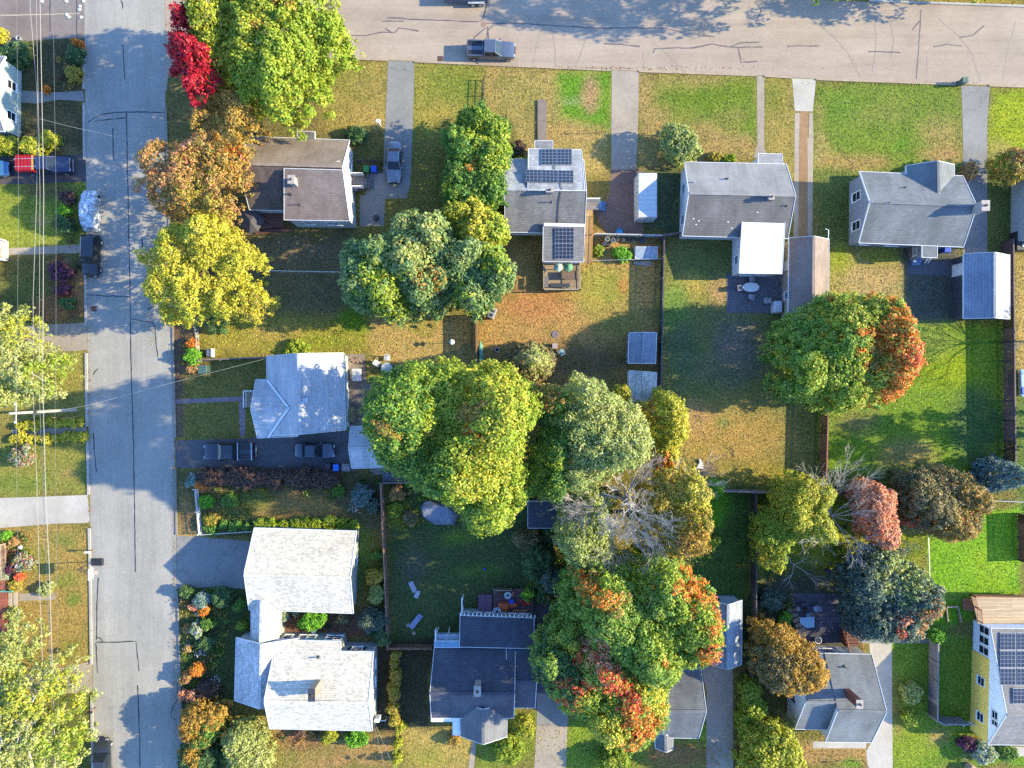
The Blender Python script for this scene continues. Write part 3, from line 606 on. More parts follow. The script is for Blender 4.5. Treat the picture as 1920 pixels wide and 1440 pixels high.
def door(par, wall, t, w=.95, h=2.05, mat=None, z0=.25):
    p0, p1, n = wall; u = (p1 - p0); L = u.length; u.normalize(); c = p0 + u * (L * t); k = Vector((0, 0, 1))
    def q(mb, cu, cz, ww, hh, d0, d1):
        S = [(-1, -1), (1, -1), (1, 1), (-1, 1)]
        P = lambda s, r, d: Vector((c.x, c.y, 0)) + u * (cu + s * ww / 2) + k * (cz + r * hh / 2) + n * d
        mb.hull([P(s, r, d0) for s, r in S], [P(s, r, d1) for s, r in S])
    mb = MB(); q(mb, 0, z0 + h / 2, w, h, -.02, .04); d = mb.build('door', mat or WHITE, par)
    mb = MB()
    for s in (-1, 1): q(mb, s * (w / 2 + .05), z0 + h / 2, .09, h + .1, -.02, .06)
    q(mb, 0, z0 + h + .05, w + .2, .09, -.02, .06); mb.build('door_frame', TRIMW, par)
    mb = MB(); q(mb, w * .38, z0 + 1, .05, .12, .04, .1); mb.build('handle', STEEL, d)
def gable(par, TL, TR, BR, BL, he, hr, axis, rm, wm, ov=.3, t=.5, rm2=None, he2=None, trim=TRIMW, eo=None, th=.13, wallbase=0, skip=()):
    he2 = he if he2 is None else he2; eo = ov if eo is None else eo
    if axis == 'x': A0, B0, C0, D0 = W(*TL, he), W(*TR, he), W(*BR, he2), W(*BL, he2)
    else: A0, B0, C0, D0 = W(*BL, he), W(*TL, he), W(*TR, he2), W(*BR, he2)
    R1 = lerp(A0, D0, t); R2 = lerp(B0, C0, t); R1 = Vector((R1.x, R1.y, hr)); R2 = Vector((R2.x, R2.y, hr))
    s1 = MB().slab([A0, B0, R2, R1], th).build('roof', rm, par)
    s2 = MB().slab([R1, R2, C0, D0], th).build('roof', rm2 or rm, par)
    u = (B0 - A0); u.z = 0; u.normalize(); vv = (D0 - A0); vv.z = 0; Wd = vv.length; vv.normalize()
    h1 = he + (hr - he) * ov / (Wd * t) - th - .01; h2 = he2 + (hr - he2) * ov / (Wd * (1 - t)) - th - .01
    def ins(p, su, sv, z): q = p + u * su + vv * sv; return Vector((q.x, q.y, z))
    prof = lambda P, Q, su: [ins(P, su, ov, wallbase), ins(P, su, ov, h1), ins(lerp(P, Q, t), su, 0, hr - th - .02), ins(Q, su, -ov, h2), ins(Q, su, -ov, wallbase)]
    MB().loft([prof(A0, D0, eo), prof(B0, C0, -eo)]).build('wall', wm, par)
    if trim:
        o = Vector((0, 0, 0)); ux = u * .028; vx = vv * .028
        edge_trim(par, [e for k_, e in enumerate([(A0 - vx, B0 - vx), (C0 + vx, D0 + vx), (A0 - ux, R1 - ux), (R1 - ux, D0 - ux), (B0 + ux, R2 + ux), (R2 + ux, C0 + ux)]) if k_ not in skip], trim)
    mb = MB(); mb.bar(R1 + Vector((0, 0, .012)), R2 + Vector((0, 0, .012)), .3, .05); mb.build('ridge_cap', rm, par)
    flat = lambda p: Vector((p.x, p.y, 0))
    c = [flat(ins(A0, eo, ov, 0)), flat(ins(B0, -eo, ov, 0)), flat(ins(C0, -eo, -ov, 0)), flat(ins(D0, eo, -ov, 0))]
    return dict(p1=Plane3(A0, B0, R2), p2=Plane3(R1, R2, C0), side1=(c[0], c[1], -vv), side2=(c[3], c[2], vv), end1=(c[0], c[3], -u), end2=(c[1], c[2], u), c=c)
def shed_block(par, pts, rm, wm, ov=.2, th=.12, trim=TRIMW, zb=0, walls=True):
    P = [W(*p) for p in pts]; MB().slab(P, th).build('roof', rm, par)
    cen = sum(P, Vector()) / 4; pl = Plane3(P[0], P[1], P[2]); bot, top = [], []
    for i, p in enumerate(P):
        a = (P[i - 1] - p); c = (P[(i + 1) % 4] - p); a.z = c.z = 0
        q = p + a.normalized() * ov + c.normalized() * ov
        bot.append(Vector((q.x, q.y, zb))); top.append(Vector((q.x, q.y, pl.z(q.x, q.y) - th - .01)))
    if walls: MB().hull(bot, top).build('wall', wm, par)
    if trim: edge_trim(par, [(P[i] + (P[i] - cen).normalized() * .03, P[(i + 1) % 4] + (P[(i + 1) % 4] - cen).normalized() * .03) for i in range(4)], trim, .05, .16)
    f = lambda p: Vector((p.x, p.y, 0)); wl = []
    for i in range(4):
        a, c = f(bot[i]), f(bot[(i + 1) % 4]); n = Vector((c.y - a.y, a.x - c.x, 0)).normalized()
        if n.dot((a + c) / 2 - f(cen)) < 0: n = -n
        wl.append((a, c, n))
    return dict(p1=pl, walls=wl)
BRICK = paving('red_brick', A(176, 110, 90), .2, .22, .08, grain=10)
def chimney(par, p, z0, z1, sx=.6, sy=.6, mat=None, cap=None):
    mb = MB(); mb.box((p.x, p.y, (z0 + z1) / 2), (sx, sy, z1 - z0)); c = mb.build('chimney', mat or BRICK, par)
    mb = MB(); mb.box((p.x, p.y, z1 + .05), (sx + .14, sy + .14, .1)); k = mb.build('chimney_cap', cap or plain('mortar_cap', A(200, 190, 180), .8), c)
    mb = MB(); mb.lathe((p.x, p.y, z1 + .1), [(.01, 0), (.13, 0), (.12, .22), (.07, .22), (.07, .05), (.01, .05)], 10); mb.build('flue', plain('flue_clay', A(120, 90, 80), .8), c)
def pipe(par, p, h=.55, r=.055, name='vent_pipe'):
    MB().lathe((p.x, p.y, p.z - .1), [(.01, 0), (r * 2.6, .02), (r * 2.4, .12), (r, .16), (r, h), (.01, h)], 8).build(name, DARK, par)
def hood(par, p, s=.32, rz=0):
    mb = MB(); mb.box((p.x, p.y, p.z + .1), (s, s, .2), rz); mb.box((p.x, p.y, p.z + .24), (s * 1.3, s * 1.3, .07), rz); mb.build('roof_vent', STEEL, par)
def solar(par, plane, x0, y0, x1, y1, nx_, ny_, gap=.03, cells=(6, 10), skew=0):
    for i in range(nx_):
        for j in range(ny_):
            a, c = x0 + (x1 - x0) * (i + .03) / nx_, x0 + (x1 - x0) * (i + .97) / nx_; d, e = y0 + (y1 - y0) * (j + .015) / ny_, y0 + (y1 - y0) * (j + .985) / ny_
            sk = skew * (a - x0) / max(1, x1 - x0); sk2 = skew * (c - x0) / max(1, x1 - x0)
            q = [plane.at(a, d + sk, .14), plane.at(c, d + sk2, .14), plane.at(c, e + sk2, .14), plane.at(a, e + sk, .14)]
            mb = MB(); mb.slab([p - Vector((0, 0, .012)) for p in q], .05)
            fr = mb.build('solar_panel', STEEL, par)
            cc = sum(q, Vector()) / 4; qq = [cc + (p - cc) * .975 for p in q]
            mb = MB(); w, h = (qq[1] - qq[0]).length, (qq[3] - qq[0]).length; mb.face(qq, 0, [(0, h), (w, h), (w, 0), (0, 0)]); mb.build('cells', solarmat(), fr)
            mb = MB()
            for p in q: mb.tube([p - Vector((0, 0, .05)), p - Vector((0, 0, .26))], .02, 5)
            mb.build('mount', STEEL, fr)
def steps(par, p, n, w, run, rise, rz, mat, name='steps'):
    mb = MB(); d = Vector((math.cos(rz), math.sin(rz), 0))
    for k in range(n):
        c = p + d * (run * (k + .5)); hh = rise * (n - k); mb.box((c.x, c.y, hh / 2), (run, w, hh), rz)
    return mb.build(name, mat, par)
def railing(par, pts, h, z0, mat, gap=.14, name='railing'):
    mb = MB()
    for a, c in zip(pts, pts[1:]):
        a, c = V3((a[0], a[1], z0)), V3((c[0], c[1], z0)); k = Vector((0, 0, h))
        mb.bar(a + k, c + k, .09, .05); mb.bar(a + k * .15, c + k * .15, .05, .05); L = (c - a).length
        for i in range(int(L / gap) + 1): p = lerp(a, c, min(1, i * gap / max(L, .01))); mb.box((p.x, p.y, z0 + h / 2), (.03, .03, h))
        for p in (a, c): mb.box((p.x, p.y, z0 + h * .53), (.1, .1, h * 1.06))
    return mb.build(name, mat, par)
def deck(par, poly, z, mat, name='deck_boards', th=.1):
    return MB().prism([W(*p, z) for p in poly], z - th, z).build(name, mat, par)
def posts(par, poly, z, mat, s=.12):
    for p in poly:
        c = W(*p, z); MB().box((c.x, c.y, z / 2), (s, s, z - .005)).build('post', mat, par)
def house(label, px, py, cat='house', name='house'): return thing(name, label, cat, W(px, py))
SH = plain('slate_blue_shutter', A(70, 80, 100), .6)
# -- H1 brown roofed house
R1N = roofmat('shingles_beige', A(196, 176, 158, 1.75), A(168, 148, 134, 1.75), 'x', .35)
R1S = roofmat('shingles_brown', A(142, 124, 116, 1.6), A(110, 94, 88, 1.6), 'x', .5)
PALE = siding('pale_blue_siding', A(214, 222, 226))
h = house('brown and beige gable roofed house with pale blue walls beside the yellow street trees', 560, 335)
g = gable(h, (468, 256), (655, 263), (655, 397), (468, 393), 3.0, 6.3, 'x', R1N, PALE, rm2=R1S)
s = shed_block(h, [(533, 316, 6.42), (642, 319, 6.42), (655, 414, 4.3), (533, 412, 4.3)], roofmat('shingles_taupe', A(168, 152, 146, 1.6), A(140, 122, 116, 1.6), 'x', .35), PALE, .18)
shed_block(h, [(558, 246, 2.9), (590, 247, 2.9), (590, 266, 3.1), (558, 265, 3.1)], roofmat('shingles_grey_porch', A(150, 146, 142), A(110, 106, 104), 'x'), PALE, .25)
chimney(h, W(553, 343, 5.8), 4.2, 7.0, .62, .8, plain('white_chimney', A(206, 196, 188), .8)); pipe(h, g['p2'].at(540, 367)); pipe(h, s['p1'].at(562, 384), .7); pipe(h, s['p1'].at(545, 364), .5, .08)
for t, z in ((.3, 1.6), (.72, 1.6)): window(h, g['end2'], t, z, .8, 1.2)
window(h, g['end2'], .5, 4.3, .8, 1.1); door(h, g['end2'], .52)
window(h, s['walls'][2], .3, 2.2, 1.5, 1.1); window(h, s['walls'][2], .72, 2.2, .9, 1.1); window(h, g['side1'], .3, 1.6); window(h, g['side1'], .78, 1.6, 1.4, 1.2)
p = W(636, 309, 5.3)
mb = MB(); mb.tube([p + Vector((0, 0, -.35)), p + Vector((.05, 0, .3))], .03, 6); mb.lathe((p.x, p.y, p.z + .3), [(.02, 0), (.2, .03), (.32, .1), (.3, .11), (.02, .05)], 14); mb.build('satellite_dish', WHITE, h)
pt = W(672, 345)
lnd = MB().box((pt.x + .1, pt.y, .45), (1.5, 1.6, .9)).build('stair_landing', planks('grey_boards', A(150, 140, 138), .14), h)
steps(h, Vector((pt.x + .85, pt.y - .1, 0)), 3, 1.1, .28, .28, 0, MATS['grey_boards'])
railing(h, [(pt.x + .8, pt.y + .75), (pt.x - .6, pt.y + .75)], .9, .9, WHITE); railing(h, [(pt.x + .8, pt.y - .75), (pt.x - .6, pt.y - .75)], .9, .9, WHITE)
# -- H2 solar house
R2N = roofmat('shingles_whitish', A(226, 226, 228, 1.75), A(168, 174, 182, 1.75), 'x', .7, row=.2)  # north slope, whiter than the south slope
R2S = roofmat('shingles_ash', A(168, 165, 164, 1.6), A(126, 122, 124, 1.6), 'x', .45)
WSD = siding('white_siding', A(240, 240, 236, 1.0))
h = house('whitish shingled house with rows of solar panels and a south wooden deck', 1020, 360)
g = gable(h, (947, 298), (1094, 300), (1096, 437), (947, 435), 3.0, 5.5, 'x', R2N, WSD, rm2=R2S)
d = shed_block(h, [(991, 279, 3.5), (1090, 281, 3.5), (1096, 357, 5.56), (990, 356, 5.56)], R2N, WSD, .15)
e = shed_block(h, [(1003, 264, 2.7), (1036, 264, 2.7), (1036, 285, 2.9), (1003, 285, 2.9)], roofmat('shingles_pale_grey', A(180, 180, 186), A(150, 150, 156), 'x'), WSD, .2)
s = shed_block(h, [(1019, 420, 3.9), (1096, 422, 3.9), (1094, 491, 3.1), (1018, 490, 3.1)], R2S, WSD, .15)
mb = MB(); mb.bar(s['p1'].at(1020, 421, .05), s['p1'].at(1097, 423, .05), .35, .12); mb.build('flashing', TRIMW, h)
solar(h, d['p1'], 1014, 280, 1073, 311, 2, 1); solar(h, d['p1'], 985, 319, 1076, 343, 3, 1, skew=2); solar(h, s['p1'], 1039, 427, 1077, 486, 1, 2)
mb = MB()
for pl, pts in ((d['p1'], [(1039, 311), (1040, 318)]), (d['p1'], [(1051, 344), (1053, 355)]), (g['p2'], [(1052, 358), (1048, 380), (1046, 417)])):
    mb.tube([pl.at(x, y, .06) for x, y in pts], .035, 5)
mb.build('conduit', DARK, h)
chimney(h, W(1030, 361, 5.4), 4.4, 6.3, .7, .35, plain('white_chimney', A(206, 196, 188))); pipe(h, g['p2'].at(1034, 379), .75)
window(h, g['side2'], .2, 1.6, 1.2, 1.2); window(h, g['end2'], .6, 1.6); window(h, d['walls'][0], .25, 2.0, 1.1, 1.1); window(h, d['walls'][0], .8, 2.0, 1.1, 1.1); door(h, e['walls'][0], .5)
WOOD = planks('deck_wood', A(206, 176, 138), .16, 'x'); WOODD = planks('deck_wood_side', A(206, 166, 110), .16, 'y')
deck(h, [(1097, 392), (1112, 392), (1110, 494), (1097, 494)], .9, WOODD); railing(h, [W(1111, 404, 1.5)[:2], W(1109, 494, 1.5)[:2]], .95, .9, planks('rail_wood', A(206, 150, 80), .16))
deck(h, [(1018, 494), (1088, 494), (1088, 544), (1018, 544)], .9, WOOD); railing(h, [W(1019, 494, 1.5)[:2], W(1019, 543, 1.5)[:2], W(1087, 543, 1.5)[:2], W(1087, 494, 1.5)[:2]], .95, .9, planks('pale_rail', A(216, 200, 170), .16))
posts(h, [(1019, 543), (1087, 543), (1053, 543)], .78, MATS['pale_rail'])
pt = W(1108, 388); mb = MB(); mb.box((pt.x, pt.y, .5), (1.6, 1.1, 1.0)); mb.build('entry_landing', MATS['grey_boards'], h); steps(h, Vector((pt.x + .8, pt.y, 0)), 3, 1.0, .28, .3, 0, plain('bluish_step', A(120, 150, 190)))
railing(h, [(pt.x - .8, pt.y + .5), (pt.x + .8, pt.y + .5)], .9, 1.0, WHITE)
# -- H3 grey long house
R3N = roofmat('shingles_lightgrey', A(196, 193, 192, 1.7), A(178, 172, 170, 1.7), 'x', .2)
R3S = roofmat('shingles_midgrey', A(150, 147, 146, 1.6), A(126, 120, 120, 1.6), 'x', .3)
h = house('long grey roofed house with white flat roofed rear wing beside the storage container', 1380, 375)
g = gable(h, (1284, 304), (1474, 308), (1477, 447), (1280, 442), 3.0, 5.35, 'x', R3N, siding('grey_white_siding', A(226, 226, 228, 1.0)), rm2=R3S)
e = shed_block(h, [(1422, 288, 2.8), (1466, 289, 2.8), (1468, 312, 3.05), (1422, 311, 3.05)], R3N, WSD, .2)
FLATW = paving('white_membrane', A(248, 247, 245, 1.3), .03, stains=.08, grain=2)
a = shed_block(h, [(1392, 411, 3.9), (1472, 412, 3.9), (1466, 513, 3.0), (1386, 512, 3.0)], FLATW, MATS['grey_white_siding'], .12)
for t in (.3, .76): window(h, g['end1'], t, 1.65, 1.0, 1.2)
window(h, a['walls'][3], .28, 1.7, .9, 1.0); window(h, a['walls'][2], .7, 1.6, 1.2, 1.2); door(h, a['walls'][2], .3); window(h, g['side1'], .3, 1.6, 1.5, 1.2); window(h, g['side1'], .65, 1.6, 1.0, 1.2); door(h, e['walls'][0], .5)
chimney(h, W(1441, 373, 5.1), 4.3, 5.9, .5, .5, plain('grey_flue_box', A(140, 140, 150))); pipe(h, g['p1'].at(1363, 336), .5, .08); pipe(h, g['p2'].at(1475, 386), .4); hood(h, g['p1'].at(1301, 342), .12)
for (x, y) in ((1300, 410), (1305, 421), (1365, 416), (1372, 428), (1310, 414), (1420, 398)): MB().blob(g['p2'].at(x, y, .01), (.09, .06, .02), x).build('bird_dropping', WHITE, h)
h = house('detached garage with a beige and dark shingled ridge roof behind the green orange maple', 1517, 525, 'garage', 'garage')
g = gable(h, (1480, 446), (1554, 449), (1553, 603), (1478, 603), 2.5, 3.75, 'y', roofmat('shingles_pinkbeige', A(206, 184, 170, 2.0), A(186, 160, 150, 2.0), 'y', .25), siding('cream_siding', A(222, 206, 184)), .2)
window(h, g['side1'], .32, 1.5, .8, .9); door(h, g['side1'], .7, z0=.05)
mb = MB(); pw = W(1553, 449, 2.6); mb.tube([pw, pw + Vector((.06, 1.1, -.05)), pw + Vector((-.3, 1.2, -.05))], .05, 6); mb.build('downpipe', WHITE, h)
p = W(1469, 459, 2.2); mb = MB(); mb.tube([p + Vector((.3, 0, -.3)), p], .03, 6); mb.loft([[p + Vector((-.08 - .12 * (1 - r * r), math.cos(k * math.pi / 8) * .4 * r, math.sin(k * math.pi / 8) * .4 * r)) for k in range(16)] for r in (.1, .5, .8, 1)]); mb.build('satellite_dish', STEEL, h)
# -- H4 slate gable house
R4 = roofmat('shingles_slate', A(158, 164, 168, 1.6), A(132, 138, 144, 1.6), 'x', .4)
R4y = roofmat('shingles_slate_cross', A(158, 164, 168, 1.6), A(132, 138, 144, 1.6), 'y', .4)
SLS = siding('slate_siding', A(146, 154, 166, 1.2))
h = house('slate blue house with front cross gable and two windows on its west wall', 1710, 390)
g = gable(h, (1612, 322), (1805, 330), (1806, 463), (1611, 455), 3.0, 5.3, 'x', R4, SLS, .3)
c = gable(h, (1699, 311), (1789, 309), (1789, 368), (1701, 368), 3.0, 4.45, 'y', R4y, SLS, .25)
s = shed_block(h, [(1729, 452, 3.08), (1757, 453, 3.08), (1757, 483, 2.7), (1729, 482, 2.7)], R4, SLS, .15)
for t in (.29, .74): window(h, g['end1'], t, 1.75, .95, 1.7)
window(h, g['side2'], .12, 1.6); window(h, g['side2'], .4, 1.6, 1.4, 1.2); window(h, g['side1'], .25, 1.6, 1.6, 1.2)
chimney(h, W(1833, 391, 5.4), 0, 6.6, .75, 1.0, plain('white_chimney', A(206, 196, 188))); pipe(h, g['p1'].at(1697, 352), .45); pipe(h, g['p2'].at(1667, 380), .4)
pt = W(1714, 474); mb = MB(); mb.box((pt.x, pt.y, .4), (1.5, 1.3, .8)); mb.build('stair_landing', MATS['grey_boards'], h)
railing(h, [(pt.x - .7, pt.y + .6), (pt.x - .7, pt.y - .6)], .9, .8, WHITE); steps(h, Vector((pt.x + .1, pt.y - .65, 0)), 3, 1.0, .28, .26, R(-90), plain('bluish_step', A(120, 150, 190)))
mb = MB(); q = W(1735, 486); mb.bar((q.x + .2, q.y + .5, .9), (q.x - .25, q.y - .5, .3), .08, .08); mb.bar((q.x + .5, q.y + .5, .9), (q.x + .1, q.y - .5, .3), .08, .08); mb.build('handrail', WHITE, h)
# -- shed behind H4
h = house('metal roofed shed with dark grey siding and a white latticed door', 1840, 537, 'shed', 'shed')
RIB = roofmat('ribbed_metal', A(176, 190, 206, 1.7), A(140, 160, 184, 1.7), 'y', .25, row=.28)
g = gable(h, (1807, 476), (1893, 479), (1893, 598), (1807, 597), 2.3, 3.6, 'y', RIB, siding('charcoal_siding', A(86, 92, 104)), .15, rm2=roofmat('lit_metal_roof', A(240, 236, 232, 1.9), A(214, 210, 206, 1.9), 'y', .12))  # same roof: east slope coloured whiter as sunlit, west slope bluer as shaded
p0, p1, n = g['side1']; door(h, g['side1'], .79, 1.2, 1.9, z0=.05); window(h, g['side1'], .79, 1.45, .5, .5); window(h, g['side2'], .82, 1.5, .5, 1.2)
# -- H5 blue roofed house by the street
R5 = roofmat('shingles_bluegrey', A(206, 208, 210, 1.15), A(176, 182, 190, 1.3), 'y', .3, patch=.15)
R5x = roofmat('shingles_bluegrey_cross', A(206, 208, 210, 1.15), A(176, 182, 190, 1.3), 'x', .3, patch=.15)
h = house('grey roofed house with west cross gable beside the two car driveway', 562, 740)
g = gable(h, (500, 668), (644, 662), (648, 806), (503, 816), 3.0, 5.4, 'y', R5, WSD, .25)
c = gable(h, (480, 712), (556, 710), (558, 818), (483, 821), 3.0, 4.75, 'x', R5x, WSD, .25)
mb = MB(); z = Vector((0, 0, .05)); ap = W(541, 765, 4.78)
mb.bar(W(501, 713, 3.12), ap, .22, .06); mb.bar(W(503, 820, 3.12), ap, .22, .06); mb.build('flashing', TRIMW, h)
mb = MB(); mb.tube([W(647, 664, 2.95), W(651, 805, 2.95)], .08, 6); mb.build('gutter', plain('green_gutter', A(150, 180, 160)), h)
hood(h, g['p2'].at(573, 752), .5); hood(h, g['p2'].at(568, 756), .3)
window(h, c['end1'], .3, 1.6, 1.0, 1.3); window(h, c['end1'], .75, 1.6, 1.0, 1.3); window(h, g['side2'], .3, 1.6); window(h, g['side2'], .7, 1.6); window(h, g['end1'], .3, 1.6); window(h, g['end1'], .75, 1.6)
pt = W(469, 748); mb = MB(); mb.box((pt.x + .3, pt.y, .3), (1.3, 1.9, .6)); mb.build('entry_steps', CONC, h); railing(h, [(pt.x - .2, pt.y + .9), (pt.x - .2, pt.y - .9)], .9, .6, WHITE); railing(h, [(pt.x - .2, pt.y + .95), (pt.x + .8, pt.y + .95)], .9, .6, WHITE)
mb = MB(); q = W(658, 777); mb.hull([(q.x - .65, q.y - .85, 0), (q.x + .65, q.y - .85, 0), (q.x + .65, q.y + .85, 0), (q.x - .65, q.y + .85, 0)], [(q.x - .65, q.y - .85, .75), (q.x + .65, q.y - .85, .35), (q.x + .65, q.y + .85, .35), (q.x - .65, q.y + .85, .75)]); mb.build('bulkhead', planks('ochre_boards', A(180, 164, 120), .2, 'y'), h)
h = house('small garage with a pale grey ridge roof under the big central tree', 697, 838, 'garage', 'garage')
g = gable(h, (657, 800), (740, 797), (743, 876), (660, 878), 2.5, 3.7, 'x', R5x, WSD, .2); door(h, g['end1'], .5, 2.6, 2.1, z0=.02)
# -- H6, connector, H7 white roofed house
R6 = roofmat('shingles_bright_white', A(244, 234, 214, 1.22), A(170, 166, 158, 1.5), 'x', .65, streak=.05, row=.2, patch=.07, joint=1.15)
R6y = roofmat('shingles_bright_white_wing', A(244, 242, 240, 1.3), A(170, 168, 166, 1.6), 'y', .7, streak=.1, row=.22, patch=.07, joint=1.0)
h = house('largest white shingled house with garage block, breezeway and solar free saltbox roof', 575, 1170)
h['label'] = 'sprawling white shingled house of two blocks joined by a breezeway'
TAN = siding('tan_siding', A(206, 210, 206))
g = gable(h, (477, 990), (668, 996), (662, 1150), (467, 1143), 3.0, 5.2, 'x', R6, TAN, .3)
gable(h, (471, 1120), (525, 1120), (520, 1236), (471, 1236), 2.7, 4.0, 'y', R6y, TAN, .2)
gable(h, (443, 1196), (560, 1197), (556, 1315), (440, 1313), 2.6, 4.5, 'y', R6y, TAN, .2)
m7 = gable(h, (514, 1221), (700, 1222), (698, 1370), (506, 1366), 3.6, 6.2, 'x', R6, TAN, .25, t=.52, he2=4.0)
x7 = shed_block(h, [(516, 1200, 2.95), (638, 1202, 2.95), (638, 1240, 4.12), (514, 1239, 4.12)], R6, TAN, .12)
for t in (.12, .36, .5, .8, .93): window(h, x7['walls'][0], t, 1.7, .8, 1.1)
window(h, m7['side1'], .82, 2.3, 1.1, 1.1, SH); window(h, m7['end2'], .5, 2, 1, 1.3); window(h, m7['end2'], .25, 2, 1, 1.3); window(h, m7['side2'], .3, 2, 1.2, 1.3); window(h, m7['side2'], .7, 2, 1.2, 1.3)
window(h, g['end2'], .4, 1.6); window(h, g['side2'], .7, 1.6); door(h, g['end1'], .5, 4.6, 2.2, z0=.02)
chimney(h, W(593, 1290, 5.8), 4.6, 7.5, .6, 1.2, plain('taupe_chimney', A(176, 166, 150)), DARK); pipe(h, m7['p1'].at(597, 1232), .6, .07)
q = W(703, 1352, 2.8); mb = MB(); mb.box((q.x + .2, q.y, 2.2), (.5, .4, 1.1)); mb.build('meter_box', WHITE, h)
# -- H8 navy roofed house
R8 = roofmat('shingles_navy', A(108, 112, 126, 1.6), A(84, 88, 104, 1.6), 'x', .4)
R8y = roofmat('shingles_navy_front', A(150, 152, 158, 1.6), A(124, 126, 134, 1.6), 'y', .35)
LTB = siding('light_blue_siding', A(196, 216, 226))
h = house('navy shingled house with front gable porch and railed rear deck beside the red green tree', 905, 1270)
g = gable(h, (815, 1212), (966, 1213), (963, 1346), (809, 1346), 3.0, 5.8, 'x', R8, LTB, .25)
n_ = shed_block(h, [(863, 1154, 2.9), (1001, 1159, 2.9), (1001, 1216, 3.4), (862, 1213, 3.4)], R8, LTB, .12)
w_ = gable(h, (950, 1198), (1006, 1200), (1003, 1327), (950, 1326), 2.7, 4.8, 'x', R8, LTB, .2)
f_ = gable(h, (862, 1316), (951, 1318), (950, 1381), (864, 1380), 2.9, 4.6, 'y', R8y, WSD, .3)
chimney(h, W(896, 1288, 5.6), 4.6, 6.6, .65, 1.0, plain('white_chimney', A(206, 196, 188)))
for t in (.06, .22, .4, .56, .72, .88): window(h, n_['walls'][0], t, 1.9, .8, .8)
window(h, g['end1'], .4, 1.8); window(h, g['end1'], .75, 1.8); window(h, f_['end1'], .5, 1.7, 1.6, 1.2); door(h, f_['side1'], .5)
shed_block(h, [(809, 1345.5, 2.72), (862, 1345.5, 2.72), (862, 1353, 2.6), (809, 1353, 2.6)], WHITE, WSD, .1, walls=False); shed_block(h, [(849, 1353.5, 2.6), (862, 1353.5, 2.6), (862, 1378, 2.5), (849, 1378, 2.5)], WHITE, WSD, .05)
deck(h, [(816, 1189), (862, 1189), (862, 1201), (816, 1201)], 2.4, plain('blue_grey_deck', A(190, 206, 220))); railing(h, [W(817, 1200, 2.9)[:2], W(817, 1180, 2.9)[:2]], .9, 2.4, WHITE); posts(h, [(818, 1190), (840, 1190)], 2.3, WHITE)
shed_block(h, [(815, 1202, 2.9), (862, 1202, 2.9), (862, 1214, 3.3), (815, 1214, 3.3)], plain('pale_blue_metal', A(150, 200, 230)), LTB, .05)
railing(h, [W(866, 1151, 3)[:2], W(866, 1122, 3)[:2]], .9, 2.2, WHITE); posts(h, [(867, 1125), (867, 1148)], 2.2, WHITE)
mb = MB(); a0, a1 = W(863, 1152, 3.0), W(1003, 1157, 3.0)
for k in range(19): p = lerp(a0, a1, k / 18); mb.box((p.x, p.y + .05, 3.0), (.1, .3, .12))
mb.build('rafter_tail', WHITE, h)
# -- H9
h = house('charcoal roofed house half hidden under the red spotted tree by a concrete drive', 1240, 1310)
R9 = roofmat('shingles_charcoal', A(146, 148, 154, 1.6), A(118, 120, 126, 1.6), 'x', .4)
g = gable(h, (1176, 1236), (1312, 1240), (1310, 1384), (1152, 1381), 2.8, 5.6, 'x', R9, siding('brown_siding', A(150, 130, 112)), .3)
gable(h, (1228, 1372), (1262, 1373), (1261, 1405), (1229, 1402), 2.5, 3.3, 'y', roofmat('shingles_charcoal_porch', A(146, 148, 154), A(118, 120, 126), 'y', .3), WSD, .15)
chimney(h, W(1238, 1312, 5.2), 4, 6.2, .5, .5, plain('white_chimney', A(206, 196, 188))); window(h, g['end2'], .3, 1.6); window(h, g['end2'], .7, 1.6); window(h, g['side2'], .2, 1.6, 1.4, 1.2); window(h, g['side2'], .78, 1.6, 1.4, 1.2)
h = house('blue sided garage with a steep navy ridge roof at the end of the concrete drive', 1355, 1180, 'garage', 'garage')
g = gable(h, (1323, 1126), (1391, 1126), (1390, 1246), (1321, 1242), 2.4, 4.0, 'y', roofmat('shingles_garage_blue', A(196, 204, 214, 1.5), A(160, 170, 186, 1.6), 'y', .4), siding('sky_blue_siding', A(176, 206, 226)), .15)
window(h, g['end2'], .35, 1.5, .5, .6, frame=DARK); door(h, g['end1'], .5, 2.5, 2.1, z0=.02)
# -- H10
h = house('grey green roofed house with white west gable and a red brick chimney', 1570, 1310)
R10 = roofmat('shingles_greygreen', A(158, 162, 164, 1.55), A(132, 138, 142, 1.55), 'x', .35)
g = gable(h, (1546, 1225), (1634, 1227), (1634, 1392), (1548, 1391), 3.0, 6.1, 'x', R10, WSD, .25, skip=(2,))
w_ = gable(h, (1493, 1225), (1580, 1226), (1580, 1367), (1491, 1367), 2.93, 5.6, 'x', R10, WSD, .25, skip=(4, 5))
chimney(h, W(1593, 1303, 5.6), 4.5, 7.7, .6, .8); pipe(h, g['p1'].at(1584, 1250), .5, .07)
window(h, w_['end1'], .6, 1.6, .9, 1.2, plain('maroon_shutter', A(110, 80, 84))); window(h, w_['end1'], .28, 1.9, .7, .9); window(h, g['side1'], .15, 1.7, 1.3, 1.1); door(h, g['side1'], .55); window(h, g['end2'], .5, 1.7); window(h, g['side2'], .5, 1.7, 1.4, 1.2); window(h, g['end1'], .85, 1.6, .7, 1.1)
STW = planks('red_stair_wood', A(150, 92, 76), .28, 'x')
pt = W(1588, 1212); q = W(1588, 1168)
st = steps(h, Vector((pt.x, pt.y + .5, 0)), 7, 1.5, .32, .2, R(90), STW)
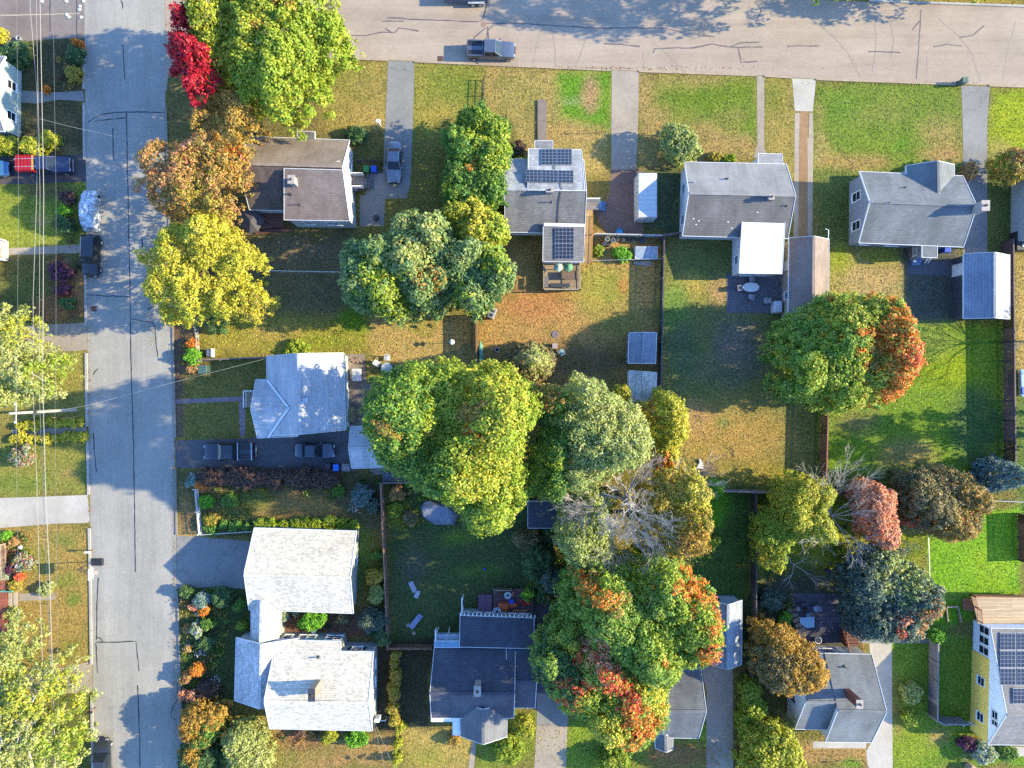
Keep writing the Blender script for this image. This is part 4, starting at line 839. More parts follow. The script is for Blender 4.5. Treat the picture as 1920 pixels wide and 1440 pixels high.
for sx in (-1, 1):
    mb = MB(); mb.bar((pt.x + sx * .8, pt.y + .3, 2.3), (pt.x + sx * .8, pt.y + 2.4, 1.2), .09, .09)
    for k in range(12): mb.box((pt.x + sx * .8, pt.y + .35 + k * .18, 1.15 - k * .055 + .3), (.05, .04, 1.5))
    mb.build('railing', planks('cedar_rail', A(216, 140, 96), .2), h)
# -- H11
h = house('yellow and white clapboard house with solar panels at the right edge', 1900, 1290)
R11 = roofmat('shingles_speckled_grey', A(190, 184, 180, 1.7), A(150, 146, 146, 1.7), 'x', .5)
g = gable(h, (1858, 1178), (2010, 1180), (2010, 1397), (1853, 1396), 3.1, 5.9, 'x', R11, siding('bluewhite_siding', A(240, 240, 240, .8)), .12, t=.64)
p0, p1, n = g['end1']; u = (p1 - p0).normalized(); a0 = p0 + u * ((p1 - p0).length * .27); q = [a0 + n * -.02, p1 + u * .02 + n * -.02, p1 + u * .02 + n * .1, a0 + n * .1]
MB().prism(q, 0, 2.85).build('yellow_cladding', siding('yellow_siding', A(252, 192, 92, .72)), h)
yw = (p0 + n * .1, p1 + n * .1, n)
window(h, g['end1'], .13, 1.9, .8, 1.5); window(h, g['end1'], .22, 1.9, .8, 1.5); window(h, g['end1'], .04, 1.9, .8, 1.5); window(h, yw, .5, 1.7, .9, 1.0); window(h, yw, .82, 1.7, .9, 1.0); window(h, g['end1'], .72, 3.9, .8, .8); window(h, g['end1'], .79, 3.9, .5, .8)
solar(h, g['p1'], 1873, 1186, 1904, 1285, 1, 3); solar(h, g['p1'], 1904, 1186, 1936, 1285, 1, 3); solar(h, g['p1'], 1897, 1290, 1933, 1320, 1, 1)
DKW = planks('pale_deck', A(226, 196, 158), .16, 'x')
deck(h, [(1822, 1117), (1960, 1119), (1960, 1169), (1834, 1169)], 1.3, DKW)
RW = planks('cedar_rail', A(216, 140, 96), .2)
railing(h, [W(1824, 1117, 1.8)[:2], W(1950, 1119, 1.8)[:2]], .95, 1.3, RW); railing(h, [W(1824, 1117, 1.8)[:2], W(1830, 1138, 1.8)[:2]], .95, 1.3, RW); railing(h, [W(1836, 1142, 1.8)[:2], W(1838, 1166, 1.8)[:2]], .95, 1.3, RW)
steps(h, W(1822, 1132), 4, 1.2, .3, .3, R(180), RW)
# -- partial houses at the picture edge
h = house('grey green house corner with white porch rails at the upper left edge', -40, 180)
g = gable(h, (-110, 104), (10, 106), (8, 246), (-110, 244), 3.0, 5.4, 'x', roofmat('shingles_greygreen', A(158, 162, 164), A(132, 138, 142)), siding('mint_siding', A(196, 214, 206)), .3)
window(h, g['end2'], .3, 1.6); window(h, g['end2'], .75, 1.6)
pt = W(13, 176); MB().box((pt.x + .3, pt.y, .3), (1.5, 2.4, .6)).build('porch_floor', CONC, h); railing(h, [(pt.x - .3, pt.y + 1.1), (pt.x + 1.1, pt.y + 1.1)], .9, .6, WHITE); railing(h, [(pt.x - .3, pt.y - 1.1), (pt.x + 1.1, pt.y - 1.1)], .9, .6, WHITE)
q = W(21, 131); mb = MB(); mb.tube([(q.x - .1, q.y + .8, .03), (q.x, q.y + .2, .05), (q.x + .35, q.y - .6, .05), (q.x + .4, q.y - 1.2, .03)], .06, 6); tag(mb.build('garden_edging', WHITE), 'white curved edging strip lying beside the upper left porch', 'edging')
h = house('white porch with orange mums at the left edge beside the concrete walk', -40, 470); h['label'] = 'pale house whose white porch steps meet the left edge by the walk'
gable(h, (-200, 400), (-46, 400), (-46, 545), (-200, 545), 3.0, 5.4, 'x', R4, WSD, .3)
pt = W(4, 471); steps(h, Vector((pt.x - .3, pt.y, 0)), 3, 2.3, .35, .2, 0, plain('white_step', A(226, 220, 214))); railing(h, [(pt.x - .3, pt.y + 1.15), (pt.x + .7, pt.y + 1.15)], .8, .3, WHITE); railing(h, [(pt.x - .3, pt.y - 1.15), (pt.x + .7, pt.y - 1.15)], .8, .3, WHITE)
h = house('house with brick red wooden porch at the lower left edge among garden flowers', -40, 1110)
gable(h, (-230, 1010), (-56, 1010), (-56, 1215), (-230, 1215), 3.0, 5.4, 'y', R9, WSD, .3)
PR = planks('brick_red_boards', A(186, 104, 78), .2, 'x')
deck(h, [(-12, 1020), (11, 1020), (14, 1215), (-12, 1215)], .7, PR); railing(h, [W(11, 1150, 1)[:2], W(13, 1215, 1)[:2]], .9, .7, PR); railing(h, [W(7, 1020, 1)[:2], W(9, 1085, 1)[:2]], .9, .7, planks('pale_rail', A(216, 200, 170)))
pt = W(24, 1120); mb = MB()
for k in range(3): mb.box((pt.x - .45 + k * .45, pt.y - .1, .6 - k * .2), (.42, 2.0, .06 + .02 * k))
mb.build('stair_tread', plain('pale_tread', A(214, 196, 176)), h); railing(h, [(pt.x - .6, pt.y + 1.0), (pt.x + .7, pt.y + 1.0)], .9, .2, plain('teal_rail', A(110, 210, 196)))
h = house('bluish white house side wall at the right edge beside the long drive', 1960, 390)
gable(h, (1928, 330), (2060, 330), (2060, 450), (1926, 450), 2.9, 5.0, 'y', R4y, siding('paleblue_siding', A(190, 206, 214)), .2)
# small buildings
h = house('small white roofed shed beside the grey fence just north of the yellow tree', 1205, 724, 'shed', 'shed')
g = gable(h, (1180, 695), (1231, 699), (1229, 755), (1181, 752), 2.1, 2.5, 'y', roofmat('mossy_white_roof', A(240, 238, 232, 1.15), A(170, 164, 130, 1.5), 'y', .8, joint=1), WSD, .1)
h = house('low blue grey metal shed against the long dark fence', 1204, 652, 'shed', 'shed')
g = gable(h, (1180, 624), (1231, 624), (1229, 681), (1178, 681), 1.9, 2.3, 'y', RIB, siding('blue_metal_wall', A(150, 170, 196), .2, vertical=True), .06)
door(h, g['side1'], .5, 1.4, 1.65, RIB, z0=.03)
h = house('long white storage container standing on the reddish driveway', 1211, 369, 'container', 'storage_container')
a, c = W(1196, 324, 2.6), W(1232, 407, 2.6); CW = siding('container_white', A(226, 226, 222), .3, vertical=True)
mb = MB(); mb.rbox(((a.x + c.x) / 2, (a.y + c.y) / 2, 1.35), (c.x - a.x, a.y - c.y, 2.5), 0, 0, .06, .03); mb.build('container_body', CW, h)
mb = MB(); mb.box(((a.x + c.x) / 2, (a.y + c.y) / 2, 2.615), (c.x - a.x - .16, a.y - c.y - .16, .03))
for k in range(9): mb.box(((a.x + c.x) / 2, a.y - .3 - k * (a.y - c.y - .6) / 8, 2.64), (c.x - a.x - .2, .05, .03))
mb.build('container_roof', paving('container_top', A(236, 238, 236, 1.5), .04, stains=.1, grain=2), h)
mb = MB()
for s in (-1, 1): mb.box(((a.x + c.x) / 2 + s * .55, c.y - .03, 1.3), (1.05, .05, 2.2))
mb.build('container_door', CW, h)
mb = MB()
for s in (-1, 1):
    for t in (0, 1): mb.box(((a.x + c.x) / 2 + s * 1.0, a.y + (c.y - a.y) * (.04 + .92 * t), .06), (.25, .3, .12))
mb.build('skid_foot', DARK, h)
mb = MB()
for k in range(8): mb.box((a.x - .02, a.y - .3 - k * .62, 2.35), (.05, .08, .1))
mb.build('lashing_ring', DARK, h)
h = house('dark tarped lean-to shed beside the central trees and long shadow yard', 1010, 965, 'shed', 'shed')
shed_block(h, [(990, 940, 2.2), (1052, 940, 2.2), (1052, 990, 1.9), (990, 990, 1.9)], plain('dark_roofing', A(70, 78, 92), .6, var=.3), MATS['charcoal_siding'], .08)
# ================================================================ TREES AND PLANTS
LK = 1.45
def LC(r, g, b, k=LK): return np.array([lin(r) / k, lin(g) / k, lin(b) / k])
PAL = dict(
    lime=[(5, LC(164, 182, 52)), (3, LC(132, 160, 44)), (2, LC(190, 190, 66)), (1, LC(92, 128, 40))],
    yellowgreen=[(4, LC(186, 188, 58)), (3, LC(154, 168, 50)), (2, LC(206, 190, 66)), (1, LC(110, 136, 44))],
    yellow=[(5, LC(208, 196, 62)), (3, LC(186, 186, 52)), (2, LC(222, 204, 84)), (1, LC(150, 156, 48))],
    olive=[(4, LC(186, 166, 62)), (3, LC(160, 150, 62)), (2, LC(206, 176, 72)), (1, LC(120, 122, 56))],
    gold=[(4, LC(196, 150, 56)), (3, LC(168, 130, 56)), (2, LC(212, 168, 70)), (1, LC(120, 104, 50))],
    green=[(4, LC(92, 136, 52)), (3, LC(120, 156, 56)), (2, LC(70, 112, 50)), (1, LC(150, 172, 66))],
    dkgreen=[(4, LC(74, 110, 62)), (3, LC(100, 132, 72)), (2, LC(54, 86, 54)), (1, LC(136, 152, 92))],
    chestnut=[(4, LC(136, 162, 92)), (3, LC(112, 146, 84)), (2, LC(172, 180, 108)), (2, LC(88, 122, 76))],
    maple=[(4, LC(116, 156, 58)), (3, LC(142, 170, 62)), (2, LC(92, 134, 54)), (2, LC(170, 182, 70))],
    sage=[(4, LC(168, 180, 98)), (3, LC(146, 164, 88)), (2, LC(190, 192, 116)), (1, LC(122, 142, 78))],
    pale=[(4, LC(170, 178, 92)), (3, LC(190, 192, 112)), (2, LC(146, 160, 78)), (1, LC(206, 204, 150))],
    red=[(5, LC(190, 28, 50)), (3, LC(158, 22, 40)), (2, LC(212, 50, 62)), (1, LC(120, 24, 36))],
    rust=[(4, LC(200, 152, 96)), (3, LC(184, 152, 82)), (3, LC(158, 148, 70)), (2, LC(208, 134, 96)), (1, LC(216, 124, 100))],
    amber=[(4, LC(190, 152, 70)), (3, LC(166, 144, 68)), (2, LC(206, 140, 66)), (2, LC(150, 142, 66))],
    orange=[(4, LC(236, 142, 50)), (3, LC(226, 112, 48)), (2, LC(240, 172, 62)), (1, LC(180, 150, 56))],
    scarlet=[(4, LC(242, 104, 66)), (3, LC(232, 80, 64)), (3, LC(246, 140, 76)), (1, LC(206, 150, 70))],
    pink=[(4, LC(232, 156, 116)), (3, LC(222, 138, 104)), (2, LC(234, 182, 146)), (1, LC(190, 140, 104))],
    bluegreen=[(4, LC(96, 116, 100)), (3, LC(72, 96, 86)), (2, LC(132, 146, 118)), (1, LC(56, 74, 70))],
    spruce=[(4, LC(110, 136, 132)), (3, LC(86, 114, 112)), (2, LC(140, 160, 154))],
    greybrown=[(4, LC(134, 126, 84)), (3, LC(108, 106, 76)), (2, LC(162, 142, 92)), (1, LC(184, 156, 92))],
    brown=[(4, LC(110, 84, 72)), (3, LC(86, 70, 66)), (2, LC(136, 104, 78))],
    purple=[(4, LC(112, 62, 82)), (3, LC(84, 52, 70)), (2, LC(150, 84, 110))],
    flower=[(3, LC(90, 130, 60)), (2, LC(206, 206, 206)), (2, LC(200, 90, 96)), (2, LC(150, 160, 80))],
    whitefl=[(3, LC(110, 140, 80)), (3, LC(214, 214, 206)), (2, LC(160, 176, 120))],
    bluefl=[(3, LC(120, 150, 130)), (2, LC(170, 190, 206)), (2, LC(90, 124, 80))],
    fresh=[(4, LC(112, 176, 40)), (3, LC(140, 192, 60)), (1, LC(84, 140, 36))],
)
BARK = barkmat('bark', A(120, 100, 84)); BARKP = barkmat('pale_bark', A(240, 234, 226, 1.0)); BARKG = barkmat('grey_bark', A(206, 198, 188, 1.35))
def pick(pal, n):
    w = np.array([x[0] for x in pal], float); c = np.array([x[1] for x in pal]); return c[RNG.choice(len(pal), n, p=w / w.sum())]
def norm(a): return a / np.maximum(1e-9, np.linalg.norm(a, axis=-1, keepdims=True))
def inside_d(P, poly):
    return segdist(P[:, 0], P[:, 1], poly)
def leaves_mesh(name, pos, nrm, size, cols, mat, aspect=.62):
    n = len(pos)
    t = norm(np.cross(nrm, norm(RNG.normal(size=(n, 3))))); bq = np.cross(nrm, t)
    s = size[:, None] * .5
    # a leaf spray folded along its midrib
    fold = nrm * s * .25
    q = np.stack([pos - t * s, pos + bq * s * aspect + fold, pos + t * s, pos - bq * s * aspect + fold], 1).reshape(-1, 3)
    me = bpy.data.meshes.new(name)
    me.vertices.add(4 * n); me.vertices.foreach_set('co', q.ravel())
    me.loops.add(4 * n); me.loops.foreach_set('vertex_index', np.arange(4 * n, dtype=np.int32))
    me.polygons.add(n); me.polygons.foreach_set('loop_start', np.arange(0, 4 * n, 4, dtype=np.int32)); 
    me.update(calc_edges=True)
    at = me.attributes.new('leafcol', 'FLOAT_COLOR', 'FACE')
    at.data.foreach_set('color', np.concatenate([np.clip(cols, 0, .85), np.ones((n, 1))], 1).ravel())
    me.materials.append(mat); me.validate()
    o = bpy.data.objects.new(name, me); COL.objects.link(o); return o
def crown(name, polyW, zb, zt, pal, patches=(), rc=1.0, leaf=.34, dens=1.0, seed=0, gap=.14, dome=.55, parent=None, cone=False, sharp=.45, low=.75):
    """foliage filling the crown volume: leaf sprays on many overlapping twig clumps"""
    global RNG
    RNG = np.random.default_rng(seed + 11)
    rc = max(.16, rc * .56)
    poly = [tuple(p) for p in polyW]; xs = [p[0] for p in poly]; ys = [p[1] for p in poly]
    st = rc * .95; ux, uy = np.meshgrid(np.arange(min(xs), max(xs) + st, st), np.arange(min(ys), max(ys) + st, st * .87)); ux = ux + (np.arange(ux.shape[0]) % 2)[:, None] * st * .5
    P = np.stack([ux.ravel(), uy.ravel()], 1) + RNG.uniform(-.42, .42, (ux.size, 2)) * st
    wv = [(RNG.uniform(.7, 2.1) / max(1, (zt - zb) / 7), RNG.uniform(0, 6.28), RNG.uniform(0, 6.28)) for _ in range(5)]
    fld = sum(np.sin((P[:, 0] * math.cos(t) + P[:, 1] * math.sin(t)) * f + p) for f, t, p in wv) / 2.2
    d = inside_d(P, poly) + fld * rc * .45 - rc * .05; dmax = max(.2, d.max())
    k_ = d > rc * .2
    if k_.sum() < 4: k_ = d >= np.sort(d)[-4]
    P, d, fld = P[k_], d[k_], fld[k_]
    if gap:
        cx_, cy_ = np.mean(xs), np.mean(ys); an = np.arctan2(P[:, 1] - cy_, P[:, 0] - cx_); ra = np.hypot(P[:, 0] - cx_, P[:, 1] - cy_)
        g_ = np.sin(an * 7 + np.sin(ra * 1.1 + seed) * 1.6 + seed) * .6 + np.sin(P[:, 0] * 1.7 + seed) * np.cos(P[:, 1] * 1.9 + seed * 2) * .6 + RNG.normal(size=len(P)) * .35
        m_ = g_ < 1.15 - gap * 1.7
        if m_.sum() > 4: P, d, fld = P[m_], d[m_], fld[m_]
    dn = np.clip(d / (dome * dmax + 1e-6), 0, 1)
    z = zb + (zt - zb) * ((d / dmax) if cone else (.25 + .75 * np.sqrt(1 - (1 - dn) ** 2)) * (1 + (0 if zt < 4 else .1) * fld - (0 if zt < 4 else .08))) + RNG.normal(size=len(P)) * rc * .42 - rc * .4
    C = np.concatenate([P, z[:, None]], 1); rr = rc * np.exp(RNG.normal(size=len(C)) * .25) * .95
    # twig ends that break the outline
    m3 = RNG.random(len(C)) < .4
    E = C[m3].copy(); cc = np.array([np.mean(xs), np.mean(ys)]); o2 = norm(E[:, :2] - cc + RNG.normal(size=(len(E), 2)) * 1.2); E[:, :2] += o2 * rc * RNG.uniform(.5, 1.5, (len(E), 1)); E[:, 2] += RNG.uniform(-.5, .5, len(E)) * rc
    C = np.concatenate([C, E]); rr = np.concatenate([rr, rc * RNG.uniform(.22, .5, len(E))]); P = C[:, :2]; d = np.concatenate([d, d[m3]])
    # lower tier towards the rim so that the crown has sides
    m2 = (RNG.random(len(P)) < low) & (d < .8 * dmax)
    C2 = C[m2].copy(); C2[:, 2] = zb + (C2[:, 2] - zb) * RNG.uniform(0, .6, len(C2)); C = np.concatenate([C, C2]); rr = np.concatenate([rr, rr[m2]])
    clr = pick(pal, len(C)) * .55 + pick(pal, len(C)) * .45
    ids = np.full(len(C), -1)
    for k, (px, py, rad, pn) in enumerate(patches):
        q = W(px, py, zb + .7 * (zt - zb)); dd = np.hypot(C[:, 0] - q.x, C[:, 1] - q.y) + RNG.normal(size=len(C)) * rad / 16 * .34
        ids[(dd < rad / 16) & (C[:, 2] > zb + .2 * (zt - zb))] = k
    nper = max(14, int(4 * math.pi * rc * rc * .75 / (leaf * leaf * .38) * .95 * dens))
    cnt = np.maximum(8, (nper * (rr / rc) ** 2)).astype(int); rep = np.repeat(np.arange(len(C)), cnt); n = len(rep)
    u = norm(RNG.normal(size=(n, 3))); fl = RNG.random(n) < .62; u[fl, 2] = np.abs(u[fl, 2]); ax = RNG.uniform(.6, 1.45, (len(C), 3)); u = u * ax[rep]
    pos = C[rep] + u * (rr[rep] * (.45 + .6 * RNG.random(n) ** .6))[:, None] * np.array([1, 1, .8])
    pos += RNG.normal(size=(n, 3)) * .08 * rc
    pos[:, 2] = np.maximum(pos[:, 2], .08)
    nr = norm(u * .75 + RNG.normal(size=(n, 3)) * sharp + np.array([0, 0, .45]))
    own = pick(pal, n); c = clr[rep] * .55 + own * .45
    for k, (px, py, rad, pn) in enumerate(patches):
        m_ = (ids[rep] == k) & (RNG.random(n) < .8); c[m_] = pick(PAL[pn], int(m_.sum()))
    c = c * RNG.uniform(.72, 1.25, (n, 1)) * (1 + RNG.normal(size=(n, 3)) * .05)
    o = leaves_mesh(name, pos, nr, leaf * RNG.uniform(.65, 1.3, n), c, leafmat())
    if parent: attach(o, parent)
    return o, C, rr
def limbs(mb, base, h, r, targets, seed, lean=(0, 0)):
    rnd = random.Random(seed)
    top = Vector((base.x + lean[0], base.y + lean[1], h))
    mid = lerp(Vector((base.x, base.y, 0)), top, .5) + Vector((rnd.uniform(-.2, .2), rnd.uniform(-.2, .2), 0))
    mb.tube([(base.x, base.y, -.1), (base.x, base.y, .25), mid, top], [r * 1.5, r * 1.1, r * .85, r * .4], 8)
    for t in targets:
        t = Vector(t); s = lerp(mid, top, rnd.uniform(-.2, .75)); m = lerp(s, t, .5) + Vector((0, 0, rnd.uniform(.1, .5)))
        mb.tube([s, m, t], [r * .42, r * .27, r * .1], 5)
def tree(label, poly, zt, zb, pal, base=None, patches=(), zo=None, rc=1.0, leaf=.3, dens=1.0, name='deciduous_tree', cat='tree', bark=None, group=None, r=.28, seed=None, nl=9, **kw):
    zo = zb + .45 * (zt - zb) if zo is None else zo
    seed = seed if seed is not None else int(sum(p[0] * 3 + p[1] for p in poly)) % 9973
    pw = [W(x, y, zo) for x, y in poly]; cx = sum(p.x for p in pw) / len(pw); cy = sum(p.y for p in pw) / len(pw)
    b0 = W(*base) if base else Vector((cx, cy, 0))
    t = thing(name, label, cat, b0, group)
    o, C, rr = crown('crown', [(p.x, p.y) for p in pw], zb, zt, PAL[pal] if isinstance(pal, str) else pal, patches, rc, leaf, dens, seed, parent=t, **kw)
    mb = MB(); rnd = random.Random(seed); tg = [C[rnd.randrange(len(C))] for _ in range(nl)]
    limbs(mb, b0, zb + .6 * (zt - zb), r, tg, seed, ((cx - b0.x) * .8, (cy - b0.y) * .8)); mb.build('trunk', bark or BARK, t, True)
    return t
def ell(x, y, rx, ry=None, n=14, wob=.1, seed=1):
    rnd = random.Random(seed + int(x)); ry = ry or rx
    return [(x + rx * math.cos(2 * math.pi * k / n) * (1 + rnd.uniform(-wob, wob)), y + ry * math.sin(2 * math.pi * k / n) * (1 + rnd.uniform(-wob, wob))) for k in range(n)]
def twigs(mb, p, d, L, r, depth, rnd, spread=.55, up=.12, n=(2, 4)):
    q = p + d * L * .5 + Vector((rnd.uniform(-1, 1), rnd.uniform(-1, 1), rnd.uniform(-.6, 1))) * L * .07; e = p + d * L
    mb.tube([p, q, e], [r, r * .8, r * .55], 5 if r > .04 else 3, cap=False)
    if depth == 0: return
    for k in range(rnd.randint(*n)):
        nd = (d + Vector((rnd.uniform(-1, 1), rnd.uniform(-1, 1), rnd.uniform(-.5, 1) + up)) * spread).normalized()
        twigs(mb, lerp(p, e, rnd.uniform(.35, 1)), nd, L * rnd.uniform(.55, .8), max(.011, r * .52), depth - 1, rnd, spread, up, n)
def bare_tree(label, base, zt, dirs, L, r, depth=4, bark=None, name='bare_tree', seed=3, z0=.35, spread=.6, n=(2, 4), group=None, fr=.5):
    b0 = W(*base); t = thing(name, label, 'tree', b0, group); rnd = random.Random(seed)
    mb = MB(); h = zt * z0; mb.tube([(b0.x, b0.y, -.1), (b0.x, b0.y, .3), (b0.x, b0.y, h)], [r * 1.4, r, r * .8], 8); mb.build('trunk', bark or BARKG, t, True)
    mb = MB()
    for dx, dy, dz in dirs: twigs(mb, Vector((b0.x, b0.y, h * rnd.uniform(.75, 1))), Vector((dx, dy, dz)).normalized(), L * rnd.uniform(.8, 1.1), r * fr, depth, rnd, spread, .1, n)
    mb.build('branches', bark or BARKG, t); return t
def shrub(label, x, y, rpx, h, pal, leaf=.2, name='shrub', cat='shrub', dens=1.0, group=None, ry=None, rc=None, patches=(), **kw):
    r = rpx / 16; poly = [tuple(W(px, py, h * .35)[:2]) for px, py in ell(x, y, rpx * 1.05, (ry or rpx) * .95, 12, .3, int(y))]
    rc = rc or max(.16, min(.6, r * .38))
    t = thing(name, label, cat, W(x, y), group)
    o, C, rr = crown('foliage', poly, .12, h, PAL[pal], patches, rc, leaf, dens, int(x * 7 + y), parent=t, **kw)
    mb = MB(); rnd = random.Random(int(x + y)); b0 = W(x, y)
    for k in range(4):
        c = C[rnd.randrange(len(C))]; mb.tube([(b0.x + rnd.uniform(-.05, .05), b0.y + rnd.uniform(-.05, .05), -.03), (lerp(b0.x, c[0], .5), lerp(b0.y, c[1], .5), c[2] * .6), c], [.035, .025, .012], 4)
    mb.build('stem', BARK, t); return t
# -- street trees, north west
tree('tall lime green maple leaning over the main road corner', [(362, 20), (400, -18), (470, -30), (560, -28), (625, -10), (632, 40), (655, 70), (640, 110), (612, 140), (612, 185), (586, 215), (543, 234), (508, 214), (470, 196), (440, 175), (405, 150), (395, 110), (365, 70)], 14, 4.5, 'lime', (505, 118), [(545, 18, 22, 'gold'), (488, 55, 14, 'gold'), (440, 60, 50, 'yellowgreen'), (400, 20, 30, 'yellowgreen'), (415, 130, 24, 'yellowgreen')], rc=1.1, r=.36, gap=.3, low=.4)
tree('small bright crimson maple at the street corner', [(325, 12), (350, 8), (358, 30), (345, 60), (365, 85), (395, 95), (412, 135), (400, 160), (385, 165), (380, 192), (352, 190), (350, 165), (330, 160), (335, 135), (297, 130), (315, 115), (303, 70), (310, 40)], 13.5, 5, 'red', (352, 110), zo=12, rc=.7, leaf=.3, r=.16, gap=.25)
tree('amber brown open tree between the crimson maple and the brown roofed house', [(405, 165), (440, 180), (470, 190), (487, 225), (480, 270), (468, 310), (455, 285), (420, 260), (380, 265), (375, 235), (395, 215), (388, 190)], 11.5, 3.5, 'amber', (435, 225), [(420, 180, 14, 'gold')], rc=.7, leaf=.24, dens=.6, r=.18, gap=.42, low=.3)
tree('rusty pink leaved street tree overhanging the side street', [(300, 275), (330, 270), (350, 280), (390, 262), (440, 265), (475, 290), (470, 340), (455, 385), (440, 420), (405, 425), (360, 418), (320, 412), (290, 390), (285, 365), (262, 355), (285, 330), (270, 310)], 10, 3, 'rust', (378, 345), [(425, 300, 44, 'amber'), (440, 280, 14, 'orange'), (380, 390, 40, 'olive'), (330, 390, 20, 'amber'), (355, 280, 14, 'pink')], rc=.72, leaf=.24, dens=.6, r=.24, gap=.5, low=.3)
tree('golden yellow maple on the street verge below the rusty tree', [(320, 415), (350, 425), (385, 402), (420, 408), (450, 432), (478, 470), (500, 492), (497, 530), (508, 570), (480, 605), (450, 590), (425, 600), (390, 588), (375, 615), (352, 600), (320, 605), (300, 575), (275, 560), (285, 520), (275, 480), (300, 455)], 11, 3.5, 'yellow', (392, 512), [(320, 440, 30, 'yellowgreen'), (360, 600, 26, 'yellowgreen'), (470, 590, 24, 'olive')], rc=.75, leaf=.24, dens=.7, r=.26, gap=.4, low=.3)
tree('tall narrow green and yellow tree beside the solar house', [(905, 205), (925, 225), (955, 235), (950, 265), (962, 285), (945, 320), (950, 350), (945, 400), (915, 395), (880, 402), (855, 385), (835, 375), (832, 330), (840, 290), (830, 255), (850, 235), (870, 215)], 7.2, 1.5, 'green', (892, 310), [(890, 240, 30, 'lime'), (930, 250, 26, 'lime'), (885, 310, 14, 'orange'), (920, 300, 34, 'lime'), (840, 350, 16, 'lime')], rc=.8, leaf=.3, r=.22, cone=False)
tree('smaller yellow crowned tree touching the dark horse chestnut', [(850, 385), (880, 378), (920, 392), (945, 410), (958, 440), (945, 465), (900, 470), (860, 455), (835, 430), (838, 400)], 8, 2.5, 'yellowgreen', (893, 425), [(895, 405, 30, 'yellow'), (945, 440, 24, 'lime')], rc=.75, leaf=.3, r=.2)
tree('broad dark green horse chestnut behind the brown roofed house', [(690, 455), (725, 440), (745, 405), (780, 405), (825, 410), (850, 430), (860, 470), (855, 520), (845, 570), (825, 605), (790, 592), (760, 602), (725, 600), (705, 585), (670, 575), (640, 525), (637, 480), (655, 455)], 10, 2.5, 'chestnut', (755, 505), [(715, 540, 34, 'lime'), (790, 440, 34, 'pale'), (735, 580, 26, 'lime'), (800, 525, 20, 'amber'), (815, 545, 10, 'gold'), (775, 480, 30, 'pale')], rc=1.0, leaf=.34, r=.4)
tree('second dark green horse chestnut leaning over the brown wooden fence', [(855, 460), (890, 455), (935, 465), (955, 490), (962, 520), (940, 560), (915, 580), (895, 600), (875, 580), (850, 575), (840, 540), (848, 500)], 9.5, 2.5, 'chestnut', (900, 520), [(925, 490, 26, 'lime'), (860, 560, 20, 'lime'), (930, 545, 20, 'dkgreen')], rc=.95, leaf=.34, r=.32)
shrub('grey green rounded ornamental tree north west of the long grey house', 1273, 282, 38, 3.6, 'sage', .26, 'small_tree', 'tree', rc=.6)
tree('green maple with orange and red right side behind the beige garage', [(1490, 580), (1530, 560), (1570, 545), (1610, 555), (1650, 565), (1685, 600), (1705, 630), (1712, 670), (1705, 710), (1670, 740), (1640, 760), (1600, 762), (1560, 775), (1520, 760), (1490, 750), (1465, 725), (1452, 680), (1458, 640), (1475, 610)], 12.5, 2.5, 'maple', (1585, 660), [(1640, 590, 44, 'orange'), (1600, 590, 40, 'yellowgreen'), (1560, 700, 50, 'lime'), (1685, 660, 36, 'scarlet'), (1650, 640, 40, 'orange'), (1690, 700, 26, 'scarlet'), (1665, 720, 30, 'orange'), (1615, 650, 26, 'orange'), (1620, 700, 24, 'amber'), (1590, 740, 34, 'lime'), (1535, 740, 26, 'lime'), (1625, 740, 20, 'yellow')], rc=.95, leaf=.26, r=.3)
# -- central grove
tree('tallest broad yellow green maple in the centre of the block', [(720, 700), (760, 688), (800, 675), (850, 668), (885, 690), (930, 685), (975, 705), (1000, 740), (1003, 790), (985, 830), (990, 880), (985, 940), (965, 975), (930, 995), (890, 985), (865, 960), (845, 930), (810, 905), (770, 885), (730, 870), (705, 840), (695, 790), (700, 740)], 20, 6, 'lime', (865, 810), [(715, 775, 40, 'green'), (760, 740, 44, 'green'), (735, 830, 40, 'green'), (800, 870, 40, 'green'), (930, 740, 50, 'yellowgreen'), (870, 960, 20, 'green'), (940, 930, 50, 'lime'), (895, 770, 16, 'amber'), (900, 880, 40, 'yellowgreen'), (905, 810, 12, 'orange'), (740, 805, 14, 'amber'), (810, 795, 12, 'amber')], rc=1.2, leaf=.27, r=.5, nl=14)
tree('dark conical evergreen at the north edge of the central grove', ell(995, 680, 46, 42), 9, .6, 'greybrown', (995, 682), [(1010, 670, 30, 'pale')], rc=.55, leaf=.24, cone=True, name='conifer_tree', r=.2)
tree('dense green tree between the tallest maple and the willow', [(985, 720), (1020, 715), (1055, 740), (1060, 800), (1050, 860), (1045, 915), (1010, 930), (985, 905), (990, 860), (1000, 800)], 14, 3.5, 'green', (1018, 825), [(1020, 740, 20, 'amber'), (1010, 870, 30, 'lime')], rc=.95, leaf=.26, r=.25)
tree('pale grey green willow like tree east of the tallest maple', [(1050, 740), (1085, 712), (1125, 725), (1150, 745), (1185, 752), (1215, 785), (1220, 830), (1195, 855), (1165, 865), (1140, 895), (1100, 915), (1060, 910), (1035, 880), (1040, 820), (1030, 780)], 16, 4, 'sage', (1120, 815), [(1175, 800, 44, 'pale'), (1100, 760, 34, 'pale'), (1110, 865, 30, 'pale')], rc=1.05, leaf=.24, r=.34, dens=.8)
tree('thin yellow birch like tree just south of the mossy white shed', [(1190, 752), (1225, 758), (1232, 730), (1262, 740), (1290, 770), (1288, 810), (1265, 840), (1240, 850), (1215, 835), (1205, 790)], 9, 1.5, 'yellowgreen', (1245, 790), [(1265, 800, 30, 'yellow'), (1215, 770, 16, 'gold')], rc=.65, leaf=.22, dens=.7, r=.12, gap=.15)
